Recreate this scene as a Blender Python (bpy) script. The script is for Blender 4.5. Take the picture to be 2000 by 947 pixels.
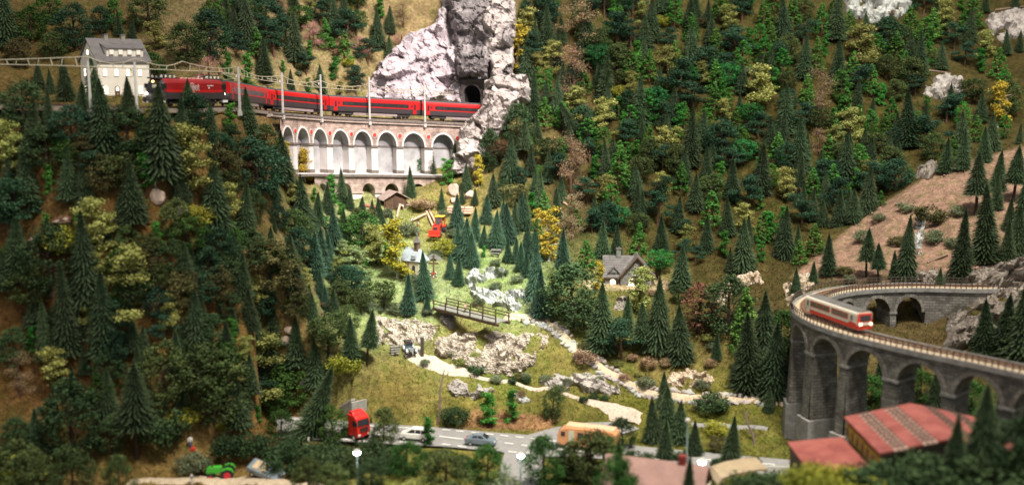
import bpy, math, random
import numpy as np
from mathutils import Vector, Matrix, noise as mnoise

# ------------------------------------------------------------------ camera, lamps, exposure
SC = bpy.context.scene
for o in list(bpy.data.objects): bpy.data.objects.remove(o)
COL = SC.collection
FPX = 2050.0; CAMZ = 0.62; PITCH = math.radians(8.97)
cam_d = bpy.data.cameras.new('camera'); cam = bpy.data.objects.new('camera', cam_d); COL.objects.link(cam)
cam.location = (0, 0, CAMZ); cam.rotation_euler = (math.radians(90) - PITCH, 0, 0)
cam_d.sensor_width = 36; cam_d.lens = FPX / 2000 * 36; cam_d.clip_start = 0.02; cam_d.clip_end = 60
cam_d.dof.use_dof = True; cam_d.dof.focus_distance = 2.4; cam_d.dof.aperture_fstop = cam_d.lens / 1000 / 0.012
SC.camera = cam
SC.render.resolution_x = 1024; SC.render.resolution_y = 484
W = bpy.data.worlds.new('World'); SC.world = W; W.use_nodes = True
W.node_tree.nodes['Background'].inputs[0].default_value = (0.95, 0.97, 0.95, 1)
W.node_tree.nodes['Background'].inputs[1].default_value = 0.29
SC.view_settings.view_transform = 'Standard'; SC.view_settings.look = 'None'
SC.view_settings.exposure = 0.36; SC.view_settings.gamma = 1.0; SC.view_settings.use_curve_mapping = False

def aim(o, target):
    d = Vector(target) - o.location
    o.rotation_euler = d.to_track_quat('-Z', 'Y').to_euler()
def area(name, loc, target, size, power, color):
    d = bpy.data.lights.new(name, 'AREA'); d.shape = 'DISK'; d.size = size; d.energy = power; d.color = color
    o = bpy.data.objects.new(name, d); COL.objects.link(o); o.location = loc; aim(o, target); return o
def spot(name, loc, target, ang, blend, power, color, rad=0.05):
    d = bpy.data.lights.new(name, 'SPOT'); d.spot_size = math.radians(ang); d.spot_blend = blend
    d.energy = power; d.color = color; d.shadow_soft_size = rad
    o = bpy.data.objects.new(name, d); COL.objects.link(o); o.location = loc; aim(o, target); return o
# exhibition-hall ceiling lamps over the layout, plus an added hillside fill
area('ceiling_lamp', (0.7, 0.9, 3.2), (0.2, 2.2, 0.2), 0.35, 105, (1.0, 0.91, 0.78))
spot('fill_hillside', (-0.9, 0.3, 2.5), (-0.62, 1.86, 0.30), 42, 1.0, 60, (1.0, 0.91, 0.74), 0.15)  # extra fill added to brighten the dark left slope
spot('spot_slope', (1.3, 0.9, 2.6), (0.62, 2.75, 0.50), 50, 1.0, 200, (0.98, 1.0, 0.88), 0.14)
spot('spot_meadow', (0.45, 1.0, 2.4), (-0.12, 2.30, 0.20), 23, 0.8, 245, (0.78, 1.0, 0.88), 0.04)
spot('spot_viaduct', (0.75, 1.1, 2.2), (-0.33, 2.82, 0.52), 30, 0.9, 250, (1.0, 0.83, 0.84), 0.08)
spot('spot_station', (-0.1, 0.7, 1.9), (-0.84, 2.2, 0.63), 9, 0.9, 34, (1.0, 0.92, 0.82), 0.04)
spot('spot_road', (0.35, 0.7, 2.3), (0.12, 1.85, 0.03), 34, 1.0, 150, (1.0, 0.92, 0.78), 0.10)

# ------------------------------------------------------------------ pixel <-> place
cp, sp = math.cos(PITCH), math.sin(PITCH)
def ray(px, py):
    u = (px - 1000) / FPX; v = (473.5 - py) / FPX
    return Vector((u, cp + v * sp, -sp + v * cp))
def PY(px, py, Y):
    d = ray(px, py); k = Y / d.y; return Vector((d.x * k, Y, CAMZ + d.z * k))
def PZ(px, py, z):
    d = ray(px, py); k = (z - CAMZ) / d.z; return Vector((d.x * k, d.y * k, z))
def depth(p): return p[1] * cp + (CAMZ - p[2]) * sp
def proj(p):
    D = depth(p); v = (p[1] * sp + (p[2] - CAMZ) * cp) / D
    return 1000 + FPX * p[0] / D, 473.5 - FPX * v
def pxX(px, Y, z): # X of a column at depth Y, height z
    return (px - 1000) / FPX * (Y * cp + (CAMZ - z) * sp)

# ------------------------------------------------------------------ objects
def link(o, parent=None):
    COL.objects.link(o)
    if parent is not None: o.parent = parent
    return o
def tag(o, label=None, cat=None, group=None, kind=None):
    if label: o['label'] = label
    if cat: o['category'] = cat
    if group: o['group'] = group
    if kind: o['kind'] = kind
    return o
def thing(name, label, cat, loc=(0, 0, 0), rz=0.0, group=None, sc=1.0):
    o = bpy.data.objects.new(name, None); o.empty_display_size = 0.01
    link(o); o.location = loc; o.rotation_euler = (0, 0, rz); o.scale = (sc, sc, sc)
    return tag(o, label, cat, group)
def copy_tree(o, parent=None):
    c = o.copy(); COL.objects.link(c); c.parent = parent
    for ch in o.children: copy_tree(ch, c)
    return c
class MB:
    def __init__(s): s.v = []; s.f = []; s.uv = {}
    def add(s, vs, fs):
        n = len(s.v); s.v += [tuple(v) for v in vs]; s.f += [tuple(i + n for i in f) for f in fs]; return s
    def bx(s, x0, x1, y0, y1, z0, z1):
        return s.add([(x0,y0,z0),(x1,y0,z0),(x1,y1,z0),(x0,y1,z0),(x0,y0,z1),(x1,y0,z1),(x1,y1,z1),(x0,y1,z1)],
                     [(0,3,2,1),(4,5,6,7),(0,1,5,4),(1,2,6,5),(2,3,7,6),(3,0,4,7)])
    def bar(s, p0, p1, w, h=None):
        h = h or w; p0 = Vector(p0); p1 = Vector(p1); d = (p1 - p0).normalized()
        a = d.cross(Vector((0,0,1)))
        if a.length < 1e-4: a = Vector((1,0,0))
        a.normalize(); b = a.cross(d)
        q = [a*w/2+b*h/2, -a*w/2+b*h/2, -a*w/2-b*h/2, a*w/2-b*h/2]
        return s.add([p0+x for x in q]+[p1+x for x in q], [(0,1,2,3),(7,6,5,4),(0,4,5,1),(1,5,6,2),(2,6,7,3),(3,7,4,0)])
    def cyl(s, p0, p1, r0, r1=None, n=8, cap=True):
        r1 = r0 if r1 is None else r1
        p0 = Vector(p0); p1 = Vector(p1); d = (p1 - p0).normalized()
        a = d.cross(Vector((0,0,1)))
        if a.length < 1e-4: a = Vector((1,0,0))
        a.normalize(); b = d.cross(a); vs = []
        for p, r in ((p0, r0), (p1, r1)):
            for i in range(n):
                t = 2*math.pi*i/n; vs.append(p + a*math.cos(t)*r + b*math.sin(t)*r)
        fs = [(i, (i+1)%n, n+(i+1)%n, n+i) for i in range(n)]
        if cap: fs += [tuple(range(n-1,-1,-1)), tuple(range(n, 2*n))]
        return s.add(vs, fs)
    def tube(s, pts, r, n=5):
        rs = r if isinstance(r, (list, tuple)) else [r]*len(pts)
        pts = [Vector(p) for p in pts]; vs = []; fs = []
        for k, p in enumerate(pts):
            d = (pts[min(k+1, len(pts)-1)] - pts[max(k-1, 0)]).normalized()
            a = d.cross(Vector((0.03, 0.02, 1))).normalized(); b = d.cross(a)
            for i in range(n):
                t = 2*math.pi*i/n; vs.append(p + (a*math.cos(t)+b*math.sin(t))*rs[k])
        for k in range(len(pts)-1):
            for i in range(n):
                fs.append((k*n+i, k*n+(i+1)%n, (k+1)*n+(i+1)%n, (k+1)*n+i))
        fs += [tuple(range(n-1,-1,-1)), tuple((len(pts)-1)*n+i for i in range(n))]
        return s.add(vs, fs)
    def prism(s, poly, axis, a, b):
        n = len(poly)
        def P(u, v, w): return {'y': (u, w, v), 'x': (w, u, v), 'z': (u, v, w)}[axis]
        vs = [P(u, v, a) for u, v in poly] + [P(u, v, b) for u, v in poly]
        return s.add(vs, [tuple(range(n-1,-1,-1)), tuple(range(n, 2*n))] + [(i, (i+1)%n, n+(i+1)%n, n+i) for i in range(n)])
    def lathe(s, prof, n=12, c=(0,0)):
        vs = []; fs = []
        for r, z in prof:
            for i in range(n):
                t = 2*math.pi*i/n; vs.append((c[0]+r*math.cos(t), c[1]+r*math.sin(t), z))
        for k in range(len(prof)-1):
            for i in range(n): fs.append((k*n+i, k*n+(i+1)%n, (k+1)*n+(i+1)%n, (k+1)*n+i))
        fs += [tuple(range(n-1,-1,-1)), tuple((len(prof)-1)*n+i for i in range(n))]
        return s.add(vs, fs)
    def loft(s, rings, close=True, cap=True):
        n = len(rings[0]); vs = [p for r in rings for p in r]; fs = []
        for k in range(len(rings)-1):
            for i in range(n if close else n-1):
                fs.append((k*n+i, k*n+(i+1)%n, (k+1)*n+(i+1)%n, (k+1)*n+i))
        if cap and close: fs += [tuple(range(n-1,-1,-1)), tuple((len(rings)-1)*n+i for i in range(n))]
        return s.add(vs, fs)
    def mesh(s, name, mat, sc=0.001, smooth=False):
        me = bpy.data.meshes.new(name)
        me.from_pydata([(x*sc, y*sc, z*sc) for x, y, z in s.v], [], s.f)
        import bmesh
        bm = bmesh.new(); bm.from_mesh(me); bmesh.ops.recalc_face_normals(bm, faces=bm.faces); bm.to_mesh(me); bm.free()
        me.materials.append(mat)
        if smooth: me.polygons.foreach_set('use_smooth', [True]*len(me.polygons))
        return me
    def build(s, name, mat, parent=None, sc=0.001, smooth=False, bevel=0.0):
        me = s.mesh(name, mat, sc, smooth)
        o = link(bpy.data.objects.new(name, me), parent)
        if bevel:
            m = o.modifiers.new('bevel', 'BEVEL'); m.width = bevel*sc; m.segments = 2; m.limit_method = 'ANGLE'
        return o

# ------------------------------------------------------------------ materials
_M = {}
def mat(name, c, rough=0.7, var=0.25, scale=60, bump=0.0, metal=0.0, emit=None, estr=0, c2=None, bscale=None, detail=4, rnd=0.0, spec=0.35):
    if name in _M: return _M[name]
    m = bpy.data.materials.new(name); m.use_nodes = True; _M[name] = m
    nt = m.node_tree; N = nt.nodes; L = nt.links; b = N['Principled BSDF']
    b.inputs['Roughness'].default_value = rough; b.inputs['Metallic'].default_value = metal
    b.inputs['Specular IOR Level'].default_value = spec
    tc = N.new('ShaderNodeTexCoord'); no = N.new('ShaderNodeTexNoise')
    no.inputs['Scale'].default_value = scale; no.inputs['Detail'].default_value = detail; no.inputs['Roughness'].default_value = 0.65
    L.new(tc.outputs['Object'], no.inputs['Vector'])
    r = N.new('ShaderNodeValToRGB'); L.new(no.outputs['Fac'], r.inputs['Fac'])
    c2 = c2 or tuple(min(1, x*(1+var)) for x in c); c1 = tuple(x*(1-var) for x in c)
    if c2 and var == 0: c1 = c
    r.color_ramp.elements[0].position = 0.32; r.color_ramp.elements[1].position = 0.68
    r.color_ramp.elements[0].color = (*c1, 1); r.color_ramp.elements[1].color = (*c2, 1)
    out = r.outputs['Color']
    if rnd:
        oi = N.new('ShaderNodeObjectInfo'); mr = N.new('ShaderNodeMapRange'); mr.inputs[3].default_value = 1-rnd; mr.inputs[4].default_value = 1+rnd
        L.new(oi.outputs['Random'], mr.inputs[0]); mx = N.new('ShaderNodeVectorMath'); mx.operation = 'SCALE'
        L.new(out, mx.inputs[0]); L.new(mr.outputs[0], mx.inputs['Scale']); out = mx.outputs[0]
    L.new(out, b.inputs['Base Color'])
    if bump:
        n2 = N.new('ShaderNodeTexNoise'); n2.inputs['Scale'].default_value = bscale or scale*4; n2.inputs['Detail'].default_value = 3
        L.new(tc.outputs['Object'], n2.inputs['Vector'])
        bp = N.new('ShaderNodeBump'); bp.inputs['Strength'].default_value = bump; bp.inputs['Distance'].default_value = 0.001
        L.new(n2.outputs['Fac'], bp.inputs['Height']); L.new(bp.outputs[0], b.inputs['Normal'])
    if emit:
        b.inputs['Emission Color'].default_value = (*emit, 1); b.inputs['Emission Strength'].default_value = estr
    return m
# ------------------------------------------------------------------ railway alignment (arc-length path)
class Path:
    def __init__(s, pts, n=24):
        pts = [Vector(p) for p in pts]; q = [pts[0]*2-pts[1]] + pts + [pts[-1]*2-pts[-2]]; out = []
        for i in range(1, len(q)-2):
            a, b, c, d = q[i-1:i+3]
            for k in range(n):
                t = k/n
                out.append(0.5*((2*b)+(c-a)*t+(2*a-5*b+4*c-d)*t*t+(3*b-a-3*c+d)*t**3))
        out.append(pts[-1]); s.p = out; s.s = [0.0]
        for a, b in zip(out, out[1:]): s.s.append(s.s[-1]+(b-a).length)
        s.L = s.s[-1]
    def pos(s, d):
        if d <= 0: return s.p[0] + (s.p[0]-s.p[1]).normalized()*(-d)
        if d >= s.L: return s.p[-1] + (s.p[-1]-s.p[-2]).normalized()*(d-s.L)
        i = int(np.searchsorted(s.s, d)) ; i = max(1, i)
        t = (d-s.s[i-1])/max(1e-9, s.s[i]-s.s[i-1]); return s.p[i-1].lerp(s.p[i], t)
    def tan(s, d):
        return (s.pos(d+0.01)-s.pos(d-0.01)).normalized()
    def w(s, d, off, dz):      # point beside the path: off to the right of travel, dz above it
        p = s.pos(d); t = s.tan(d); n = Vector((t.y, -t.x, 0)).normalized()
        return Vector((p.x+n.x*off, p.y+n.y*off, p.z+dz))
    def at_px(s, px, lo=0.0, hi=1e9):
        best = None
        for k in range(int(min(s.L, hi)/0.002)):
            d = k*0.002
            if d < lo: continue
            e = abs(proj(s.pos(d))[0]-px)
            if best is None or e < best[0]: best = (e, d)
        return best[1]
    def sweep(s, mb, d0, d1, sec, step=0.012, uvw=None):
        n = max(2, int((d1-d0)/step)+1); rings = []
        for k in range(n):
            d = d0+(d1-d0)*k/(n-1); rings.append([s.w(d, o, z) for o, z in sec])
        mb.loft(rings); return mb

def TP(px, py, Y): return PY(px, py, Y)
TRACK = Path([TP(-260,196,2.0), TP(-120,198,1.93), TP(0,200,1.88), TP(110,203,1.855), TP(205,206,1.86), TP(295,208,1.90), TP(360,208,1.985), TP(430,207,2.095),
              TP(474,210,2.225), TP(512,215,2.355), TP(570,220,2.49), TP(635,225,2.60), TP(720,229,2.695), TP(815,233,2.765), TP(900,237,2.82), TP(985,241,2.86), TP(1060,243,2.90)])
LOOPZ = 0.225
LOOP = Path([PZ(px, py, LOOPZ) for px, py in ((1990,557),(1890,557),(1790,555),(1710,557),(1650,562),(1605,572),(1578,587),(1576,604),(1600,621),(1645,638),(1700,653),(1800,676),(1900,696),(2000,717),(2120,742))])

# ------------------------------------------------------------------ terrain from surveyed spots (column, row, distance)
CP = []
def row(py, items):
    for px, Y in items: CP.append(tuple(PY(px, py, Y)))
row(947, [(x, 1.5) for x in (-100, 250, 500, 750, 1000, 1250, 1500, 1750, 2100)])
row(900, [(-100,1.58),(150,1.60),(300,1.62),(500,1.64),(750,1.64),(1000,1.64),(1250,1.64),(1500,1.64),(1750,1.64),(2100,1.64)])
row(850, [(-100,1.59),(0,1.60),(150,1.63),(300,1.66),(420,1.70),(550,1.745),(640,1.763),(700,1.763),(850,1.763),(1000,1.763),(1150,1.763),(1300,1.763),(1400,1.763),(1500,1.763),(1580,1.763)])
row(700, [(-100,1.65),(0,1.65),(200,1.66),(300,1.68),(400,1.72),(500,1.76),(600,1.81)])
row(550, [(-100,1.71),(0,1.71),(200,1.72),(300,1.74),(400,1.79),(500,1.86),(560,1.93),(600,2.0)])
row(400, [(-100,1.77),(0,1.77),(200,1.77),(300,1.80),(400,1.87),(500,1.99),(540,2.08)])
row(300, [(-100,1.81),(0,1.81),(200,1.80),(300,1.82),(400,1.93),(500,2.12)])
row(232, [(-100,1.85),(0,1.835),(200,1.825),(300,1.865),(400,2.0),(480,2.2)])
for px, py, Y in [(560,330,2.35),(600,400,2.40),(640,400,2.48),(700,400,2.58),(620,500,2.18),(680,500,2.3),(740,510,2.32),(640,600,2.03),(700,600,2.08),
    (640,680,1.93),(700,690,1.92),(600,780,1.82),(660,770,1.84),(640,740,1.85),(700,750,1.865),(720,790,1.845),
    (800,818,1.83),(900,818,1.83),(1000,822,1.825),(1100,812,1.84),(760,720,1.93),(760,692,1.96),(800,705,1.96),(870,717,1.955),(800,685,2.0),(870,770,1.88),(950,742,1.92),(1000,752,1.915),(1100,772,1.89),(1200,792,1.87),(1200,815,1.84),
    (1000,800,1.85),(870,706,1.965),(950,727,1.955),(1050,757,1.935),(1170,772,1.93),(850,660,2.01),(870,641,2.04),(950,633,2.06),(1050,631,2.06),(1080,650,2.04),(1150,700,1.99),(1250,760,1.93),
    (780,622,2.13),(740,622,2.12),(790,676,2.05),(740,680,2.0),(760,560,2.2),(830,540,2.28),(900,560,2.22),(960,530,2.3),(1020,560,2.22),(1000,600,2.14),(1040,610,2.1),(850,590,2.16),(800,610,2.14),
    (850,470,2.46),(850,440,2.53),(770,410,2.62),(900,420,2.6),(960,480,2.42),(1000,440,2.5),(950,380,2.66),(900,350,2.72),(860,370,2.7),(720,385,2.64),(800,390,2.66),
    (1050,500,2.35),(1100,560,2.22),(1150,560,2.22),(1220,556,2.25),(1300,556,2.25),(1050,450,2.50),(1200,450,2.52),(1350,450,2.52),(1500,450,2.46),
    (1000,350,2.70),(1100,350,2.68),(1300,350,2.67),(1500,350,2.64),(1030,250,2.84),(1200,250,2.82),(1400,250,2.80),(1600,250,2.78),(1050,150,2.96),(1200,150,2.95),(1400,150,2.94),(1600,150,2.92),(1800,150,2.9),(2000,150,2.88),(2150,150,2.88),
    (1700,400,2.52),(1600,450,2.42),(1800,330,2.59),(1900,280,2.67),(2000,230,2.75),(1560,532,2.25),(1640,462,2.36),(1700,412,2.42),(1800,352,2.48),(1900,312,2.5),(2000,287,2.5),(2100,270,2.5),
    (1750,500,2.2),(1850,450,2.24),(1950,400,2.28),(1700,540,2.12),(1900,520,2.12),(2000,480,2.12),(2100,460,2.12),(1750,640,1.95),(1830,650,1.93),(1680,660,1.92),(1900,600,1.93),(1960,530,2.03),(2000,650,1.80),(2100,640,1.80),
    (1500,560,2.2),(1450,640,2.02),(1350,660,2.02),(1450,750,1.9),(1500,790,1.84),(1400,800,1.845),(1300,700,2.0),(1200,640,2.1),(1250,600,2.17),(1350,600,2.15),(1450,570,2.22),(1520,700,1.95),(1540,790,1.83),(1590,700,1.93),
    (50,100,2.45),(250,50,2.58),(0,0,2.62),(250,0,2.68),(-150,50,2.5),(400,100,2.5),(420,150,2.42),(480,150,2.55),(560,170,2.68),(620,170,2.75),(500,50,2.8),(560,100,2.83),(680,100,2.9),(700,50,3.0),(560,0,3.0),(740,0,3.1),(650,0,3.05),(400,0,2.85),(690,180,2.84),
    (800,70,3.06),(850,50,3.12),(880,0,3.2),(950,0,3.15),(1000,100,3.0),(1000,200,2.88),(1000,280,2.78)]:
    CP.append(tuple(PY(px, py, Y)))
for x in (1050,1250,1450,1650,1850,2050): 
    CP.append(tuple(PY(x, 50, 3.08))); CP.append(tuple(PY(x, 0, 3.14)))
for x in (-1.5,-1.0,-0.5,0,0.5,1.0,1.5,1.9): CP.append((x, 3.65, 1.35)); CP.append((x, 1.15, 0.12 if .25 < x < 1.2 else 0.0)); CP.append((x,1.38,0.0))
for x, y, z in [(0.62,1.6,0.02),(0.75,1.5,0.02),(0.9,1.6,0.06),(0.6,1.75,0.02),(0.52,1.6,0.0),(0.5,1.75,0.0),(0.7,1.72,0.05),(0.85,1.75,0.12)]: CP.append((x,y,z))
for px in (60,120,180,240,290):
    for Y in (2.0, 2.15, 2.3, 2.36): CP.append((pxX(px, Y, .58), Y, 0.577))
s_v0 = TRACK.at_px(540); s_v1 = TRACK.at_px(905)
d = 0.0
while d < TRACK.L:
    if d < s_v0-0.02:
        for off in (-0.05, 0.0, 0.035): CP.append(tuple(TRACK.w(d, off, -0.016)))
    elif d < TRACK.L-0.05:
        for off in (-0.06, -0.12): CP.append(tuple(TRACK.w(d, off, -0.016)))
        if d < s_v1+.04:
            p = TRACK.w(d, 0.075, 0); f = (d-s_v0)/(s_v1-s_v0); CP.append((p.x, p.y, 0.40*(1-f)**3 + 0.305*(1-(1-f)**3) + 0.08*max(0, f-.6)/.4))
            p = TRACK.w(d, 0.02, 0); CP.append((p.x, p.y, 0.40*(1-f)**3 + 0.305*(1-(1-f)**3)+ 0.08*max(0, f-.6)/.4))
    d += 0.06
# stream bed under the footbridge
for px, Y, z in ((900,2.09,.098),(925,2.10,.10),(960,2.13,.118),(885,2.07,.094)): CP.append((pxX(px,Y,z), Y, z))
for x in (.36,.44,.52,.60,.70,.82): CP.append((x, 1.20, .115))
CP = np.array(CP)
# merge near-duplicates, then a biharmonic (kernel r) interpolation
keep = []
for i, c in enumerate(CP):
    if all((c[0]-CP[j][0])**2+(c[1]-CP[j][1])**2 > 0.0004 for j in keep): keep.append(i)
CP = CP[keep]; n = len(CP)
R_ = np.hypot(CP[:,None,0]-CP[None,:,0], CP[:,None,1]-CP[None,:,1])
A_ = np.zeros((n+3, n+3)); A_[:n,:n] = -R_ + np.eye(n)*0.004; A_[:n,n] = 1; A_[:n,n+1:n+3] = CP[:,:2]; A_[n,:n] = 1; A_[n+1:n+3,:n] = CP[:,:2].T
W_ = np.linalg.solve(A_, np.concatenate([CP[:,2], [0,0,0]]))
GX0, GX1, GY0, GY1, GS = -1.55, 1.85, 1.15, 3.6, 0.0085
gx = np.arange(GX0, GX1, GS); gy = np.arange(GY0, GY1, GS); NX, NY = len(gx), len(gy)
XX, YY = np.meshgrid(gx, gy); H = np.zeros_like(XX)
for j in range(NY):
    r = np.hypot(XX[j][:,None]-CP[None,:,0], YY[j][:,None]-CP[None,:,1])
    H[j] = -r @ W_[:n] + W_[n] + W_[n+1]*XX[j] + W_[n+2]*YY[j]
rng = np.random.default_rng(5)
Hb = H.copy()
for _ in range(14): Hb[1:-1,1:-1] = (Hb[1:-1,1:-1]*2+Hb[:-2,1:-1]+Hb[2:,1:-1]+Hb[1:-1,:-2]+Hb[1:-1,2:])/6
wb = np.clip((-.28-XX)/.1, 0, 1)*np.clip((2.0-YY)/.1, 0, 1); H = H*(1-wb)+Hb*wb
def vnoise(x, y, cell, seed):       # smooth value noise
    r = np.random.default_rng(seed).random((256, 256)); u = x/cell; v = y/cell
    i = np.floor(u).astype(int); j = np.floor(v).astype(int); fu = u-i; fv = v-j; fu = fu*fu*(3-2*fu); fv = fv*fv*(3-2*fv)
    g = lambda a, b: r[a % 256, b % 256]
    return (g(i,j)*(1-fu)+g(i+1,j)*fu)*(1-fv)+(g(i,j+1)*(1-fu)+g(i+1,j+1)*fu)*fv - 0.5
def inpoly(px, py, poly):
    px = np.asarray(px, float); py = np.asarray(py, float); c = np.zeros(px.shape, bool); n = len(poly)
    for i in range(n):
        x0, y0 = poly[i]; x1, y1 = poly[(i+1) % n]
        if y0 == y1: continue
        m = ((y0 > py) != (y1 > py)) & (px < (x1-x0)*(py-y0)/(y1-y0)+x0); c ^= m
    return c
def distpoly(px, py, poly):
    px = np.asarray(px, float); py = np.asarray(py, float); d = np.full(px.shape, 1e9); n = len(poly)
    for i in range(n):
        x0, y0 = poly[i]; x1, y1 = poly[(i+1) % n]; dx, dy = x1-x0, y1-y0
        t = np.clip(((px-x0)*dx+(py-y0)*dy)/(dx*dx+dy*dy+1e-12), 0, 1); d = np.minimum(d, np.hypot(px-x0-t*dx, py-y0-t*dy))
    return np.where(inpoly(px, py, poly), d, -d)
far = [(540,812),(640,819),(700,825),(760,829),(865,836),(954,844),(1030,850),(1080,836),(1140,826),(1215,824),(1250,838),(1180,858),(1250,872),(1400,886),(1560,900)]
near = [(1560,930),(1400,916),(1250,902),(1100,891),(1062,893),(1050,960),(1040,1040),(930,1040),(965,960),(985,884),(865,872),(760,868),(640,860),(540,856)]
ROADPX = far + near
ROADW = [tuple(PZ(x, y, 0.0))[:2] for x, y in ROADPX]
rd = distpoly(XX, YY, ROADW)
bumps = 0.020*vnoise(XX, YY, 0.11, 1)+0.012*vnoise(XX, YY, 0.05, 2)+0.006*vnoise(XX, YY, 0.022, 3)
BROWN0 = [(1545,540),(1640,462),(1700,412),(1800,352),(1900,312),(2000,286),(2150,265),(2150,560),(1900,556),(1700,552)]
# keep the ground smooth under railway, road, buildings
dtr = np.full(XX.shape, 1e9)
for k in range(int(TRACK.L/0.02)):
    p = TRACK.pos(k*0.02); dtr = np.minimum(dtr, np.hypot(XX-p.x, YY-p.y))
calm = np.clip((dtr-0.04)/0.06, 0, 1)*np.clip(-rd/0.05, 0, 1)
for cx, cy, r in ((-0.84,2.24,0.12),(0.25,2.32,0.10),(-0.20,2.30,0.06),(-0.28,2.62,0.06)):
    calm *= np.clip((np.hypot(XX-cx, YY-cy)-r*0.7)/(r*0.5), 0, 1)
brn = np.clip(distpoly(1000+FPX*XX/(YY*cp+(CAMZ-H)*sp), 473.5-FPX*(YY*sp+(H-CAMZ)*cp)/(YY*cp+(CAMZ-H)*sp), BROWN0)/20, 0, 1)*(YY < 2.56)
H += bumps*calm + brn*(0.010*vnoise(XX, YY, 0.03, 21)+0.008*np.abs(vnoise(XX, YY, 0.06, 22)))
H = np.where(rd > -0.012, np.minimum(H, -0.0012), H)
H = np.where((rd > -0.035) & (rd <= -0.012), np.minimum(H, -0.0012+(-rd-0.012)*0.9), H)
hq = PY(1184, 556, 2.27)
H = np.where((XX > hq.x-.02) & (XX < hq.x+.125) & (YY > 2.235) & (YY < 2.345), np.minimum(H, hq.z+.0005), H)
H = np.where((XX > hq.x-.02) & (XX < hq.x+.125) & (YY > 2.235) & (YY < 2.28), hq.z-.001, H)
def hz(x, y):
    u = np.clip((np.asarray(x, float)-GX0)/GS, 0, NX-1.001); v = np.clip((np.asarray(y, float)-GY0)/GS, 0, NY-1.001)
    i = u.astype(int); j = v.astype(int); fu = u-i; fv = v-j
    return (H[j,i]*(1-fu)+H[j,i+1]*fu)*(1-fv)+(H[j+1,i]*(1-fu)+H[j+1,i+1]*fu)*fv
# the formation must not rise above the track
tz = np.full(XX.shape, np.inf)
for k in range(int(TRACK.L/0.01)):
    p = TRACK.pos(k*0.01); i0 = int((p.x-GX0)/GS); j0 = int((p.y-GY0)/GS)
    if p.x > pxX(975, p.y, p.z): break
    for dj in range(-5, 6):
        for di in range(-5, 6):
            i, j = i0+di, j0+dj
            if 0 <= i < NX and 0 <= j < NY and (di*di+dj*dj)*GS*GS < 0.038**2: tz[j, i] = min(tz[j, i], p.z-0.014)
H = np.minimum(H, tz)
lz = np.full(XX.shape, np.inf)
for k in range(int(LOOP.L/0.01)):
    p = LOOP.pos(k*0.01); lim = LOOPZ-0.012
    lz = np.where(np.hypot(XX-p.x, YY-p.y) < 0.028, np.minimum(lz, lim), lz)
H = np.minimum(H, lz)
def cast(px, py, y0=1.16, y1=3.58, step=0.004):
    px = np.atleast_1d(np.asarray(px, float)); py = np.atleast_1d(np.asarray(py, float))
    u = (px-1000)/FPX; v = (473.5-py)/FPX; dx = u/(cp+v*sp); dz = (-sp+v*cp)/(cp+v*sp)
    hit = np.full(px.shape, np.nan); prev = None
    for Y in np.arange(y0, y1, step):
        z = CAMZ+dz*Y; h = hz(dx*Y, np.full(px.shape, Y)); new = (z <= h) & np.isnan(hit); hit[new] = Y
    hit = np.where(np.isnan(hit), y1, hit)
    return np.stack([dx*hit, hit, CAMZ+dz*hit], -1)
def hz1(x, y):
    u = min(max((x-GX0)/GS, 0), NX-1.001); v = min(max((y-GY0)/GS, 0), NY-1.001); i = int(u); j = int(v); fu = u-i; fv = v-j
    return float((H[j,i]*(1-fu)+H[j,i+1]*fu)*(1-fv)+(H[j+1,i]*(1-fu)+H[j+1,i+1]*fu)*fv)
def gp(px, py):
    d = ray(px, py); dx = d.x/d.y; dz = d.z/d.y; Y = 1.3
    while Y < 3.57 and CAMZ+dz*Y > hz1(dx*Y, Y): Y += .008
    a, b = Y-.008, Y
    for _ in range(6):
        m = (a+b)/2
        if CAMZ+dz*m > hz1(dx*m, m): a = m
        else: b = m
    return Vector((dx*b, b, hz1(dx*b, b)))

# colour of the scatter material, laid per area of the layout
CC = [((0,250),(.20,.125,.05)),((0,600),(.19,.115,.045)),((150,700),(.22,.12,.05)),((300,450),(.30,.19,.07)),((300,250),(.26,.19,.07)),((400,600),(.30,.18,.07)),((350,850),(.26,.20,.08)),((480,350),(.22,.16,.06)),
      ((500,750),(.26,.16,.06)),((100,900),(.20,.15,.06)),((150,100),(.22,.15,.06)),((400,60),(.30,.22,.12)),((550,120),(.36,.28,.15)),((700,80),(.33,.25,.13)),((780,30),(.34,.24,.13)),
      ((640,450),(.34,.34,.18)),((720,560),(.30,.33,.15)),((780,530),(.31,.34,.17)),((860,450),(.27,.22,.07)),((900,400),(.26,.18,.07)),((940,530),(.29,.33,.15)),((1020,570),(.29,.33,.16)),((860,580),(.31,.34,.18)),
      ((780,760),(.21,.155,.05)),((900,650),(.25,.185,.065)),((1080,690),(.23,.175,.055)),((1050,770),(.19,.16,.045)),((1000,740),(.18,.19,.04)),((1250,800),(.16,.15,.03)),((1400,810),(.17,.16,.035)),((900,810),(.22,.18,.05)),
      ((1200,580),(.24,.20,.06)),((1300,700),(.24,.18,.07)),((1450,600),(.16,.11,.045)),((1100,400),(.17,.12,.05)),((1300,400),(.17,.13,.045)),((1100,150),(.20,.14,.06)),((1300,200),(.16,.12,.04)),((1500,300),(.15,.115,.035)),((1500,100),(.17,.13,.045)),
      ((1700,250),(.15,.11,.035)),((1800,100),(.17,.13,.05)),((1950,150),(.15,.11,.04)),((1350,500),(.15,.11,.04)),((1600,950),(.16,.16,.04)),((1200,950),(.16,.16,.04)),((800,950),(.2,.19,.05)),((1800,650),(.16,.11,.05)),((1950,900),(.12,.12,.04))]
BROWN = [(1545,540),(1640,462),(1700,412),(1800,352),(1900,312),(2000,286),(2150,265),(2150,560),(1900,556),(1700,552)]
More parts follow.
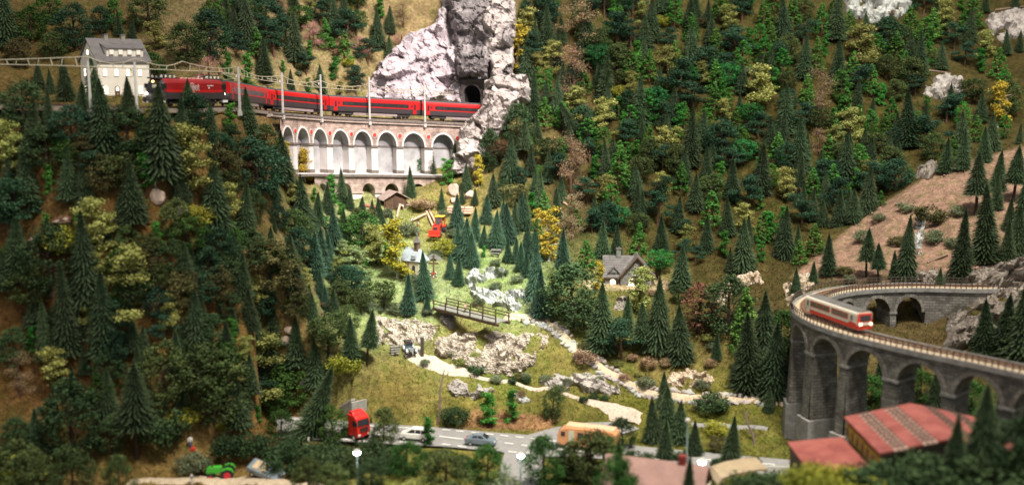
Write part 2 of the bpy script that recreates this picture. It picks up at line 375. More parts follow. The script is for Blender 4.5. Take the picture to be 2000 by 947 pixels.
EXTRA = [([(1130,545),(1330,545),(1320,566),(1150,566)],(.36,.26,.17)),([(930,795),(1090,815),(1075,842),(880,836)],(.25,.14,.07)),([(700,838),(700,822),(900,822),(900,838)],(.20,.17,.05)),
         ([(1130,525),(1350,525),(1340,548),(1130,548)],(.20,.16,.06))]
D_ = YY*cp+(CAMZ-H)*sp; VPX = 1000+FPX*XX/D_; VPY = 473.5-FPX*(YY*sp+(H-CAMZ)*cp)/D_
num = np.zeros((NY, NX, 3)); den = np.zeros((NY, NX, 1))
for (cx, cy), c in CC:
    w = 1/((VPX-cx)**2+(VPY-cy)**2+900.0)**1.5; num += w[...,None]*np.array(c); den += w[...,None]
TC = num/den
shade = np.interp(VPX, [-100,300,560,700,1000,1100,1600,2100], [.50,.54,.62,.80,.80,.46,.42,.42]); shade = np.where(VPY > 640, np.maximum(shade, .72), shade); shade = np.where((VPX < 640) & (VPY > 210), shade*.85, shade); shade = np.where((VPX > 1560) & (VPY > 560), .55, shade); TC = TC*shade[...,None]*np.where((VPX < 620)[...,None] & (VPY > 210)[...,None], np.array([1.12,.95,.85]), np.array([.97,1.0,.92]))  # ground tint lowered by area: duller soil, with woodland shade put into the colour
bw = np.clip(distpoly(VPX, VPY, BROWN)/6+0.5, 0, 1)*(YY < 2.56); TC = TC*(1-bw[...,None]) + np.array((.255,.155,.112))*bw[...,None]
for poly, c in EXTRA:
    w = np.clip(distpoly(VPX, VPY, poly)/5+0.5, 0, 1); TC = TC*(1-w[...,None])+np.array(c)*w[...,None]

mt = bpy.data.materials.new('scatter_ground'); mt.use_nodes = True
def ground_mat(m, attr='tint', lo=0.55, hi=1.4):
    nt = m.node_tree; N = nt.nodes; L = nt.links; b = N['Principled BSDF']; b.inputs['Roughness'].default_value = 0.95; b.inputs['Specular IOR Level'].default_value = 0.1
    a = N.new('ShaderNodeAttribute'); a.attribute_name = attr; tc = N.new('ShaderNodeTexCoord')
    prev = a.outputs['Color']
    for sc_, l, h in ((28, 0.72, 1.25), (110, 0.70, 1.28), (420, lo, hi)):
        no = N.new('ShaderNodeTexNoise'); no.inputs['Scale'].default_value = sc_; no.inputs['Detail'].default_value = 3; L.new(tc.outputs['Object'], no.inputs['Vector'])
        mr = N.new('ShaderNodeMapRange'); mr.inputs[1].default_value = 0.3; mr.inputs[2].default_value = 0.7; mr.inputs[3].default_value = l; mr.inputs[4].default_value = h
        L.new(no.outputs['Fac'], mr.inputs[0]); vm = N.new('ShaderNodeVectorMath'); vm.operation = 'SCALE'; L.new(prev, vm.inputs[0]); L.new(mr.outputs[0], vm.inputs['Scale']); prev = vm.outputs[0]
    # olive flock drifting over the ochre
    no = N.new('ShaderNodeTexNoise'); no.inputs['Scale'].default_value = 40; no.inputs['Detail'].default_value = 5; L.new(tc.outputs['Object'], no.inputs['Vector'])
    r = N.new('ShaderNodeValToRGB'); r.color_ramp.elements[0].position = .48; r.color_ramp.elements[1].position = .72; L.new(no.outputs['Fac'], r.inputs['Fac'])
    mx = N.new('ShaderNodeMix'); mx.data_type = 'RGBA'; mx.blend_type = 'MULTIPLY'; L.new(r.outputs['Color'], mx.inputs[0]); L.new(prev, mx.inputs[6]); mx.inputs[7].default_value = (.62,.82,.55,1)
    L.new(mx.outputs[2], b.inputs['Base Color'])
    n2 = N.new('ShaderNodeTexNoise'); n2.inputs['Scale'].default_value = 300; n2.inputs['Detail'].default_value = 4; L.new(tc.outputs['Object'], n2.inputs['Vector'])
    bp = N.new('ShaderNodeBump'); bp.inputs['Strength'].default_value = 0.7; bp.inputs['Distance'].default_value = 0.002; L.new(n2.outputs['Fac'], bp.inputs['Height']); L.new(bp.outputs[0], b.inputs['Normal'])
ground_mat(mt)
# tunnel hole in the hillside
PORT = TP(922, 222, 2.93)
idx = np.arange(NX*NY).reshape(NY, NX)
fc = np.stack([idx[:-1,:-1], idx[:-1,1:], idx[1:,1:], idx[1:,:-1]], -1)
cxm = (XX[:-1,:-1]+GS/2)-PORT.x; cym = (YY[:-1,:-1]+GS/2)-PORT.y
ux, uy = 0.42, 0.907   # tunnel direction
al = cxm*ux+cym*uy; ac = cxm*uy-cym*ux
hole = (al > -0.01) & (al < 0.30) & (np.abs(ac) < 0.030) & (H[:-1,:-1] < 0.66)
fc = fc[~hole].reshape(-1, 4)
me = bpy.data.meshes.new('ground'); me.vertices.add(NX*NY); me.vertices.foreach_set('co', np.stack([XX, YY, H], -1).astype(np.float32).ravel())
me.loops.add(len(fc)*4); me.polygons.add(len(fc)); me.loops.foreach_set('vertex_index', fc.ravel().astype(np.int32))
me.polygons.foreach_set('loop_start', np.arange(0, len(fc)*4, 4, dtype=np.int32)); me.polygons.foreach_set('loop_total', np.full(len(fc), 4, dtype=np.int32))
me.update(); me.validate()
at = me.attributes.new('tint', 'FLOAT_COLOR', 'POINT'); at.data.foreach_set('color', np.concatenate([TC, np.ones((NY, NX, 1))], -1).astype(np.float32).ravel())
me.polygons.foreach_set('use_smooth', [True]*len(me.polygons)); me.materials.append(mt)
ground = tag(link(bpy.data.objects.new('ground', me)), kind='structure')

# ------------------------------------------------------------------ grass flock standing on the ground
NG = 70000
gxr = rng.uniform(-1.0, 1.2, NG); gyr = rng.uniform(1.45, 3.1, NG); 
gzr = hz(gxr, gyr); gd = gyr*cp+(CAMZ-gzr)*sp; gpx = 1000+FPX*gxr/gd; gpy = 473.5-FPX*(gyr*sp+(gzr-CAMZ)*cp)/gd
okg = (gpx > -60) & (gpx < 2060) & (gpy > -30) & (gpy < 1000) & (distpoly(gxr, gyr, ROADW) < -0.006) & (~inpoly(gpx, gpy, BROWN) | (rng.random(NG) < 0.08))
dt2 = np.full(NG, 1e9)
for k in range(0, int(TRACK.L/0.02)):
    p = TRACK.pos(k*0.02); dt2 = np.minimum(dt2, np.hypot(gxr-p.x, gyr-p.y))
okg &= dt2 > 0.03
gxr, gyr, gzr = gxr[okg], gyr[okg], gzr[okg]; m_ = len(gxr)
gi = np.clip(((gyr-GY0)/GS).astype(int), 0, NY-1); gj = np.clip(((gxr-GX0)/GS).astype(int), 0, NX-1); gcol = TC[gi, gj]
V = []; Cc = []
for b_ in range(3):
    a = rng.uniform(0, 2*np.pi, m_); hh = rng.uniform(0.0020, 0.0050, m_); w_ = rng.uniform(0.0006, 0.0013, m_); ln = rng.uniform(0, 0.003, m_); a2 = rng.uniform(0, 6.28, m_)
    ox = rng.uniform(-.002, .002, m_); oy = rng.uniform(-.002, .002, m_)
    V.append(np.stack([np.stack([gxr+ox-np.cos(a)*w_, gyr+oy-np.sin(a)*w_, gzr-.001], -1), np.stack([gxr+ox+np.cos(a)*w_, gyr+oy+np.sin(a)*w_, gzr-.001], -1), np.stack([gxr+ox+np.cos(a2)*ln, gyr+oy+np.sin(a2)*ln, gzr+hh], -1)], 1))
    k_ = rng.uniform(0.7, 1.45, (m_, 1))*np.where(rng.random((m_,1)) < .3, np.array([[.75,1.0,.6]]), np.array([[1.05,1.0,.9]])); Cc.append(np.repeat((gcol*k_)[:,None,:], 3, 1))
V = np.concatenate(V).reshape(-1, 3); Cc = np.concatenate(Cc).reshape(-1, 3); nf = len(V)//3
me = bpy.data.meshes.new('grass'); me.vertices.add(len(V)); me.vertices.foreach_set('co', V.astype(np.float32).ravel()); me.loops.add(len(V)); me.polygons.add(nf)
me.loops.foreach_set('vertex_index', np.arange(len(V), dtype=np.int32)); me.polygons.foreach_set('loop_start', np.arange(0, len(V), 3, dtype=np.int32)); me.polygons.foreach_set('loop_total', np.full(nf, 3, dtype=np.int32)); me.update()
at = me.attributes.new('tint', 'FLOAT_COLOR', 'POINT'); at.data.foreach_set('color', np.concatenate([Cc, np.ones((len(Cc), 1))], -1).astype(np.float32).ravel())
mg = bpy.data.materials.new('flock'); mg.use_nodes = True; ga = mg.node_tree.nodes.new('ShaderNodeAttribute'); ga.attribute_name = 'tint'
mg.node_tree.links.new(ga.outputs['Color'], mg.node_tree.nodes['Principled BSDF'].inputs['Base Color']); mg.node_tree.nodes['Principled BSDF'].inputs['Roughness'].default_value = 0.9; mg.node_tree.nodes['Principled BSDF'].inputs['Specular IOR Level'].default_value = 0.1
me.materials.append(mg)
tag(link(bpy.data.objects.new('grass', me)), 'short ochre and olive grass flock covering the slopes', 'grass', kind='stuff')
# ------------------------------------------------------------------ rock faces
def facets(P, cell, seed, n=None):
    r = np.random.default_rng(seed); lo = P.min(0)-cell; hi = P.max(0)+cell
    k = int(np.clip(np.prod((hi-lo)/cell)*0.9, 30, 2600)); C = r.uniform(lo, hi, (k, 3)); G = r.normal(0, 0.55, (k, 3)); h = r.uniform(-.5, .5, k)*cell
    out = np.zeros(len(P))
    for a in range(0, len(P), 3000):
        q = P[a:a+3000]; d = ((q[:,None,:]-C[None])**2).sum(-1); i = d.argmin(1); out[a:a+3000] = h[i]+((q-C[i])*G[i]).sum(-1)
    return out
def rock_mat(name, cols, sc=45, bump=0.8):
    if name in _M: return _M[name]
    m = bpy.data.materials.new(name); m.use_nodes = True; _M[name] = m
    nt = m.node_tree; N = nt.nodes; L = nt.links; b = N['Principled BSDF']; b.inputs['Roughness'].default_value = 0.85; b.inputs['Specular IOR Level'].default_value = 0.2
    tc = N.new('ShaderNodeTexCoord'); no = N.new('ShaderNodeTexNoise'); no.inputs['Scale'].default_value = sc; no.inputs['Detail'].default_value = 7; no.inputs['Roughness'].default_value = .68; no.inputs['Distortion'].default_value = .6
    L.new(tc.outputs['Object'], no.inputs['Vector']); r = N.new('ShaderNodeValToRGB'); L.new(no.outputs['Fac'], r.inputs['Fac'])
    e = r.color_ramp.elements; pos = np.linspace(.30, .70, len(cols))
    e[0].position = pos[0]; e[0].color = (*cols[0], 1); e[1].position = pos[-1]; e[1].color = (*cols[-1], 1)
    for p, c in zip(pos[1:-1], cols[1:-1]): x = e.new(p); x.color = (*c, 1)
    L.new(r.outputs['Color'], b.inputs['Base Color'])
    n2 = N.new('ShaderNodeTexNoise'); n2.inputs['Scale'].default_value = 190; n2.inputs['Detail'].default_value = 5; L.new(tc.outputs['Object'], n2.inputs['Vector'])
    bp = N.new('ShaderNodeBump'); bp.inputs['Strength'].default_value = bump; bp.inputs['Distance'].default_value = 0.0016; L.new(n2.outputs['Fac'], bp.inputs['Height']); L.new(bp.outputs[0], b.inputs['Normal'])
    return m
R_PINK = rock_mat('rock_pale_lilac', [(.26,.22,.25),(.41,.36,.385),(.53,.47,.49),(.62,.55,.55)])
R_PALE = rock_mat('rock_pale_grey', [(.19,.168,.16),(.34,.30,.285),(.45,.41,.385),(.54,.495,.47)])
R_DARK = rock_mat('rock_dark_grey', [(.09,.082,.084),(.17,.155,.158),(.27,.245,.245),(.40,.365,.365)])
R_TAN = rock_mat('rock_tan', [(.20,.14,.09),(.42,.33,.24),(.58,.48,.38),(.66,.58,.48)], 55)
R_TAN2 = rock_mat('rock_tan_pink', [(.10,.078,.062),(.31,.25,.205),(.50,.425,.37),(.60,.53,.475)], 85)
R_GREY = rock_mat('rock_grey_brown', [(.10,.08,.065),(.20,.165,.14),(.30,.26,.225),(.40,.36,.31)], 40)
R_WHITE = rock_mat('rock_white_grey', [(.14,.14,.14),(.34,.34,.33),(.50,.50,.48),(.62,.62,.60)], 60)
def rock(poly, material, thick=0.012, cells=(0.035, 0.014), amp=(0.5, 0.45), step=2.6, ctrl=None, seed=1, label='', outdir=None, holes=None, edge=9.0, name='rock_outcrop'):
    P = np.array(poly, float); x0, y0 = P.min(0); x1, y1 = P.max(0)
    xs = np.arange(x0-step, x1+2*step, step); ys = np.arange(y0-step, y1+2*step, step); U, Vv = np.meshgrid(xs, ys)
    jit = np.random.default_rng(seed+99); U = U+jit.uniform(-.35, .35, U.shape)*step; Vv = Vv+jit.uniform(-.35, .35, U.shape)*step
    sd = distpoly(U, Vv, poly); wob = 5*vnoise(U, Vv, 9.0, seed+7)*2; sd = sd+wob
    if holes is not None:
        for hp in holes: sd = np.minimum(sd, -distpoly(U, Vv, hp)+wob)
    ok = sd > -4
    if ctrl is None: B = cast(U.ravel(), Vv.ravel(), y0=1.5, step=0.004)
    else:
        w = np.zeros(U.size); num = np.zeros(U.size)
        for cx, cy, Y in ctrl:
            q = 1/((U.ravel()-cx)**2+(Vv.ravel()-cy)**2+60)**1.3; w += q; num += q*Y
        Y = num/w; u = (U.ravel()-1000)/FPX; v = (473.5-Vv.ravel())/FPX; k = Y/(cp+v*sp); B = np.stack([u*k, Y, CAMZ+(-sp+v*cp)*k], -1)
    dirv = np.array(outdir if outdir is not None else (0.0, -0.8, 0.6)); dirv = dirv/np.linalg.norm(dirv)
    disp = np.zeros(len(B))
    for c, a, i in zip(cells, amp, range(9)): disp += facets(B, c, seed*13+i)*a
    e = np.clip(sd.ravel()/edge, -0.5, 1.0); prof = np.where(e > 0, np.sqrt(np.clip(e,0,1)), e*1.6)
    B = B + dirv[None]*((prof*thick)+disp*np.clip(e+.3, 0, 1))[:,None]
    ny, nx = U.shape; idx = -np.ones(U.size, int); okf = ok.ravel(); idx[okf] = np.arange(okf.sum()); I = idx.reshape(ny, nx)
    q = np.stack([I[:-1,:-1], I[1:,:-1], I[1:,1:], I[:-1,1:]], -1).reshape(-1, 4); q = q[(q >= 0).all(1)]
    tri = np.concatenate([q[:,[0,1,2]], q[:,[0,2,3]]])
    me = bpy.data.meshes.new(name); me.from_pydata(B[okf].tolist(), [], tri.tolist()); me.materials.append(material)
    o = link(bpy.data.objects.new(name, me)); tag(o, label, 'rock'); return o
rock([(716,168),(738,130),(770,98),(800,62),(845,52),(862,20),(868,-25),(905,-25),(905,60),(899,200),(860,206),(716,203)], R_PINK, 0.02, (0.05,0.024,0.010), (.55,.42,.32), 2.1, outdir=(-.1,-1,.15),
     ctrl=[(720,165,2.90),(720,200,2.83),(800,205,2.885),(895,205,2.95),(800,70,3.0),(850,55,3.06),(895,60,3.07),(880,-20,3.16),(760,120,2.93),(860,130,2.96)], seed=3, label='pale lilac fractured rock cliff behind the red train', name='rock_cliff')
rock([(872,-30),(1005,-30),(1003,40),(1000,110),(996,158),(950,160),(938,150),(893,152),(889,80)], R_DARK, 0.03, (0.05,0.026,0.010), (.55,.42,.32), 2.1, outdir=(0,-1,.12),
     ctrl=[(890,155,2.925),(945,155,2.915),(1000,155,2.90),(890,60,3.0),(950,60,2.97),(1000,60,2.98),(890,-30,3.08),(1000,-30,3.06)], seed=4, label='tall dark grey rock pillar above the tunnel mouth', name='rock_cliff')
rock([(938,-30),(1005,-30),(1004,40),(1000,112),(996,158),(962,160),(952,110),(944,50)], R_PALE, 0.034, (0.05,0.026,0.010), (.55,.42,.32), 2.1, outdir=(0,-1,.12),
     ctrl=[(960,155,2.90),(1000,155,2.88),(950,60,2.955),(1000,60,2.96),(950,-30,3.04),(1000,-30,3.04)], seed=14, label='pale grey rock face beside the dark pillar above the tunnel', name='rock_cliff')
rock([(1032,150),(1000,146),(968,150),(948,162),(944,205),(922,228),(904,250),(893,280),(880,335),(915,338),(945,300),(975,255),(1005,215),(1034,195)], R_PALE, 0.016, (0.045,0.022,0.009), (.55,.42,.32), 2.0, outdir=(0,-1,.25),
     ctrl=[(1030,150,2.86),(960,152,2.83),(945,205,2.785),(900,255,2.75),(885,330,2.71),(920,330,2.715),(970,260,2.76),(1030,190,2.83)], seed=5, label='jagged pale grey rock spur hiding the end of the red train', name='rock_cliff')
holes4 = [[(928,655),(945,651),(948,664),(932,668)],[(1035,658),(1052,652),(1054,672),(1040,692),(1030,682)]]
rock([(840,672),(858,660),(900,652),(960,650),(1010,655),(1040,648),(1068,654),(1074,668),(1052,690),(1040,716),(1000,734),(950,730),(905,714),(872,702),(850,690)], R_TAN2, 0.010, (0.030,0.012,0.006), (.35,.4,.4), 1.8, seed=6, label='tan rock cliff with grass pockets above the gravel path', holes=holes4, edge=6)
rock([(1050,742),(1085,733),(1130,730),(1178,736),(1205,756),(1212,772),(1160,768),(1100,764),(1060,756)], R_PALE, 0.010, (0.028,0.012), (.55,.5), 2.3, seed=7, label='low pale rock ledge at the foot of the grassy hump', edge=6)
rock([(872,752),(896,742),(912,748),(922,772),(900,776),(878,770)], R_PALE, 0.010, (0.024,0.011), (.5,.5), 2.2, seed=8, label='pale rock lump in the grassy bank beside the dead trunk', edge=5)
rock([(916,775),(935,756),(962,750),(970,762),(945,774),(930,780)], R_PALE, 0.009, (0.024,0.011), (.5,.5), 2.2, seed=9, label='slanted pale rock in the grassy bank above the bright green shrub', edge=5)
rock([(1005,772),(1026,764),(1038,784),(1020,794),(1006,788)], R_WHITE, 0.008, (0.02,0.01), (.5,.5), 2.2, seed=10, label='small white rock in the bank behind the slim bright shrub', edge=4)
rock([(1648,-10),(1785,-10),(1778,26),(1745,36),(1712,50),(1690,36),(1650,34)], R_WHITE, 0.014, (0.035,0.014), (.6,.5), 2.4, seed=11, label='white rock outcrop high on the wooded slope', edge=6)
rock([(1802,186),(1812,156),(1845,148),(1880,152),(1880,186),(1850,192),(1820,198)], R_PALE, 0.012, (0.03,0.013), (.6,.5), 2.4, seed=12, label='squarish pale rock outcrop beneath a fallen log on the wooded slope', edge=6)
rock([(1922,40),(1950,22),(2010,18),(2010,80),(1975,76),(1960,88),(1935,66)], R_PALE, 0.012, (0.03,0.013), (.6,.5), 2.4, seed=13, label='pinkish grey rock outcrop under a long fallen log', edge=6)
rock([(1786,352),(1792,328),(1815,320),(1830,334),(1812,350)], R_GREY, 0.012, (0.03,0.012), (.6,.5), 2.2, seed=15, label='small grey rock at the crest of the brown hill', edge=4)
rock([(1838,690),(1850,640),(1848,590),(1862,560),(1890,535),(1930,518),(1975,512),(2020,520),(2020,690),(1960,680),(1900,668),(1870,690)], R_GREY, 0.022, (0.07,0.032,0.013), (.6,.55,.5), 2.6, seed=16, label='large craggy grey rock beside the curved viaduct')
rock([(905,545),(925,528),(965,522),(990,528),(985,543),(950,549),(925,562),(908,560)], R_WHITE, 0.008, (0.022,0.010), (.6,.6), 2.2, seed=17, label='white rock slab in the bright meadow beside the grey firs', edge=4)
rock([(915,572),(940,560),(985,568),(1020,565),(1032,590),(1010,612),(975,600),(940,590)], R_WHITE, 0.009, (0.022,0.010), (.7,.6), 2.2, seed=18, label='broken white rocks lining the stream above the footbridge', edge=4)
rock([(732,616),(770,622),(812,620),(850,634),(846,662),(824,676),(800,672),(770,680),(736,672)], R_TAN2, 0.010, (0.03,0.012,0.006), (.35,.4,.4), 1.8, seed=19, label='pinkish rock wall behind the vintage car', edge=5)
rock([(1286,742),(1310,728),(1350,722),(1395,730),(1402,748),(1360,756),(1310,752)], R_TAN, 0.007, (0.026,0.011), (.6,.5), 2.2, seed=20, label='flat sandy rock shelf below the brown tree', edge=5)
rock([(1392,600),(1400,565),(1430,540),(1480,532),(1490,552),(1440,566),(1412,602)], R_TAN, 0.010, (0.03,0.013), (.6,.5), 2.2, seed=21, label='sandy rock edge beside the large dark leafy tree', edge=5)
rock([(1538,600),(1530,560),(1548,536),(1580,534),(1590,556),(1560,585)], R_TAN, 0.008, (0.03,0.013), (.6,.5), 2.2, seed=22, label='sandy rock slope beside the bend of the curved viaduct', edge=5)
rock([(1784,498),(1786,450),(1796,408),(1812,412),(1806,450),(1796,500)], R_WHITE, 0.006, (0.02,0.009), (.6,.5), 2.0, seed=23, label='narrow white rock chute on the bare brown hill', edge=4)
rock([(1785,553),(1790,532),(1820,528),(1850,536),(1852,556)], R_GREY, 0.012, (0.03,0.012), (.5,.5), 2.2, seed=24, label='low grey rock beside the far end of the narrow track', edge=4)
rock([(1198,604),(1202,584),(1222,578),(1228,598),(1212,608)], R_GREY, 0.006, (0.02,0.009), (.5,.5), 2.2, seed=25, label='pale rock strip on the bank below the stone house', edge=4)
rock([(860,606),(880,612),(890,622),(886,642),(862,640),(856,624)], R_DARK, 0.010, (0.022,0.01), (.5,.5), 2.2, seed=27, label='dark wet rock under the wooden footbridge', edge=4)
# boulders ---------------------------------------------------------------
def boulder(px, py, w, h, material, label, seed, flat=1.0, group=None, p=None, parent=None, name='boulder'):
    r = random.Random(seed); p = p or gp(px, py); s = depth(p)/FPX; rx, rz = w*s/2, h*s/2
    import bmesh
    bm = bmesh.new(); bmesh.ops.create_icosphere(bm, subdivisions=2, radius=1.0)
    pl = [(Vector((r.gauss(0,1), r.gauss(0,1), r.gauss(0,1))).normalized(), r.uniform(.48,.82)) for _ in range(9)]
    for v in bm.verts:
        for nrm, d in pl:
            k = v.co.dot(nrm)
            if k > d: v.co -= nrm*(k-d)
        v.co *= 1+.06*mnoise.noise(v.co*2+Vector((seed,0,0)))
        v.co.x *= rx; v.co.y *= rx*.8; v.co.z *= rz
    me = bpy.data.meshes.new(name); bm.to_mesh(me); bm.free(); me.materials.append(material)
    o = link(bpy.data.objects.new(name, me), parent); o.location = p+Vector((0, 0.0, rz*.62)); o.rotation_euler = (0, 0, r.uniform(-.4,.4))
    if parent is None: tag(o, label, 'boulder', group)
    return o
B_PINK = rock_mat('boulder_pink', [(.34,.24,.19),(.50,.37,.30),(.60,.46,.38),(.64,.52,.44)], 60, .4)
B_GREY = rock_mat('boulder_grey', [(.26,.21,.19),(.40,.34,.31),(.50,.43,.40),(.54,.48,.45)], 60, .4)
for a in [(309,395,32,36,B_PINK,'pale pink angular boulder beneath the bright green sapling',1),(356,430,34,34,B_GREY,'grey wedge boulder beside the yellow bush',2),
          (886,382,26,32,B_PINK,'tall smooth tan boulder beside the log pile clearing',3),(917,388,20,22,B_PINK,'round tan boulder between small firs above the log pile',4),(889,395,26,14,B_PINK,'low flat tan boulder in front of the tall tan boulder',5),
          (124,438,40,18,B_GREY,'long flat brown boulder on the ochre clearing',6),(62,480,16,26,B_PINK,'small pale boulder beside a tall dark fir',7),(12,360,14,22,B_PINK,'small pinkish boulder at the foot of the olive tree',8),
          (556,672,24,24,B_PINK,'round tan boulder above the fleecy yellow-green tree',9),(566,652,26,18,B_PINK,'pale boulder on the slope above the round tan boulder',10),(590,752,14,10,B_GREY,'small stone beside the dark leafy tree',11)]:
    boulder(*a)
# ------------------------------------------------------------------ roads and paths
asphalt = mat('asphalt', (.27,.265,.26), .9, .12, 90, .3); white = mat('road_paint', (.72,.72,.70), .8, .1, 120); gravel = rock_mat('gravel', [(.30,.23,.18),(.46,.37,.30),(.56,.47,.39),(.62,.54,.46)], 260, .9)
sandp = rock_mat('sand_path', [(.34,.25,.16),(.46,.36,.25),(.56,.46,.34),(.60,.50,.38)], 160, .9)
import bmesh
bm = bmesh.new(); f = bm.faces.new([bm.verts.new((x, y, 0.0012)) for x, y in ROADW]); bmesh.ops.triangulate(bm, faces=[f]); bmesh.ops.recalc_face_normals(bm, faces=bm.faces)
me = bpy.data.meshes.new('road'); bm.to_mesh(me); bm.free(); me.materials.append(asphalt); road = tag(link(bpy.data.objects.new('road', me)), kind='structure')
def dash(x0, y0, x1, y1, w=0.0022):
    a = PZ(x0, y0, .0022); b = PZ(x1, y1, .0022); d = (b-a).normalized(); nn = Vector((-d.y, d.x, 0))*w
    MB().add([a-nn, b-nn, b+nn, a+nn], [(0,1,2,3)]).build('lane_marking', white, road, 1.0)
for l in [[(560,816),(640,823),(700,829),(760,833),(820,836)]]:
    for a, b in zip(l, l[1:]): dash(*a, *b)
for x, y in ((872,838.5),(898,841),(928,844),(956,847),(985,850),(1015,853),(1045,856),(1078,860),(1112,864),(1150,869),(1190,873)): dash(x-8, y-.8, x+8, y+.8)
dash(700,845,760,849); dash(858,851,905,857); dash(912,858,950,861)
for x, y in ((994,865),(1027,869),(1060,873),(1100,877),(1140,881)): dash(x-8.5, y-1, x+8.5, y+1)
dash(640,853,700,860); dash(700,860,760,864); dash(780,862,822,866)
for x, y in ((872,867),(902,871),(938,875),(968,878),(1001,881.5),(1035,884)): dash(x-8.5, y-1, x+8.5, y+1)
dash(1180,880,1260,890); dash(1370,896,1430,900); dash(1450,902,1510,906); dash(1250,892,1290,896)
def drape(pts, w, material, name, lift=0.0035, ncr=5, px=True):
    path = Path([gp(*p) for p in pts], 12); ws = w if isinstance(w, (list, tuple)) else [w]*2
    n = int(path.L/0.008)+2; rings = []
    for k in range(n):
        d = path.L*k/(n-1); ww = np.interp(k/(n-1), np.linspace(0, 1, len(ws)), ws)*(1+.12*math.sin(k*.9)+.1*math.sin(k*2.3)); ring = []
        for j in range(ncr):
            q = path.w(d, (j/(ncr-1)-.5)*ww, 0); ring.append((q.x, q.y, float(hz(q.x, q.y))+lift-(0.005 if j in (0, ncr-1) else 0)))
        rings.append(ring)
    o = MB().loft(rings, close=False).build(name, material, None, 1.0, smooth=True); return tag(o, kind='structure'), path
drape([(806,680),(804,692),(822,704),(850,712),(876,722),(930,735)], [.036,.034,.030,.016], gravel, 'gravel_path')
drape([(925,734),(1000,746),(1060,760),(1110,772),(1165,787),(1195,797),(1235,812),(1228,826)], [.010,.012,.012,.014,.034,.05], gravel, 'gravel_path')
drape([(1350,829),(1380,830),(1420,832),(1460,835),(1500,839)], .012, asphalt, 'side_road')
o, KERB = drape([(985,622),(1028,622),(1066,630),(1100,655),(1150,697),(1210,738),(1285,771),(1330,775),(1400,778),(1470,781),(1535,788)], [.03,.03,.018,.016,.018,.018,.02], sandp, 'sand_path')
stone = thing('stone_edging', 'row of loose pale stones edging the sandy path down the grassy hump', 'stones', KERB.pos(0))
rr = random.Random(4); d = 0.06
while d < KERB.L-.02:
    for off in (-.011, .011):
        if rr.random() < .95:
            q = KERB.w(d, off+rr.uniform(-.003,.003), 0); q.z = float(hz(q.x, q.y))
            sz = rr.uniform(8, 15); b = boulder(0,0, sz*1.4, sz, (R_WHITE, R_PALE, B_GREY)[rr.randrange(3)], '', rr.randrange(999), p=q-KERB.pos(0), parent=stone, name='stone')
            s_ = depth(q)/FPX/(depth(q-KERB.pos(0))/FPX) if True else 1; b.scale = (abs(s_),)*3
            b.location = q-KERB.pos(0)+Vector((0,0,.001))
    d += rr.uniform(.007,.011)
# ------------------------------------------------------------------ masonry helper: surfaces built in (distance, offset, height) along a path
def masonry(name, c, mortar, bw=.011, rh=.0045, var=.3, rough=.85, stain=None, bump=.6, ms=.0007):
    m = bpy.data.materials.new(name); m.use_nodes = True; nt = m.node_tree; N = nt.nodes; L = nt.links; b = N['Principled BSDF']; b.inputs['Roughness'].default_value = rough; b.inputs['Specular IOR Level'].default_value = .2
    a = N.new('ShaderNodeAttribute'); a.attribute_name = 'uvw'; br = N.new('ShaderNodeTexBrick'); L.new(a.outputs['Vector'], br.inputs['Vector'])
    br.inputs['Color1'].default_value = (*[x*(1-var) for x in c], 1); br.inputs['Color2'].default_value = (*[min(1,x*(1+var)) for x in c], 1); br.inputs['Mortar'].default_value = (*mortar, 1)
    br.inputs['Scale'].default_value = 1; br.inputs['Brick Width'].default_value = bw; br.inputs['Row Height'].default_value = rh; br.inputs['Mortar Size'].default_value = ms; br.inputs['Bias'].default_value = 0
    tc = N.new('ShaderNodeTexCoord'); no = N.new('ShaderNodeTexNoise'); no.inputs['Scale'].default_value = 55; no.inputs['Detail'].default_value = 6; L.new(tc.outputs['Object'], no.inputs['Vector'])
    r = N.new('ShaderNodeValToRGB'); r.color_ramp.elements[0].position = .35; r.color_ramp.elements[1].position = .65; r.color_ramp.elements[0].color = (*(stain or (.55,.52,.5)), 1); r.color_ramp.elements[1].color = (1.12,1.1,1.08,1); L.new(no.outputs['Fac'], r.inputs['Fac'])
    mx = N.new('ShaderNodeMix'); mx.data_type = 'RGBA'; mx.blend_type = 'MULTIPLY'; mx.inputs[0].default_value = 1; L.new(br.outputs['Color'], mx.inputs[6]); L.new(r.outputs['Color'], mx.inputs[7]); L.new(mx.outputs[2], b.inputs['Base Color'])
    bp = N.new('ShaderNodeBump'); bp.inputs['Strength'].default_value = bump; bp.inputs['Distance'].default_value = .0008; bp.invert = True; L.new(br.outputs['Fac'], bp.inputs['Height']); L.new(bp.outputs[0], b.inputs['Normal'])
    return m
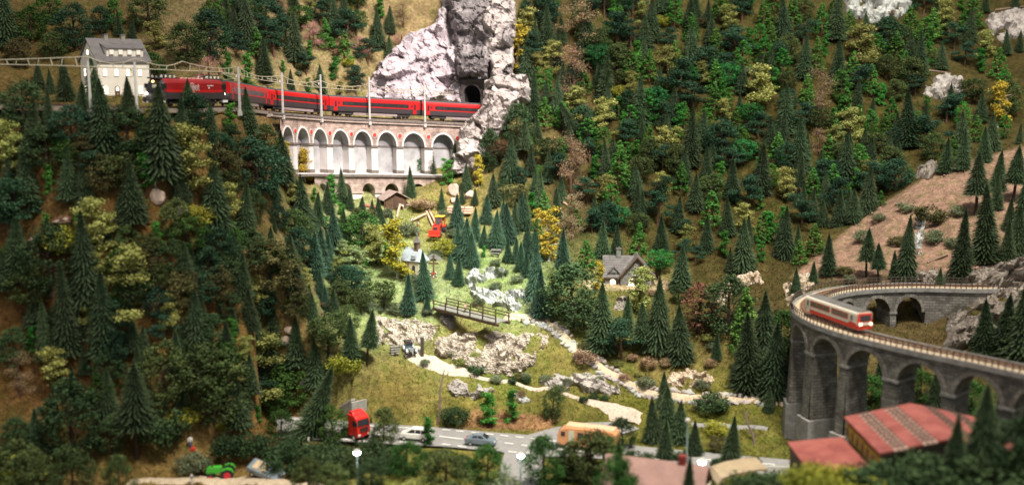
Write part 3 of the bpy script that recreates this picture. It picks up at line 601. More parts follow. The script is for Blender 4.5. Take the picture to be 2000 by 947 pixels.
class VB:
    def __init__(s, path): s.P = path; s.v = []; s.a = []; s.f = []
    def pt(s, d, o, z): s.v.append(tuple(s.P.w(d, o, z))); s.a.append((d+o, z+.5, 0)); return len(s.v)-1
    def quad(s, a, b, c, e): s.f.append((s.pt(*a), s.pt(*b), s.pt(*c), s.pt(*e)))
    def box(s, d0, d1, o0, o1, z0, z1, n=1, taper=0.0):
        for k in range(n):
            a = d0+(d1-d0)*k/n; b = d0+(d1-d0)*(k+1)/n; t = taper
            s.quad((a,o1+t,z0),(b,o1+t,z0),(b,o1,z1),(a,o1,z1)); s.quad((a,o0-t,z0),(a,o0,z1),(b,o0,z1),(b,o0-t,z0)); s.quad((a,o0,z1),(a,o1,z1),(b,o1,z1),(b,o0,z1)); s.quad((a,o0-t,z0),(b,o0-t,z0),(b,o1+t,z0),(a,o1+t,z0))
        s.quad((d0-t,o0-t,z0),(d0-t,o1+t,z0),(d0,o1,z1),(d0,o0,z1)); s.quad((d1+t,o0-t,z0),(d1,o0,z1),(d1,o1,z1),(d1+t,o1+t,z0)); return s
    def build(s, name, material, parent):
        me = bpy.data.meshes.new(name); me.from_pydata(s.v, [], s.f); at = me.attributes.new('uvw', 'FLOAT_VECTOR', 'POINT'); at.data.foreach_set('vector', np.array(s.a, np.float32).ravel())
        me.materials.append(material); o = link(bpy.data.objects.new(name, me), parent); return o
def arch_fn(c, a, b, spring):
    return lambda d: spring+b*math.sqrt(max(0, 1-((d-c)/a)**2)) if abs(d-c) < a else spring

# ------------------------------------------------------------------ main line track
ballast = rock_mat('ballast', [(.07,.055,.045),(.13,.105,.085),(.20,.165,.135),(.26,.22,.19)], 420, 1.0); railm = mat('rail_steel', (.16,.10,.075), .45, .3, 200, metal=.6); sleeper = mat('sleeper', (.075,.06,.052), .85, .3, 300)
trk = thing('railway_track', 'curving main line track carrying the red train past the station', 'track', TRACK.pos(0)); trk.location = (0,0,0)
TRACK.sweep(MB(), 0.0, TRACK.L, [(-.026,-.011),(-.019,-.0035),(.019,-.0035),(.026,-.011)]).build('ballast_bed', ballast, trk, 1.0)
for sgn in (-1, 1): TRACK.sweep(MB(), 0, TRACK.L, [(sgn*.00825-.0007,-.0025),(sgn*.00825+.0007,-.0025),(sgn*.00825+.0006,0),(sgn*.00825-.0006,0)]).build('rail', railm, trk, 1.0)
mb = MB(); d = .01
while d < TRACK.L-.1:
    mb.bar(TRACK.w(d, -.015, -.003), TRACK.w(d, .015, -.003), .0026, .0016); d += .0072
tag(mb.build('sleepers', sleeper, trk, 1.0), kind='stuff')
# ------------------------------------------------------------------ stone viaduct
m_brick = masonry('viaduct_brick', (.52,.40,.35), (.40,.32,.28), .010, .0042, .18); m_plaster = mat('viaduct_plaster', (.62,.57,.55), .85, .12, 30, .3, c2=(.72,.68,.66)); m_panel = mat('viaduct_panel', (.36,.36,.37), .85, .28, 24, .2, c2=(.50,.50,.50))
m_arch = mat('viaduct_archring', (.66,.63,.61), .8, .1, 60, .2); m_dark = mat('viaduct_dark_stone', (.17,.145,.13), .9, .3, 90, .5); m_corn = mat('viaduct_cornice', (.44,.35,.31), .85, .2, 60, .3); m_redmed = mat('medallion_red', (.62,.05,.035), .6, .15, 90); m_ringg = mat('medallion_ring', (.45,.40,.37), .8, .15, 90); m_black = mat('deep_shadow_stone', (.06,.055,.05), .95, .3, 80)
vd = thing('stone_viaduct', 'pinkish arched stone viaduct with white piers under the red train', 'viaduct', (0,0,0))
cen = [TRACK.at_px(x) for x in (567,603,647,693,744,798,856)]; cen = [2*cen[0]-cen[1]] + cen + [2*cen[-1]-cen[-2]]
FO = .032; SPR = -.072; BASE = -.142
ed = [cen[0]-(cen[1]-cen[0])/2] + [(a+b)/2 for a, b in zip(cen, cen[1:])] + [cen[-1]+(cen[-1]-cen[-2])/2]
wall = VB(TRACK)
for i, c in enumerate(cen):
    d0, d1 = ed[i], ed[i+1]; a = (d1-d0)*.37; fn = arch_fn(c, a, .036, SPR); n_ = 22
    xs = [d0+(c-a-d0)*k/3 for k in range(3)]+[c-a*math.cos(math.pi*k/n_) for k in range(n_+1)]+[c+a+(d1-c-a)*(k+1)/3 for k in range(3)]
    for u, v in zip(xs, xs[1:]): wall.quad((u,FO,fn(u)),(v,FO,fn(v)),(v,FO,-.016),(u,FO,-.016))
    sof = VB(TRACK); ring = VB(TRACK); pan = VB(TRACK)
    for k in range(n_):
        t0, t1 = math.pi*k/n_, math.pi*(k+1)/n_; A = lambda t, e: (c-(a+e)*math.cos(t), SPR+(.036+e)*math.sin(t))
        (u0,z0),(u1,z1) = A(t0,0), A(t1,0); (U0,Z0),(U1,Z1) = A(t0,.0042), A(t1,.0042)
        sof.quad((u0,FO,z0),(u1,FO,z1),(u1,.008,z1),(u0,.008,z0))
        ring.quad((u0,FO+.0014,z0),(u1,FO+.0014,z1),(U1,FO+.0014,Z1),(U0,FO+.0014,Z0)); ring.quad((u0,FO-.001,z0),(u1,FO-.001,z1),(u1,FO+.0014,z1),(u0,FO+.0014,z0)); ring.quad((U0,FO+.0014,Z0),(U1,FO+.0014,Z1),(U1,FO-.001,Z1),(U0,FO-.001,Z0))
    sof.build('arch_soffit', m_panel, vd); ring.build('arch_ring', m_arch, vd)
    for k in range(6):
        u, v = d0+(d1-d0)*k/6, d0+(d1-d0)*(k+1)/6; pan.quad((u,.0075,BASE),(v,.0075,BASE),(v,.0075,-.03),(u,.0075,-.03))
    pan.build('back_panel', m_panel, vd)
    VB(TRACK).box(c-a, c+a, .0076, .0092, SPR-.003, SPR+.001, 4).build('string_course', m_dark, vd)
    # pier between this bay and the next
    if i < len(cen)-1:
        a2 = (ed[i+2]-ed[i+1])*.37; p0, p1 = c+a, cen[i+1]-a2
        VB(TRACK).box(p0, p1, .008, FO, BASE, SPR-.0035, 1).build('pier', m_plaster, vd)
        VB(TRACK).box(p0-.002, p1+.002, .0078, FO+.003, SPR-.0033, SPR+.0012, 1).build('impost', m_dark, vd)
        VB(TRACK).box(p0-.0012, p1+.0012, .0077, FO+.0015, BASE, BASE+.009, 1).build('plinth', m_dark, vd)
        mc = (p0+p1)/2; mz = -.044; q = TRACK.w(mc, FO, mz); tq = TRACK.tan(mc); nn = Vector((tq.y,-tq.x,0)).normalized()
        rg = MB().cyl(q-nn*.001, q+nn*.0012, .0078, n=20).build('medallion', m_ringg, vd, 1.0); md = MB().cyl(q, q+nn*.0024, .0048, n=18).build('disc', m_redmed, rg, 1.0)
wall.build('spandrel_wall', m_brick, vd)
VB(TRACK).box(ed[0]-.06, ed[-1], -.012, FO+.0005, -.0165, -.010, 44).build('deck', m_corn, vd)
VB(TRACK).box(ed[0]-.06, ed[-1], .0275, FO+.007, -.0095, -.0055, 44).build('walkway', m_dark, vd)
VB(TRACK).box(ed[0]-.06, ed[-1], FO-.001, FO+.0048, -.0150, -.0098, 44).build('cornice', m_corn, vd)
VB(TRACK).box(ed[0], ed[-1], .002, FO+.012, BASE-.008, BASE+.0005, 40).build('ledge', m_plaster, vd)
VB(TRACK).box(ed[0], ed[-1], FO+.0118, FO+.015, BASE-.007, BASE-.0015, 40).build('ledge_moulding', m_dark, vd)
low = VB(TRACK); LO = FO+.009; lc = [TRACK.at_px(x) for x in (600,650,699,750,802,858)]; le = [lc[0]-.035]+[(a+b)/2 for a, b in zip(lc, lc[1:])]+[lc[-1]+.035]
for i, c in enumerate(lc):
    d0, d1 = le[i], le[i+1]; a = .021; fn = arch_fn(c, a, .021, -.187); xs = [d0]+[c-a*math.cos(math.pi*k/16) for k in range(17)]+[d1]; so = VB(TRACK)
    for j, (u, v) in enumerate(zip(xs, xs[1:])):
        low.quad((u,LO,fn(u)),(v,LO,fn(v)),(v,LO,BASE-.008),(u,LO,BASE-.008))
        if 0 < j < len(xs)-2: so.quad((u,LO,fn(u)),(v,LO,fn(v)),(v,-.01,fn(v)),(u,-.01,fn(u)))
    so.build('lower_arch_soffit', m_panel, vd)
    VB(TRACK).box(c+a, (le[i+1]+.0 if i == len(lc)-1 else lc[i+1]-a), -.01, LO, -.26, -.187, 1).build('lower_pier', m_plaster, vd)
    VB(TRACK).box(c+a-.002, (le[i+1] if i == len(lc)-1 else lc[i+1]-a)+.002, -.0105, LO+.003, -.191, -.186, 1).build('lower_impost', m_corn, vd)
low.build('lower_wall', m_brick, vd); VB(TRACK).box(le[0], le[-1], -.014, -.0102, -.27, BASE-.01, 20).build('lower_shade_backing', m_black, vd)  # near-black backing puts the shade of the open lower arches into colour
# ------------------------------------------------------------------ tunnel portal
m_port = mat('portal_stone', (.115,.10,.095), .9, .35, 120, .6); m_tun = mat('tunnel_lining', (.030,.027,.026), .95, .3, 60)
pbase = .492; tp = thing('tunnel_portal', 'dark stone tunnel portal at the foot of the tall rock pillar', 'tunnel portal', (PORT.x, PORT.y, pbase), math.atan2(uy, ux)-math.pi/2)
def parch(hw, sp_, n=20, base=0): return [(-hw, base)]+[(-hw*math.cos(math.pi*k/n), sp_+hw*math.sin(math.pi*k/n)) for k in range(n+1)]+[(hw, base)]
ia = parch(27, 78); mbw = MB(); out = [(-46,0),(-46,118)]; 
xs = [p[0] for p in ia]
fs = []
V = [(x, 0, z) for x, z in ia]+[(x, 0, 122) for x, z in ia]; nI = len(ia)
mbw.add(V, [(i, i+1, nI+i+1, nI+i) for i in range(nI-1)]); mbw.bx(-70,-27,-.5,10,0,122); mbw.bx(27,60,-.5,10,0,122); mbw.build('portal_wall', m_port, tp)
rg = MB(); n_ = 17
for k in range(n_):
    t0, t1 = math.pi*(k+.06)/n_, math.pi*(k+.94)/n_; P4 = lambda t, r_: (-r_*math.cos(t), 78+r_*math.sin(t))
    MB().prism([P4(t0,27),P4(t0,34),P4(t1,34),P4(t1,27)], 'y', -2.2, 4).build('voussoir', m_port, tp)
MB().bx(-70,60,-4,3,112,118).build('coping', m_port, tp)
MB().loft([[(x*1.01, y, z) for x, z in ia] for y in (0.5, 120, 240)], close=False).build('tunnel_lining', m_tun, tp); MB().prism([(x*1.02, z) for x, z in ia], 'y', 238, 242).build('tunnel_end', m_tun, tp)
# ------------------------------------------------------------------ catenary
m_mast = mat('mast_grey', (.50,.49,.47), .6, .12, 120); m_wire = mat('wire_buff', (.42,.38,.28), .6, .15, 120); m_insul = mat('insulator', (.75,.72,.66), .4, .1, 100)
def mast(px, side, hpx, label, arm=True):
    d = TRACK.at_px(px, 0, TRACK.L-.05); off = .036*side
    for _ in range(3):
        q = TRACK.w(d, off, -.012); e = px-proj(q)[0]; d2 = d+.004; g = proj(TRACK.w(d2, off, -.012))[0]-proj(q)[0]; d = d+max(-.03, min(.03, e*.004/g))
    q = TRACK.w(d, off, -.013); t = TRACK.tan(d); n = Vector((t.y,-t.x,0)).normalized(); rz = math.atan2(-n.y*side, -n.x*side)
    m = thing('catenary_mast', label, 'mast', q, rz, 'grey catenary masts along the main line'); h = hpx*depth(q)/FPX*1000
    MB().loft([[(-1.9,-2.3,0),(1.9,-2.3,0),(1.9,2.3,0),(-1.9,2.3,0)],[(-1.3,-1.6,h),(1.3,-1.6,h),(1.3,1.6,h),(-1.3,1.6,h)]]).build('post', m_mast, m)
    MB().bx(-3.4,3.4,-3.4,3.4,-6,3).build('footing', m_mast, m)
    if arm:
        z0 = h*.80; MB().cyl((0,0,z0),(34,0,z0+6),.75,n=6).cyl((0,0,z0-9),(34,0,z0+5),.6,n=6).cyl((10,0,z0-5),(38,0,z0-9),.6,n=6).build('cantilever', m_wire, m)
        MB().lathe([(1.5,-3),(2.0,-1),(1.5,1),(2.0,3)], 8, (5,0)).build('insulator', m_insul, m).location = (0,0,z0*.001)
    return m
for px, sd, hp, lb in [(178,1,100,'grey catenary mast in front of the station gable'),(268,1,100,'grey catenary mast at the corner of the station beside the locomotive nose'),(360,-1,52,'grey catenary mast rising behind the locomotive roof'),(465,1,88,'grey catenary mast beside the first coach'),(553,1,85,'grey catenary mast where the viaduct begins'),(628,1,87,'grey catenary mast on the viaduct between second and third coach'),
     (722,1,88,'grey catenary mast before the middle of the third coach'),(830,1,77,'grey catenary mast before the last coach'),(447,-1,36,'short grey mast behind the first coach'),(536,-1,40,'short grey mast behind the second coach'),(650,-1,38,'short grey mast behind the third coach'),(781,-1,40,'thin grey mast before the lilac cliff')]:
    mast(px, sd, hp, lb, arm=hp > 45)
cat = thing('catenary_wire', 'buff ladder-like catenary wire strung above the main line', 'catenary', (0,0,0))
ms_ = [0.0, TRACK.at_px(178), TRACK.at_px(268), TRACK.at_px(360), TRACK.at_px(465), TRACK.at_px(553), TRACK.at_px(628), TRACK.at_px(722), TRACK.at_px(830), TRACK.at_px(905)]
CW, MW = .066, .083
pc, pm = [], []; dr = []
for a, b in zip(ms_, ms_[1:]):
    n_ = max(4, int((b-a)/.022))
    for k in range(n_):
        u = k/n_; d = a+(b-a)*u; pc.append(TRACK.w(d, 0, CW)); sag = .010*4*u*(1-u); pm.append(TRACK.w(d, 0, MW-sag))
        if 0 < k: dr.append((TRACK.w(d+.003*(-1)**k, 0, CW), TRACK.w(d, 0, MW-sag)))
MB().tube(pc, .0009, 5).build('contact_wire', m_wire, cat, 1.0); MB().tube(pm, .0009, 5).build('messenger_wire', m_wire, cat, 1.0)
mb = MB()
for a, b in dr: mb.cyl(a, b, .0008, n=4)
tag(mb.build('droppers', m_wire, cat, 1.0), kind='stuff')
# ------------------------------------------------------------------ red express train
m_red = mat('train_red', (.47,.012,.013), .32, .06, 20, spec=.5); m_dred = mat('loco_red', (.27,.010,.013), .32, .08, 20, spec=.5); m_anth = mat('train_anthracite', (.042,.034,.037), .42, .12, 30, spec=.5); m_glass = mat('train_glass', (.02,.02,.022), .12, .1, 10, spec=.6); m_roof = mat('train_roof', (.075,.075,.078), .55, .15, 40)
m_und = mat('train_underframe', (.045,.04,.038), .7, .2, 60); m_gree = mat('train_skirt', (.30,.24,.23), .6, .2, 40); m_wheel = mat('wheel_steel', (.10,.085,.075), .5, .2, 60, metal=.5); m_wht = mat('white_plastic', (.78,.77,.74), .4, .04, 30); m_hl = mat('headlamp_white', (.9,.88,.8), .3, 0, 10, emit=(1,.93,.78), estr=5); m_pane = mat('coach_pane', (.035,.033,.034), .2, .4, 12, spec=.5)
def csec(w, z0, zs, zt, top=.55, n=7):   # half-rounded roof section
    pts = [(-w, z0), (-w, zs)]
    for k in range(1, n): 
        t = math.pi*k/n; pts.append((-w*math.cos(t)**1 if True else 0, zs+(zt-zs)*math.sin(t)**.7))
    return pts+[(w, zs), (w, z0)]
def bogie(parent, x, r=5.2, wb=14, frame=m_und, side=13.2):
    b = MB().bx(x-wb-6,x+wb+6,-side,-side+2.4,4,8.5).bx(x-wb-6,x+wb+6,side-2.4,side,4,8.5).bx(x-5,x+5,-side+2.4,side-2.4,4,8).build('bogie', frame, parent)
    for dx in (-wb, wb):
        for sy in (-1, 1): MB().cyl((x+dx, sy*9.6, r),(x+dx, sy*7.4, r), r, n=16).cyl((x+dx, sy*10.2, r),(x+dx, sy*7.0, r), 1.4, n=8).build('wheel', m_wheel, b)
def text_mesh(txt, size, name, material, parent, M, outline=None, ext=.15):
    cu = bpy.data.curves.new(name, 'FONT'); cu.body = txt; cu.size = size; cu.align_x = 'CENTER'
    if outline: cu.fill_mode = 'NONE'; cu.bevel_depth = outline; cu.bevel_resolution = 0; cu.resolution_u = 3
    else: cu.extrude = ext; cu.resolution_u = 3
    t = bpy.data.objects.new(name+'_tmp', cu); COL.objects.link(t); bpy.context.view_layer.update()
    me = bpy.data.meshes.new_from_object(t.evaluated_get(bpy.context.evaluated_depsgraph_get())); bpy.data.objects.remove(t)
    me.transform(M); me.materials.clear(); me.materials.append(material); me.name = name; return link(bpy.data.objects.new(name, me), parent)
def make_coach(loc, rz, label, L=262):
    t = thing('passenger_coach', label, 'train coach', loc, rz, 'red passenger coaches'); h = L/2
    low = MB().prism([(-16.5,21),(-16.5,11),(-14.5,8.5),(14.5,8.5),(16.5,11),(16.5,21)], 'x', -h, h).build('lower_body', m_anth, t)
    MB().prism([(-16.6,21),(16.6,21),(16.6,23),(-16.6,23)], 'x', -h, h).build('red_stripe', m_red, t)
    MB().prism([(-16.5,23),(16.5,23),(16.5,31),(-16.5,31)], 'x', -h, h).build('wall', m_red, t)
    up = [(-16.5,31),(16.5,31),(16.45,35),(15.9,38.2),(14.4,40.4),(-14.4,40.4),(-15.9,38.2),(-16.45,35)]; MB().prism(up, 'x', -h, h).build('upper_body', m_red, t, smooth=False)
    MB().prism([(-14.5,40.4),(14.5,40.4),(12,42.2),(8,43.4),(0,44),(-8,43.4),(-12,42.2)], 'x', -h+.5, h-.5).build('roof', m_roof, t)
    for k in range(5): MB().bx(-h+38+k*46,-h+52+k*46,-5,5,43.2,45).build('roof_unit', m_roof, t)
    for sy in (-1, 1):
        band = MB().bx(-h+36, h-36, sy*16.45-.25, sy*16.45+.25, 23.6, 31.6).build('window_band', m_glass, t)
        n_ = 11; wv = (L-72-6)/n_
        for k in range(n_): x = -h+39+k*wv; MB().bx(x+1.2, x+wv-1.2, sy*16.62-.12, sy*16.62+.16, 24.8, 30.6).build('window_pane', m_pane, band)
        for x in (-h+17, h-17):
            dr_ = MB().bx(x-5, x+5, sy*16.5-.2, sy*16.5+.3, 11, 34).build('door', m_anth if False else m_red, t); MB().bx(x-2.2, x+2.2, sy*16.7-.1, sy*16.7+.25, 20, 32).build('door_window', m_glass, dr_)
            MB().bx(x+(7 if x < 0 else -11), x+(11 if x < 0 else -7), sy*16.6-.1, sy*16.6+.2, 26, 30.5).build('small_window', m_glass, t)
        MB().bx(-h+68, h-68, sy*13.5-1, sy*13.5+1, 3.6, 8.5).build('equipment_skirt', m_gree, t)
    MB().bx(-h+66, h-66, -12.4, 12.4, 4.4, 8.4).build('underframe', m_und, t)
    for s_ in (-1, 1): MB().bx(s_*h-1.5 if s_ > 0 else -h-3, s_*h+3 if s_ > 0 else -h+1.5, -9, 9, 11, 39).build('gangway', m_und, t)
    bogie(t, -h+48); bogie(t, h-48); return t
def on_track(path, d0, d1):
    a = path.pos(d0); b = path.pos(d1); c = (a+b)/2; v = a-b
    return c, math.atan2(v.y, v.x), math.atan2(v.z, math.hypot(v.x, v.y))
s0 = TRACK.at_px(292); LL = .205; 
t = thing('locomotive', 'dark red electric locomotive with black nose heading the express train', 'locomotive'); c, rz, pt_ = on_track(TRACK, s0+.03, s0+LL-.03); t.location = c; t.rotation_euler = (0, -pt_, rz); t.scale = (1,1.1,1.12)
def lsec(w, z0, z1, sh): return [(-w, z0), (-w, z1-sh), (-w+sh*.28, z1-sh*.4), (-w+sh*.9, z1), (w-sh*.9, z1), (w-sh*.28, z1-sh*.4), (w, z1-sh), (w, z0)]
def ring(x, w, z0, z1, sh, lean=0): return [(x-lean*(z-z0)/(z1-z0), y, z) for y, z in lsec(w, z0, z1, sh)]
MB().loft([ring(x, w, 23, z, 7) for x, w, z in ((-84,17,44.5),(-60,17.2,45),(60,17.2,45),(84,17,44.5))]).build('body', m_dred, t)
for s_ in (-1, 1):
    rs_ = [ring(s_*84,17,10,44.4,7), ring(s_*92,16.6,10,43.2,8,s_*3), ring(s_*99,15.2,9.5,41.2,9,s_*8), ring(s_*102.5,13.4,9.5,38.4,9,s_*10.5)]
    MB().loft(rs_ if s_ > 0 else rs_[::-1]).build('cab_front', m_anth, t, bevel=.6)
    MB().loft([ring(s_*83.5,17.15,23.2,44.7,7), ring(s_*89,16.95,23.2,44.0,7.4,s_*2)]).build('cab_surround', m_dred, t)
    ws = MB().add([(s_*(102.1-.36*q)+s_*.5, y, 26+q) for q, y in ((0,-11.6),(0,11.6),(11,9.6),(11,-9.6))], [(0,1,2,3)]).add([(s_*(101.4-.36*q)+s_*.5, y, 26+q) for q, y in ((0,-11.6),(0,11.6),(11,9.6),(11,-9.6))], [(0,1,2,3)]).build('windscreen', m_glass, t)
    MB().bx(s_*100.6-.6, s_*100.6+.6, (1 if s_ > 0 else -9.5), (9.5 if s_ > 0 else -1), 28, 35).build('sun_blind', mat('blind', (.62,.58,.48), .7, .1, 40), ws)
    for sy in (-1, 1):
        MB().cyl((s_*101.8, sy*9.6, 20.5),(s_*104.2, sy*9.6, 20.5), 2.0, n=12).build('headlight', m_hl, t)
        MB().cyl((s_*101, sy*9, 11),(s_*108, sy*9, 11), 1.5, n=8).cyl((s_*108, sy*9, 11),(s_*109.4, sy*9, 11), 4.2, n=12).build('buffer', m_und, t)
        MB().bx(min(s_*84,s_*98), max(s_*84,s_*98), sy*16.4-.5, sy*16.4+.9, 29, 36.5).build('cab_side_window', m_glass, t)
        MB().bx(min(s_*88,s_*104), max(s_*88,s_*104), sy*12.5-4, sy*12.5+4, 6, 10).build('step_block', m_wht, t)
    MB().cyl((s_*96,0,40),(s_*99.2,0,39.6), 1.7, n=10).build('top_headlight', mat('headlamp_amber', (.9,.7,.3), .3, 0, 10, emit=(1,.62,.2), estr=3), t)
MB().prism([(-17.3,12),(17.3,12),(17.3,22.9),(-17.3,22.9)], 'x', -84, 84).build('lower_body', m_anth, t)
MB().prism([(-17.4,23),(17.4,23),(17.4,27),(-17.4,27)], 'x', -83, 83).build('bright_red_stripe', m_red, t)
MB().bx(-42,42,-12,12,4,12).build('underframe', m_und, t)
for x in (-68, 68):
    MB().bx(x-30,x+30,-11,11,44.4,46.6).build('roof_well', m_und, t)
    pg = MB(); 
    for sy in (-6, 6): pg.cyl((x-16,sy,47.5),(x+14,sy*.8,49.5),.6,n=5).cyl((x+14,sy*.8,49.5),(x-14,sy*.6,51),.5,n=5)
    pg.cyl((x-14,-14,51.4),(x-14,14,51.4),.7,n=5).cyl((x-10,-14,51.4),(x-10,14,51.4),.7,n=5).build('pantograph', m_und, t)
    for k in range(4):
        MB().lathe([(1.2,46),(1.9,47),(1.2,48),(1.9,49),(1.0,50)], 8, (x-18+k*12, 9)).build('roof_insulator', m_insul, t); MB().lathe([(1.2,46),(1.9,47),(1.2,48),(1.9,49),(1.0,50)], 8, (x-18+k*12, -9)).build('roof_insulator', m_insul, t)
MB().prism([(-11,44.6),(11,44.6),(9,47),(-9,47)], 'x', -36, 36).build('roof_cover', m_red, t)
for k in range(6): MB().bx(-33+k*12,-26+k*12,9.6,11.4,45.4,46.6).build('roof_vent', m_wht, t)
m_letter = mat('letter_grey', (.62,.52,.50), .4, .05, 30)
Mt = Matrix.Scale(.001, 4) @ Matrix.Translation((10, 17.75, 25.5)) @ Matrix(((-1,0,0,0),(0,0,1,0),(0,1,0,0),(0,0,0,1)))
text_mesh('railjet', 19, 'lettering', m_letter, t, Mt, outline=.36)
Mt2 = Matrix.Scale(.001, 4) @ Matrix.Translation((-48, 17.55, 33)) @ Matrix(((-1,0,0,0),(0,0,1,0),(0,1,0,0),(0,0,0,1)))
for k, (x, w) in enumerate(((-38,2.4),(-41.5,3),(-46,2.2),(-50,3.4),(-54.5,2.6))): MB().bx(x-w/2, x+w/2, 17.3, 17.75, 33.6, 35).build('white_mark', m_wht, t)
MB().bx(-44,-40.5,17.3,17.75,29.6,31.6).build('white_mark', m_wht, t)
bogie(t, -52, 6.0, 15); bogie(t, 52, 6.0, 15)
cs = s0+LL+.004
for k, lb in enumerate(('red and charcoal coach coupled right behind the locomotive','second red and charcoal coach, where the viaduct begins','third red and charcoal coach, over the middle of the viaduct','last red and charcoal coach, disappearing behind the rock spur')):
    c, rz, pt_ = on_track(TRACK, cs+.048, cs+.262-.048); o = make_coach(c, rz, lb); o.rotation_euler = (0, -pt_, rz); o.scale = (1,1.1,1.14); cs += .270
# ------------------------------------------------------------------ curved narrow-gauge viaduct
m_lv = masonry('loop_masonry', (.215,.203,.188), (.14,.132,.122), .012, .0052, .28, stain=(.55,.54,.52), bump=.9); m_lring = masonry('loop_archring', (.265,.248,.228), (.165,.156,.145), .006, .009, .2, bump=.6); m_lcop = mat('loop_coping', (.26,.25,.24), .85, .3, 90, .4); m_lbal = rock_mat('loop_ballast', [(.26,.19,.13),(.42,.33,.23),(.52,.42,.30),(.58,.49,.37)], 300, .9); m_rust = mat('loop_rail', (.17,.085,.05), .6, .3, 200); m_post = mat('railing_post', (.075,.055,.045), .7, .2, 100)
lv = thing('curved_viaduct', 'dark stone arched viaduct bending sharply under the small railcar', 'viaduct', (0,0,0))
HWL = .023; half = min(range(len(LOOP.p)), key=lambda i: proj(LOOP.p[i])[0]); s_turn = LOOP.s[half]
def at_off(px, off, lo, hi):
    return min((abs(proj(LOOP.w(k*.002, off, -.06))[0]-px), k*.002) for k in range(int(lo/.002), int(hi/.002)))[1]
fr = [at_off(x, HWL, s_turn-.01, LOOP.L) for x in (1611,1689,1793,1906)]
bk = [at_off(x, -HWL, .0, s_turn-.03) for x in (1774,1712)]
bays = bk[:]; 
gap0 = bk[-1]; gap1 = fr[0]; ng = max(1, round((gap1-gap0)/.088)-1)
for k in range(ng): bays.append(gap0+(gap1-gap0)*(k+1)/(ng+1))
bays += fr; bays.append(2*fr[-1]-fr[-2])
be = [bays[0]-(bays[1]-bays[0])/2]+[(a+b)/2 for a, b in zip(bays, bays[1:])]+[bays[-1]+(bays[-1]-bays[-2])/2]
CR = -.020; wo = VB(LOOP); wi = VB(LOOP)
wo.box(-.02, be[0], -HWL, HWL, -.12, -.0085, 8)
for i, c in enumerate(bays):
    d0, d1 = be[i], be[i+1]; a = (d1-d0)*.385; b_ = min(a*1.08, .040); sp_ = CR-b_; fn = arch_fn(c, a, b_, sp_); n_ = 20
    xs = [d0+(c-a-d0)*k/2 for k in range(2)]+[c-a*math.cos(math.pi*k/n_) for k in range(n_+1)]+[c+a+(d1-c-a)*(k+1)/2 for k in range(2)]
    for u, v in zip(xs, xs[1:]):
        wo.quad((u,HWL,fn(u)),(v,HWL,fn(v)),(v,HWL,-.0085),(u,HWL,-.0085)); wi.quad((v,-HWL,fn(v)),(u,-HWL,fn(u)),(u,-HWL,-.0085),(v,-HWL,-.0085))
    so = VB(LOOP); rgs = (VB(LOOP), VB(LOOP))
    for k in range(n_):
        A = lambda t, e: (c-(a+e)*math.cos(t), sp_+(b_+e)*math.sin(t)); t0, t1 = math.pi*k/n_, math.pi*(k+1)/n_
        (u0,z0),(u1,z1) = A(t0,0), A(t1,0); (U0,Z0),(U1,Z1) = A(t0,.0062), A(t1,.0062); so.quad((u0,HWL,z0),(u1,HWL,z1),(u1,-HWL,z1),(u0,-HWL,z0))
        for o_, sg, rg in ((HWL, 1, rgs[0]), (-HWL, -1, rgs[1])):
            rg.quad((u0,o_+sg*.0016,z0),(u1,o_+sg*.0016,z1),(U1,o_+sg*.0016,Z1),(U0,o_+sg*.0016,Z0)); rg.quad((U0,o_+sg*.0016,Z0),(U1,o_+sg*.0016,Z1),(U1,o_-sg*.001,Z1),(U0,o_-sg*.001,Z0)); rg.quad((u0,o_-sg*.001,z0),(u1,o_-sg*.001,z1),(u1,o_+sg*.0016,z1),(u0,o_+sg*.0016,z0))
    so.build('arch_soffit', m_lv, lv); [q.build('arch_ring', m_lring, lv) for q in rgs]
    if i < len(bays)-1:
        a2 = (be[i+2]-be[i+1])*.385; p0, p1 = c+a, bays[i+1]-a2; pm_ = LOOP.pos((p0+p1)/2); gz = float(hz(pm_.x, pm_.y))-LOOPZ-.02
        sp2 = max(sp_, CR-.04)
        if gz < sp2-.01:
            VB(LOOP).box(p0, p1, -HWL, HWL, max(gz, -.165), sp2, 3, taper=.0035).build('pier', m_lv, lv)
            VB(LOOP).box(p0-.0015, p1+.0015, -HWL-.0022, HWL+.0022, sp2-.003, sp2+.001, 2).build('impost', m_lcop, lv)
            if gz < -.165: VB(LOOP).box(p0-.007, p1+.007, -HWL-.008, HWL+.008, gz, -.165, 2, taper=.002).build('pier_base', m_lcop, lv)
wo.build('outer_wall', m_lv, lv); wi.build('inner_wall', m_lv, lv)
VB(LOOP).box(-.02, be[-1], -HWL-.001, HWL+.001, -.0088, -.0050, 70).build('deck', m_lcop, lv)
for sg in (-1, 1): VB(LOOP).box(-.02, be[-1], min(sg*HWL, sg*(HWL+.003))-(.0 if sg>0 else 0), max(sg*HWL, sg*(HWL+.003)), -.0098, -.0022, 70).build('coping', m_lcop, lv)
tr2 = thing('narrow_track', 'narrow-gauge track with sandy ballast on the curved viaduct', 'track', (0,0,0))
LOOP.sweep(MB(), -.02, be[-1], [(-.020,-.0049),(-.016,-.0022),(.016,-.0022),(.020,-.0049)]).build('ballast_bed', m_lbal, tr2, 1.0)
for sg in (-1, 1): LOOP.sweep(MB(), -.02, be[-1], [(sg*.006-.0008,-.0022),(sg*.006+.0008,-.0022),(sg*.006+.0007,0),(sg*.006-.0007,0)]).build('rail', m_rust, tr2, 1.0)
mb = MB(); d = 0.0
while d < be[-1]: mb.bar(LOOP.w(d,-.0105,-.0019), LOOP.w(d,.0105,-.0019), .0026, .0014); d += .0075
tag(mb.build('sleepers', mat('loop_sleeper', (.16,.10,.065), .85, .3, 200), tr2, 1.0), kind='stuff')
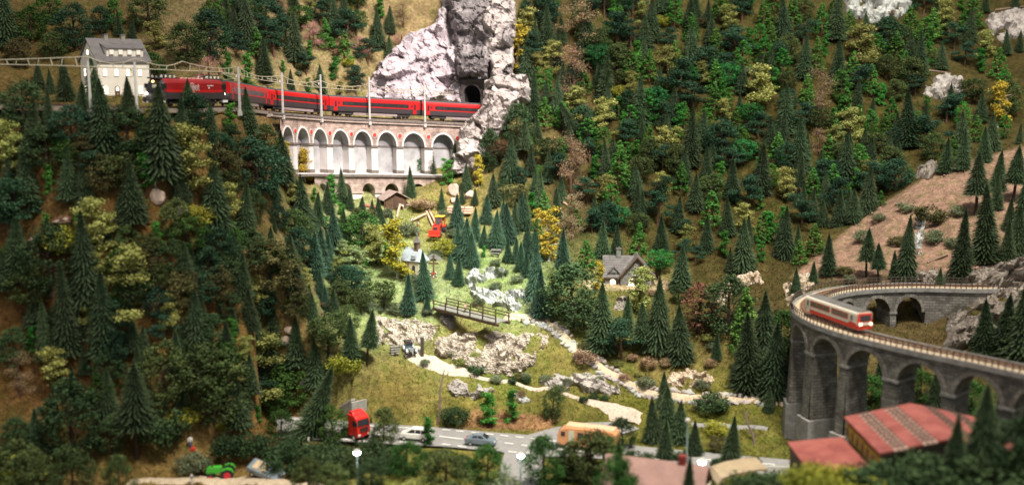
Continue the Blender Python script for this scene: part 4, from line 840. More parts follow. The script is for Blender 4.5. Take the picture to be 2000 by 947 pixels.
for nm, off, a0, a1, lb in (('viaduct_railing', HWL+.0015, .0, be[-1], 'thin dark railing along the outer edge of the curved viaduct'),('viaduct_railing', -HWL-.0015, .0, s_turn-.06, 'thin dark railing along the inner edge of the curved viaduct')):
    rl = thing(nm, lb, 'railing', (0,0,0)); mb = MB(); d = a0+.004
    while d < a1: mb.bar(LOOP.w(d, off, -.003), LOOP.w(d, off, .0095), .0013); d += .0095
    tag(mb.build('posts', m_post, rl, 1.0), kind='stuff')
    for zz in (.0092, .0040): LOOP.sweep(MB(), a0, a1, [(off-.0006,zz-.0005),(off+.0006,zz-.0005),(off+.0006,zz+.0005),(off-.0006,zz+.0005)]).build('rail', m_post, rl, 1.0)
# railcar
m_cream = mat('railcar_cream', (.68,.63,.52), .4, .06, 20, spec=.5); m_rred = mat('railcar_red', (.60,.045,.025), .38, .06, 20, spec=.5); m_rglass = mat('railcar_glass', (.075,.065,.045), .15, .5, 25, spec=.6); m_rroof = mat('railcar_roof', (.13,.125,.12), .6, .2, 40); m_lamp = mat('railcar_lamp', (1,.9,.6), .3, 0, 10, emit=(1,.80,.42), estr=4)
d0 = min((abs(proj(LOOP.w(k*.002,0,.01))[0]-1586), k*.002) for k in range(int((s_turn+.01)/.002), int(LOOP.L/.002)))[1]; d1 = min((abs(proj(LOOP.w(k*.002,0,.01))[0]-1690), k*.002) for k in range(int((s_turn+.01)/.002), int(LOOP.L/.002)))[1]
A = LOOP.pos(d0); B = LOOP.pos(d1); Lc = (B-A).length*1000; h = Lc/2; rc = thing('railcar', 'red and cream railcar with lit headlamps on the curved viaduct', 'railcar', (A+B)/2, math.atan2((B-A).y, (B-A).x)); rc.scale = (1,1.05,1.05)
def rsec(y0, z0, z1): return [(-y0,z0),(y0,z0),(y0,z1),(-y0,z1)]
MB().prism(rsec(13.2,5.5,12), 'x', -h+2, h-2).build('lower_body', m_rred, rc, bevel=.8)
MB().prism(rsec(13.4,12,16.2), 'x', -h+1, h-1).build('cream_band', m_cream, rc)
MB().prism(rsec(13.2,16.2,26.5), 'x', -h+1.4, h-1.4).build('side_wall', m_cream, rc)
MB().prism([(-13.3,26.5),(13.3,26.5),(12.8,29.4),(10.8,31.2),(-10.8,31.2),(-12.8,29.4)], 'x', -h+1, h-1).build('upper_body', m_cream, rc)
MB().prism([(-11,31.2),(11,31.2),(8,32.8),(0,33.6),(-8,32.8)], 'x', -h+3, h-3).build('roof', m_rroof, rc)
for sy in (-1, 1):
    for x0, x1 in ((-h+14, -2), (2, h-24)):
        fr_ = MB().bx(x0, x1, sy*13.2-.3, sy*13.2+.4, 16.6, 26.2).build('window_frame', m_rred, rc); n_ = max(2, round((x1-x0)/16)); w_ = (x1-x0-2)/n_
        for k in range(n_): MB().bx(x0+1+k*w_+.8, x0+1+(k+1)*w_-.8, sy*13.5-.2, sy*13.5+.3, 17.8, 25.2).build('window_pane', m_rglass, fr_)
    for x in (-h+8, h-15):
        dr_ = MB().bx(x-5, x+5, sy*13.2-.2, sy*13.2+.35, 7, 26.4).build('door', m_cream, rc); MB().bx(x-2.6, x+2.6, sy*13.5-.2, sy*13.5+.3, 17.5, 25.5).build('door_window', m_rglass, dr_)
    MB().bx(h-22, h-3, sy*13.45-.2, sy*13.45+.25, 5.6, 15).build('red_corner', m_rred, rc)
for sx in (-1, 1):
    MB().bx(min(sx*(h-2),sx*(h+1)), max(sx*(h-2),sx*(h+1)), -12.6, 12.6, 5.6, 12).build('front_apron', m_rred, rc, bevel=.6)
    MB().loft([[(sx*(h-1.6),-13,12),(sx*(h-1.6),13,12),(sx*(h-1.6),13,30),(sx*(h-1.6),-13,30)],[(sx*(h+1.4),-12,12),(sx*(h+1.4),12,12),(sx*(h-.2),11,29.5),(sx*(h-.2),-11,29.5)]]).build('front_panel', m_rred, rc)
    MB().bx(min(sx*(h+.6),sx*(h+2)), max(sx*(h+.6),sx*(h+2)), -8, 8, 12.4, 16).build('nose_panel', m_cream, rc)
    MB().loft([[(sx*(h+.2),-9.5,18),(sx*(h+.2),9.5,18),(sx*(h-.6),9,27),(sx*(h-.6),-9,27)],[(sx*(h+1.5),-9.5,18),(sx*(h+1.5),9.5,18),(sx*(h+.4),9,27),(sx*(h+.4),-9,27)]]).build('windscreen', m_pane, rc)
    for sy in (-1, 1): MB().cyl((sx*(h+.6), sy*9, 14),(sx*(h+2.6), sy*9, 14), 2.1, n=12).build('headlight', m_lamp if sx > 0 else m_rglass, rc)
bogie(rc, -h+30, 3.6, 8, m_und, 9.5); bogie(rc, h-30, 3.6, 8, m_und, 9.5)
# ------------------------------------------------------------------ station building
m_render = mat('station_render', (.68,.64,.58), .85, .08, 40, .2); m_lit = mat('lit_window', (1,.9,.75), .4, 0, 10, emit=(1,.80,.56), estr=1.9); m_slate = mat('slate', (.125,.115,.12), .7, .2, 60, .3); m_frame = mat('window_frame', (.55,.48,.36), .6, .1, 60); m_drk = mat('dark_window', (.05,.05,.06), .2, .2, 30); m_wood = mat('brown_wood', (.10,.055,.032), .8, .3, 120, .4); m_woodl = mat('tan_wood', (.52,.33,.24), .8, .2, 150, .3); m_end = mat('log_end', (.62,.44,.32), .8, .1, 150); m_greyw = mat('grey_wood', (.24,.22,.20), .85, .25, 150, .4)
def arched(mb, x0, x1, z0, z1, y0, y1, rnd=True):
    c = (x0+x1)/2; r = (x1-x0)/2; poly = [(x0,z0),(x1,z0)]+([(c+r*math.cos(math.pi*k/8), z1-r+r*math.sin(math.pi*k/8)) for k in range(9)] if rnd else [(x1,z1),(x0,z1)])
    return mb.prism(poly, 'y', y0, y1)
def window(parent, u0, u1, z0, z1, wall, rnd=False, glass=None, mull=True, fr=m_frame):
    """wall 'y' = front wall at y=0 (u is x); wall 'x' = gable wall at x=0 (u is y)"""
    M = None; mb = MB(); arched(mb, u0-1, u1+1, z0-1, z1+1, -1.0, .4, rnd); g = MB(); arched(g, u0, u1, z0, z1, -1.5, -.6, rnd); b = MB().bx((u0+u1)/2-.35,(u0+u1)/2+.35,-1.9,-1.2,z0,z1-.3).bx(u0,u1,-1.9,-1.25,(z0+z1)/2-.35,(z0+z1)/2+.35)
    if wall == 'x':
        for q in (mb, g, b): q.v = [(y, x, z) for x, y, z in q.v]
    f = mb.build('window', fr, parent); g.build('pane', glass or m_lit, f)
    if mull: b.build('glazing_bar', fr, f)
    return f
def gable_roof(parent, x0, x1, y0, y1, ze, zr, th, material, name='roof', ov=4, tile=None):
    """ridge along x"""
    ym = (y0+y1)/2; k = (zr-ze)/(ym-y0); a = ov
    poly = [(y0-a, ze-k*a), (ym, zr), (y1+a, ze-k*a), (y1+a, ze-k*a+th), (ym, zr+th), (y0-a, ze-k*a+th)]
    return MB().prism(poly, 'x', x0-a, x1+a).build(name, material, parent)
st_c = PY(194, 187, 2.16); st_c.z = .577
stn = thing('station_building', 'cream two-storey railway station with grey roof and glowing windows', 'station', st_c, math.radians(43.8))
W_, L_ = 86, 110; body = MB().bx(0,L_,0,W_,-6,76).build('wall', m_render, stn)
MB().prism([(0,76),(W_,76),(W_/2,118)], 'x', .2, L_-.2).build('gable', m_render, stn)
rf = gable_roof(stn, 0, L_, 0, W_, 75.5, 119, 2.2, m_slate); k = (119-75.5)/(W_/2)
for x in (38, 74):
    ch = MB().bx(x-4,x+4,W_/2-4,W_/2+4,112,128).build('chimney', m_greyw, rf); MB().bx(x-5,x+5,W_/2-5,W_/2+5,128,130).build('chimney_cap', m_slate, ch)
dm = MB().prism([(6,84),(36,109),(36,111),(4,100)], 'x', 22, 100).build('dormer', m_render, stn); MB().prism([(1,99.6),(37,111.4),(37,113),(1,101.2)], 'x', 19, 103).build('dormer_roof', m_slate, dm)
for k_ in range(4):
    x = 27+k_*19; wd = MB().bx(x,x+10,3.2,5.6,87,98).build('dormer_window', m_frame, dm); MB().bx(x+1,x+9,2.6,3.4,88,97).build('pane', m_wht, wd)
for i, x in enumerate((14,38,62,88)):
    window(stn, x-3.6, x+3.6, 44, 58, 'y', True)
    if i == 1:
        dd = MB(); arched(dd, x-5, x+5, 0, 24, -1.0, .3); do = dd.build('door', m_wood, stn); g = MB(); arched(g, x-3, x+3, 14, 22, -1.6, -.8); g.build('fanlight', m_lit, do); MB().bx(x-.6,x+.6,-2,-1,6,9).build('handle', m_frame, do)
    else: window(stn, x-4.2, x+4.2, 7, 24, 'y', True, m_drk if i == 2 else None)
for u in (24, 62): window(stn, u-4.4, u+4.4, 44, 59, 'x', False); window(stn, u-4.4, u+4.4, 7, 24, 'x', False)
q = MB().cyl((-1,W_/2,92),(.4,W_/2,92),6.2,n=18).build('round_window', m_frame, stn); MB().cyl((-1.8,W_/2,92),(-.8,W_/2,92),5.2,n=18).build('pane', m_lit, q)
MB().bx(L_-1.5,L_+.3,-1.4,.2,0,74).build('downpipe', m_slate, stn)
# ------------------------------------------------------------------ grey stone house
m_stone = mat('house_stone', (.16,.15,.135), .9, .45, 170, .8, detail=6); m_tiles = mat('house_tiles', (.13,.108,.108), .75, .2, 90, .3)
hc = gp(1184, 556); hc = PY(1184, 556, 2.27);  hs = thing('stone_house', 'small grey stone house with steep tiled roof and two glowing arched windows', 'house', hc, math.radians(-4)); hs.scale = (1.12, 1, .92)
MB().bx(-2,64,10,66,-14,22).build('wall', m_stone, hs); MB().bx(28,92,0,66,-14,22.2).build('front_wing', m_stone, hs); MB().prism([(28,22),(92,22),(60,66)], 'y', .3, 66).build('gable', m_stone, hs)
def tiled(parent, p0, ux, uv, nu, nv, lu, lv, name='roof_tile'):
    pass
gr = MB().prism([(-4,16),(38,64),(38,66.5),(-6.5,16)], 'x', 0, 1)
roofm = gable_roof(hs, -2, 60, 10, 66, 22, 62, 2.2, m_tiles, 'main_roof', 5)
k = (66-22)/32
cr = MB().prism([(28-6,22-k*6),(60,66),(92+6,22-k*6),(92+6,22-k*6+3),(60,69),(28-6,22-k*6+3)], 'y', -4, 68).build('cross_roof', m_tiles, hs)
m_tl = mat('tile_course', (.115,.095,.095), .75, .25, 90, .3)
for j in range(9):   # tile courses, each its own overlapping strip on the visible slopes
    f = j/9; y0, z0 = 5+33*f, 15+48*f*.985; MB().add([(-6.6,y0-.3,z0+1.6),(34 if j < 5 else 46,y0-.3,z0+1.6),(34 if j < 5 else 46,y0+4.2,z0+7.4),(-6.6,y0+4.2,z0+7.4),(-6.6,y0-.3,z0+2.6),(34 if j < 5 else 46,y0-.3,z0+2.6),(34 if j < 5 else 46,y0+4.2,z0+8.0),(-6.6,y0+4.2,z0+8.0)], [(0,3,2,1),(4,5,6,7),(0,1,5,4),(1,2,6,5),(2,3,7,6),(3,0,4,7)]).build('tile_course', m_tl, roofm)
ch = MB().bx(20,29,33,42,56,80).build('chimney', m_stone, hs); MB().bx(19,30,32,43,80,82.5).build('chimney_cap', m_tiles, ch); MB().cyl((24.5,37.5,82),(24.5,37.5,86),2,n=8).build('chimney_pot', m_tiles, ch)
dmr = MB().prism([(6,27),(24,27),(15,39)], 'y', 8, 28).build('dormer', m_stone, hs); MB().prism([(3,25.5),(15,40.5),(27,25.5),(27,28),(15,43),(3,28)], 'y', 6, 28).build('dormer_roof', m_tiles, dmr)
for x0, x1 in ((44,54),): window(hs, x0, x1, -2, 15, 'y', True)
w2 = window(hs, 8, 18, -2, 12, 'y', True); w2.location = (0, .010, 0)
for dx in (0, 6):
    for dz in (0, 6): pn = MB().bx(54+dx,58+dx,-.8,.6,40+dz,44.4+dz).build('attic_window', m_frame, hs); MB().bx(54.7+dx,57.3+dx,-1.2,-.6,40.7+dz,43.7+dz).build('pane', m_drk, pn)
MB().bx(50,70,-2.2,.2,22.5,25).build('ledge', mat('pale_stone', (.42,.39,.35), .8, .15, 100), hs)
for x in (66,78): window(hs, x, x+7, 2, 15, 'y', False, m_drk)
for sx, n_ in ((-1, 28), (1, 92)):
    MB().bar((60,-5.2,68.2),(60+sx*38,-5.2,14.2),2.4).build('bargeboard', m_wood, hs)
# ------------------------------------------------------------------ wooden hut and timber yard
hp = gp(768, 402); hu = thing('wooden_hut', 'low brown wooden hut with broad tiled roof below the viaduct', 'hut', hp, math.radians(28))
m_hroof = mat('hut_roof', (.32,.235,.21), .8, .2, 80, .4)
for i in range(11): MB().bx(-28+i*5.1,-23.3+i*5.1,-20,-18.6,-6,22).build('plank', m_wood, hu)
for i in range(8): MB().bx(26.6,28,-20+i*5,-15.4+i*5,-6,22).build('plank', m_wood, hu)
MB().bx(-27.5,26.8,-18.7,20,-6,22).build('wall', m_wood, hu); dd = MB().bx(-6,8,-21,-19.8,-4,17).build('door', mat('hut_door', (.07,.04,.025), .8, .3, 100), hu); MB().bx(5,6.5,-22,-21,6,8).build('handle', m_greyw, dd)
MB().prism([(-27.5,22),(28,22),(0,36)], 'y', -18.4, 20).build('gable', m_wood, hu)
for sx in (-1, 1): MB().add([(sx*38,-27,16.5),(0,-27,37),(0,27,37),(sx*38,27,16.5),(sx*38,-27,18.5),(0,-27,39),(0,27,39),(sx*38,27,18.5)], [(0,1,2,3),(4,7,6,5),(0,4,5,1),(1,5,6,2),(2,6,7,3),(3,7,4,0)]).build('roof_slope', m_hroof, hu)
MB().bx(-33,-31,-24,-22,-6,20).build('porch_post', m_wood, hu)
def log_thing(name, label, a, b, r, material=m_woodl, group=None, cat_='log'):
    a = Vector(a); b = Vector(b); o = thing(name, label, cat_, a, 0, group); MB().tube([(0,0,0), (b-a)/2+Vector((0,0,.0006)), b-a], [r, r*.95, r*.85], 9).build('stem', material, o, 1.0)
    MB().cyl((b-a), (b-a)+(b-a).normalized()*.0006, r*.78, n=9).build('cut_face', m_end, o, 1.0); MB().cyl((0,0,0), (a-b).normalized()*.0006, r*.9, n=9).build('cut_face', m_end, o, 1.0); return o
def on(px, py, dz=0.003): p = gp(px, py); p.z += dz; return p
lp = gp(899, 417); pile = thing('log_pile', 'strapped pile of pinkish logs behind the red tractor', 'log pile', lp, math.radians(-14))
for r_, cnt in enumerate((5, 4, 3)):
    for j in range(cnt):
        y = (j-(cnt-1)/2)*6.6; l = MB().cyl((-30,y,3+r_*5.7),(30,y,3+r_*5.7),3.2,n=10).build('log', m_woodl, pile); MB().cyl((30,y,3+r_*5.7),(30.6,y,3+r_*5.7),2.9,n=10).build('cut_face', m_end, l)
for x in (-14, 14): MB().tube([(x,-17.5,1),(x,-16.5,8),(x,-10,18.6),(x,10,18.6),(x,16.5,8),(x,17.5,1)], .6, 4).build('strap', m_und, pile)
log_thing('timber_pole', 'long peeled pole lying uphill behind the red tractor, upper one', on(833,415), on(845,443), .0028, group='poles behind the tractor'); log_thing('timber_pole', 'long peeled pole lying beside the red tractor, lower one', on(838,413), on(850,436), .0028, group='poles behind the tractor')
log_thing('timber_pole', 'single log leaning diagonally before the hut', on(783,403,.012), on(775,426), .003); log_thing('timber_pole', 'pinkish log propped on a trestle by the woodcutters', on(806,436,.008), on(832,424,.008), .0028)
log_thing('timber_pole', 'red-brown trunk lying left of the hut wall', on(710,404,.004), on(738,409,.004), .004, mat('red_log', (.30,.10,.07), .8, .2, 100)); log_thing('timber_pole', 'pale sawn board lying right of the hut', on(788,400), on(812,398), .0022, m_end); 
log_thing('timber_pole', 'second pale sawn board lying right of the hut', on(790,403), on(808,402), .002, m_end)
for a, b, lb in (((296,352),(306,372),'grey log above the pink angular boulder'),((345,422),(358,446),'grey log under the grey wedge boulder'),((1815,140),(1856,146),'fallen trunk lying on top of the squarish outcrop'),((1945,22),(2010,14),'long fallen trunk above the pinkish outcrop'),((1100,398),(1108,403),'small pale broken log among dry scrub'),((1812,515),(1850,500),'dark fallen stick on the brown hill')):
    log_thing('fallen_log', lb, on(*a), on(*b), .0026, m_greyw if a[0] < 400 else m_woodl if a[0] < 1810 else mat('weathered_log', (.22,.15,.11), .85, .3, 120, .4))
tb = thing('trestle', 'small dark sawing trestle under the propped log', 'trestle', on(818,434,0)); MB().bar((-6,-4,0),(4,4,9),1.4).bar((-6,4,0),(4,-4,9),1.4).build('legs', m_wood, tb)
for i, (px, py) in enumerate(((1750,402),(1794,408),(1703,420),(1844,346),(1850,428),(1828,480))):
    p = gp(px, py); sm = thing('tree_stump', 'sawn tree stump with pale top on the bare brown hill', 'stump', p, i, 'stumps on the brown hill'); MB().lathe([(4.2,-3),(2.8,1.5),(2.5,5)], 10).build('bark', m_wood, sm); MB().cyl((0,0,5),(0,0,5.5),2.3,n=10).build('cut_face', m_end, sm)
# ------------------------------------------------------------------ chapel, cross, picnic table
m_cream2 = mat('chapel_render', (.64,.54,.40), .85, .07, 50, .2); m_chroof = mat('chapel_roof', (.34,.355,.39), .6, .12, 60, .2)
cpn = gp(816, 538); ch_ = thing('chapel', 'small cream chapel with pale grey roof and brown bell turret', 'chapel', cpn, math.radians(-28)); oc = lambda w, x1: [(-30,-w),(x1-8,-w),(x1,-w*.45),(x1,w*.45),(x1-8,w),(-30,w)]
MB().prism(oc(19,22), 'z', -6, 36).build('wall', m_cream2, ch_); MB().prism(oc(19.6,22.6), 'z', -6, 2).build('plinth', m_greyw, ch_)
o5 = oc(22,26); top = [(-30,0),(8,0)]; V = [(x, y, 35) for x, y in o5]+[(-32,0,62),(8,0,60)]
MB().add(V, [(0,1,7,6),(1,2,7),(2,3,7),(3,4,7),(4,5,6,7),(0,6,5),(0,5,4,3,2,1)]).build('roof', m_chroof, ch_)
tw = MB().bx(-6,4,-5,5,52,74).build('bell_turret', mat('turret_wood', (.20,.13,.10), .8, .25, 100), ch_); MB().add([(-8,-7,74),(6,-7,74),(6,7,74),(-8,7,74),(-3,-2,84),(1,-2,84),(1,2,84),(-3,2,84),(-1,0,102)], [(0,1,5,4),(1,2,6,5),(2,3,7,6),(3,0,4,7),(4,5,8),(5,6,8),(6,7,8),(7,4,8),(3,2,1,0)]).build('spire', mat('turret_slate', (.16,.13,.13), .7, .2, 80), tw); MB().bx(-3.5,1.5,-5.6,-4.6,60,70).build('louvre', m_wood, tw)
MB().bx(-2,8,-23,-17,40,48).build('roof_dormer', m_chroof, ch_); MB().cyl((-12,-19.6,-4),(-12,-19.6,35),.9,n=6).build('downpipe', m_wood, ch_); w_ = MB(); arched(w_, -2, 6, 10, 26, -19.8, -18.6); w_.build('window', m_drk, ch_)
cx = thing('wayside_cross', 'dark wooden wayside cross with small roof beside the chapel', 'cross', gp(847,540)); MB().bx(-1.4,1.4,-1.4,1.4,-4,44).build('post', m_wood, cx); MB().bx(-11,11,-1.2,1.2,28,31).build('crossbeam', m_wood, cx)
for s_ in (-1, 1): MB().bar((0,0,48),(s_*17,0,36),2,9).build('roof_board', m_greyw, cx)
fl = thing('flower_bed', 'small bed of red and white flowers at the foot of the cross', 'flowers', gp(846,543)); rr = random.Random(2)
for k in range(14):
    x, y, z = rr.uniform(-7,7), rr.uniform(-5,5), rr.uniform(3,16); f_ = MB().lathe([(.2,z-1.4),(1.9,z),(.2,z+1.3)], 6, (x,y)).build('blossom', (m_redmed, m_wht)[k % 2], fl); MB().cyl((x,y,-1),(x,y,z),.35,n=4).build('stem', m_post, f_)
pt = thing('picnic_table', 'small grey picnic table with benches beside the green firs', 'table', gp(969,498), math.radians(-12))
MB().bx(-11,11,-7,7,11,13.2).build('table_top', m_greyw, pt); MB().bx(-11,11,-15,-10.5,5.5,7.2).build('bench', m_greyw, pt); MB().bx(-11,11,10.5,15,5.5,7.2).build('bench', m_greyw, pt)
for x in (-8, 8): MB().bar((x,-12,0),(x,5,11),1.6).bar((x,12,0),(x,-5,11),1.6).build('leg', m_greyw, pt)
# ------------------------------------------------------------------ people (one skin each)
def person(px, py, label, shirt, pants, pose='stand', rz=0.0, h=20.0, p=None):
    p = p or gp(px, py); o_ = thing('person', label, 'person', p, rz)
    J = {'hip': (0,0,9.6), 'chest': (0,0,14.2), 'neck': (0,0,16.4), 'head': (0,0,18.3), 'top': (0,0,19.6)}
    if pose == 'bend': J.update(chest=(3.2,0,12.6), neck=(4.8,0,13.8), head=(6.2,0,14.8), top=(7.0,0,15.9))
    if pose == 'sit': J = {k_: (v[0], v[1], v[2]-4.6) for k_, v in J.items()}
    C = Vector(J['chest']); Hh = Vector(J['hip']); V = [Hh, C, Vector(J['neck']), Vector(J['head']), Vector(J['top'])]; E = [(0,1),(1,2),(2,3),(3,4)]; R = [1.7,1.9,.75,1.25,.8]
    for s_ in (-1, 1):
        n = len(V); sh = C+Vector((0,s_*2.2,1.2)); el = sh+(Vector((1.6,s_*.7,-3)) if pose != 'bend' else Vector((1.4,s_*.6,-3.4))); ha = el+(Vector((2.2,-s_*.4,-1.6)) if pose != 'stand' else Vector((.9,0,-2.8)))
        V += [sh, el, ha, ha+Vector((.5,0,-.7))]; E += [(1,n),(n,n+1),(n+1,n+2),(n+2,n+3)]; R += [.85,.65,.5,.4]
        n = len(V); kn = Hh+(Vector((4.0,s_*1.2,-.2)) if pose == 'sit' else Vector((.7 if s_ > 0 else -.3,s_*1.1,-4.6))); fo = kn+Vector((.2,0,-4.2)) if pose == 'sit' else Vector((.3 if s_ > 0 else -.8,s_*1.2,.8))
        V += [Hh+Vector((0,s_*1.0,-.8)), kn, fo, fo+Vector((1.4,0,-.2))]; E += [(0,n),(n,n+1),(n+1,n+2),(n+2,n+3)]; R += [1.15,.85,.62,.55]
    me = bpy.data.meshes.new('body'); me.from_pydata([tuple(v*.001*h/20) for v in V], E, []); ob = bpy.data.objects.new('body', me); COL.objects.link(ob)
    ob.modifiers.new('skin', 'SKIN'); ob.modifiers.new('sub', 'SUBSURF').levels = 1
    for v, r_ in zip(me.skin_vertices[0].data, R): v.radius = (r_*.001*h/20,)*2
    me.skin_vertices[0].data[0].use_root = True
    bpy.context.view_layer.update(); m2 = bpy.data.meshes.new_from_object(ob.evaluated_get(bpy.context.evaluated_depsgraph_get())); bpy.data.objects.remove(ob); m2.name = 'body'
    m2.materials.clear(); sk = mat('skin', (.55,.33,.24), .6, .08, 60)
    for mm in (pants, shirt, sk): m2.materials.append(mm)
    hip, nk, off = V[0].z*.001*h/20, V[2], 0
    for f_ in m2.polygons:
        c = f_.center*1000*20/h; f_.use_smooth = True
        d_hand = min((c-V[7]).length, (c-V[8]).length, (c-V[15]).length, (c-V[16]).length); d_head = min((c-V[3]).length, (c-V[4]).length)
        f_.material_index = 2 if (d_head < 2.0 or d_hand < 1.0) else (1 if ((c-V[1]).length < 4.4 and c.z > V[0].z-.2) else 0)
    link(bpy.data.objects.new('body', m2), o_)
    hd = V[3]*.001*h/20; MB().lathe([(1.15,-.1),(1.42,.45),(1.25,1.1),(.7,1.6),(.1,1.75)], 8).build('hair', mat('hair', (.06,.035,.02), .7, .2, 60), o_, .001*h/20).location = hd
    return o_
cl = lambda n_, c: mat('cloth_'+n_, c, .85, .15, 200)
person(771,408,'person in dark clothes bending over the diagonal log by the hut', cl('navy',(.03,.035,.05)), cl('black',(.02,.02,.022)), 'bend', -.3)
person(788,411,'person in white shirt bending beside the diagonal log', cl('white',(.7,.68,.62)), cl('khaki',(.30,.24,.15)), 'bend', 2.6); person(803,438,'person in pale blue shirt at the end of the propped log', cl('paleblue',(.5,.58,.65)), cl('grey',(.16,.16,.17)), 'bend', .2); person(817,443,'person in red trousers and grey shirt kneeling at the propped log', cl('grey2',(.3,.3,.28)), cl('red',(.45,.08,.05)), 'sit', 2.8)
person(372,876,'person in white top and blue trousers with red bag on the lower grass', cl('white2',(.68,.66,.62)), cl('blue',(.10,.16,.30)), 'stand', -1.2, 24); person(629,930,'person in orange top half hidden by foreground bushes', cl('orange',(.6,.28,.12)), cl('sand',(.4,.33,.2)), 'stand', -1.4, 20, p=Vector((pxX(629,1.60,.0),1.60,float(hz(pxX(629,1.60,0),1.60)))))
bag = thing('red_bag', 'small red bag on the grass beside the standing person', 'bag', gp(377,880)); MB().bx(-4,4,-2.5,2.5,0,6).build('bag_body', m_redmed, bag, bevel=1.2); MB().tube([(-2,0,6),(-1.5,0,9),(1.5,0,9),(2,0,6)], .5, 5).build('handle', m_redmed, bag)
# ------------------------------------------------------------------ footbridge, fences
A = PZ(858,597,.150); B = PZ(983,628,.150); ax = (B-A); Lb = ax.length*1000
br = thing('footbridge', 'brown wooden footbridge with plank railings over the rocky stream', 'bridge', A, math.atan2(ax.y, ax.x))
hw = 17; n_ = int(Lb/5.2)
for k in range(n_): MB().bx(k*5.2+.3, k*5.2+4.9, -hw, hw, -2, -.4).build('deck_plank', m_greyw, br)
for sy in (-1, 1):
    MB().bx(-3,Lb+3,sy*(hw-2)-1.6,sy*(hw-2)+1.6,-7,-2.1).build('beam', m_wood, br); np_ = 6
    for k in range(np_): x = 3+(Lb-6)*k/(np_-1); MB().bx(x-1,x+1,sy*(hw+.2)-1,sy*(hw+.2)+1,-5,15).build('post', m_wood, br)
    for z in (8, 14.4): MB().bx(0,Lb,sy*(hw+1.3)-.6,sy*(hw+1.3)+.6,z-.9,z+.9).build('rail', m_wood, br)
pp = (A+B)/2; tt = ax.normalized(); person(0,0,'person in pink top walking across the wooden footbridge', cl('pink',(.55,.30,.28)), cl('dark',(.08,.06,.06)), 'stand', math.atan2(ax.y, ax.x), 19, p=A.lerp(B,.42)+Vector((0,0,-.0004)))
def fence(pts, label, h=13, rails=(5,10), mt_=m_wood):
    P = [gp(*q) for q in pts]; f_ = thing('wooden_fence', label, 'fence', P[0])
    for p in P: q = (p-P[0])*1000; MB().bx(q.x-1,q.x+1,q.y-1,q.y+1,q.z-4,q.z+h).build('post', mt_, f_)
    for a, b in zip(P, P[1:]):
        for z in rails: MB().bar((a-P[0])*1000+Vector((0,-1.5,z)), (b-P[0])*1000+Vector((0,-1.5,z)), .9, 1.8).build('rail', mt_, f_)
fence([(728,668),(745,664),(762,659),(766,658)], 'brown rail fence above the vintage car, beside the lone fir'); fence([(826,648),(842,646),(858,645)], 'short brown rail fence at the top of the dark gatepost'); fence([(1018,630),(1034,631),(1050,632),(1066,634)], 'small reddish fence at the end of the sandy path', 9, (3,7))
gpst = thing('retaining_post', 'dark upright timber post at the edge of the vintage car cutting', 'post', gp(825,696)); MB().bx(-3,3,-4,4,-6,38).build('timber', m_post, gpst); MB().bx(-3.5,3.5,-4.5,4.5,38,40).build('cap', m_greyw, gpst)
cr_ = thing('log_crib', 'dark stacked timber crib at the bend of the gravel path', 'timber crib', gp(770,692), .5)
for k in range(4): MB().cyl((-9,-3,2+k*4.6),(9,-3,2+k*4.6),2.2,n=8).build('timber', m_greyw, cr_)
MB().cyl((0,-8,4),(0,4,4),2,n=8).build('timber', m_wood, cr_)
for px0, py0, px1, py1, lb in ((868,722,853,828,'thin bare dead trunk leaning down the grassy bank'),(1455,800,1478,892,'thin bare brown stem leaning beside the viaduct piers')):
    a = gp(px1, py1) if px0 < 1000 else gp(px1-4, 868); b = PY(px0, py0, a.y+.03); t_ = thing('dead_tree', lb, 'dead tree', a); MB().tube([(0,0,-.004), (b-a)*.3+Vector((.002,0,0)), (b-a)*.65-Vector((.003,0,0)), (b-a)], [.0026,.0022,.0016,.0008], 6).build('trunk', mat('dead_bark', (.16,.12,.10), .9, .35, 200, .5), t_, 1.0)
    for k in range(7): q = (b-a)*(.2+.11*k); s_ = (-1)**k; MB().tube([q, q+Vector((s_*.006,0,.004)), q+Vector((s_*.011,.001,.011))], [.0008,.0006,.0003], 4).build('twig', mat('dead_bark', (.16,.12,.10)), t_, 1.0)
# ------------------------------------------------------------------ vehicles
tyre = mat('tyre', (.025,.025,.026), .8, .2, 60); chrome = mat('silver', (.55,.55,.56), .35, .1, 40, metal=.6)
def wheel(parent, x, y, r, w, hub=None, name='wheel'):
    o_ = MB().cyl((x,y-w/2,r),(x,y+w/2,r),r,n=18).build(name, tyre, parent); s_ = 1 if y > 0 else -1; MB().cyl((x,y+s_*(w/2-.3),r),(x,y+s_*(w/2+.35),r),r*.58,n=14).build('rim', hub or chrome, o_); return o_
def car(label, loc, rz, prof, L, w, hw_, glasspoly, paint, cat_='car', tilt=None, glass=None, nm='parked_car'):
    """prof: side outline (x,z) of the lower body; glasspoly: cabin outline"""
    t_ = thing(nm, label, cat_, loc, rz); 
    if tilt: t_.rotation_euler = tilt
    MB().prism(prof, 'y', -w/2, w/2).build('body', paint, t_, bevel=1.3)
    gx = [p[0] for p in glasspoly]; cx_ = sum(gx)/len(gx); rings = []
    zb = min(p[1] for p in glasspoly); zt = max(p[1] for p in glasspoly)
    def sq(z): return w/2-.9-(z-zb)/(zt-zb)*hw_
    V = [(x, -sq(z), z) for x, z in glasspoly]+[(x, sq(z), z) for x, z in glasspoly]; n = len(glasspoly)
    MB().add(V, [tuple(range(n-1,-1,-1)), tuple(range(n,2*n))]+[(i,(i+1)%n,n+(i+1)%n,n+i) for i in range(n)]).build('cabin', paint, t_, bevel=.8)
    return t_, sq, zb, zt
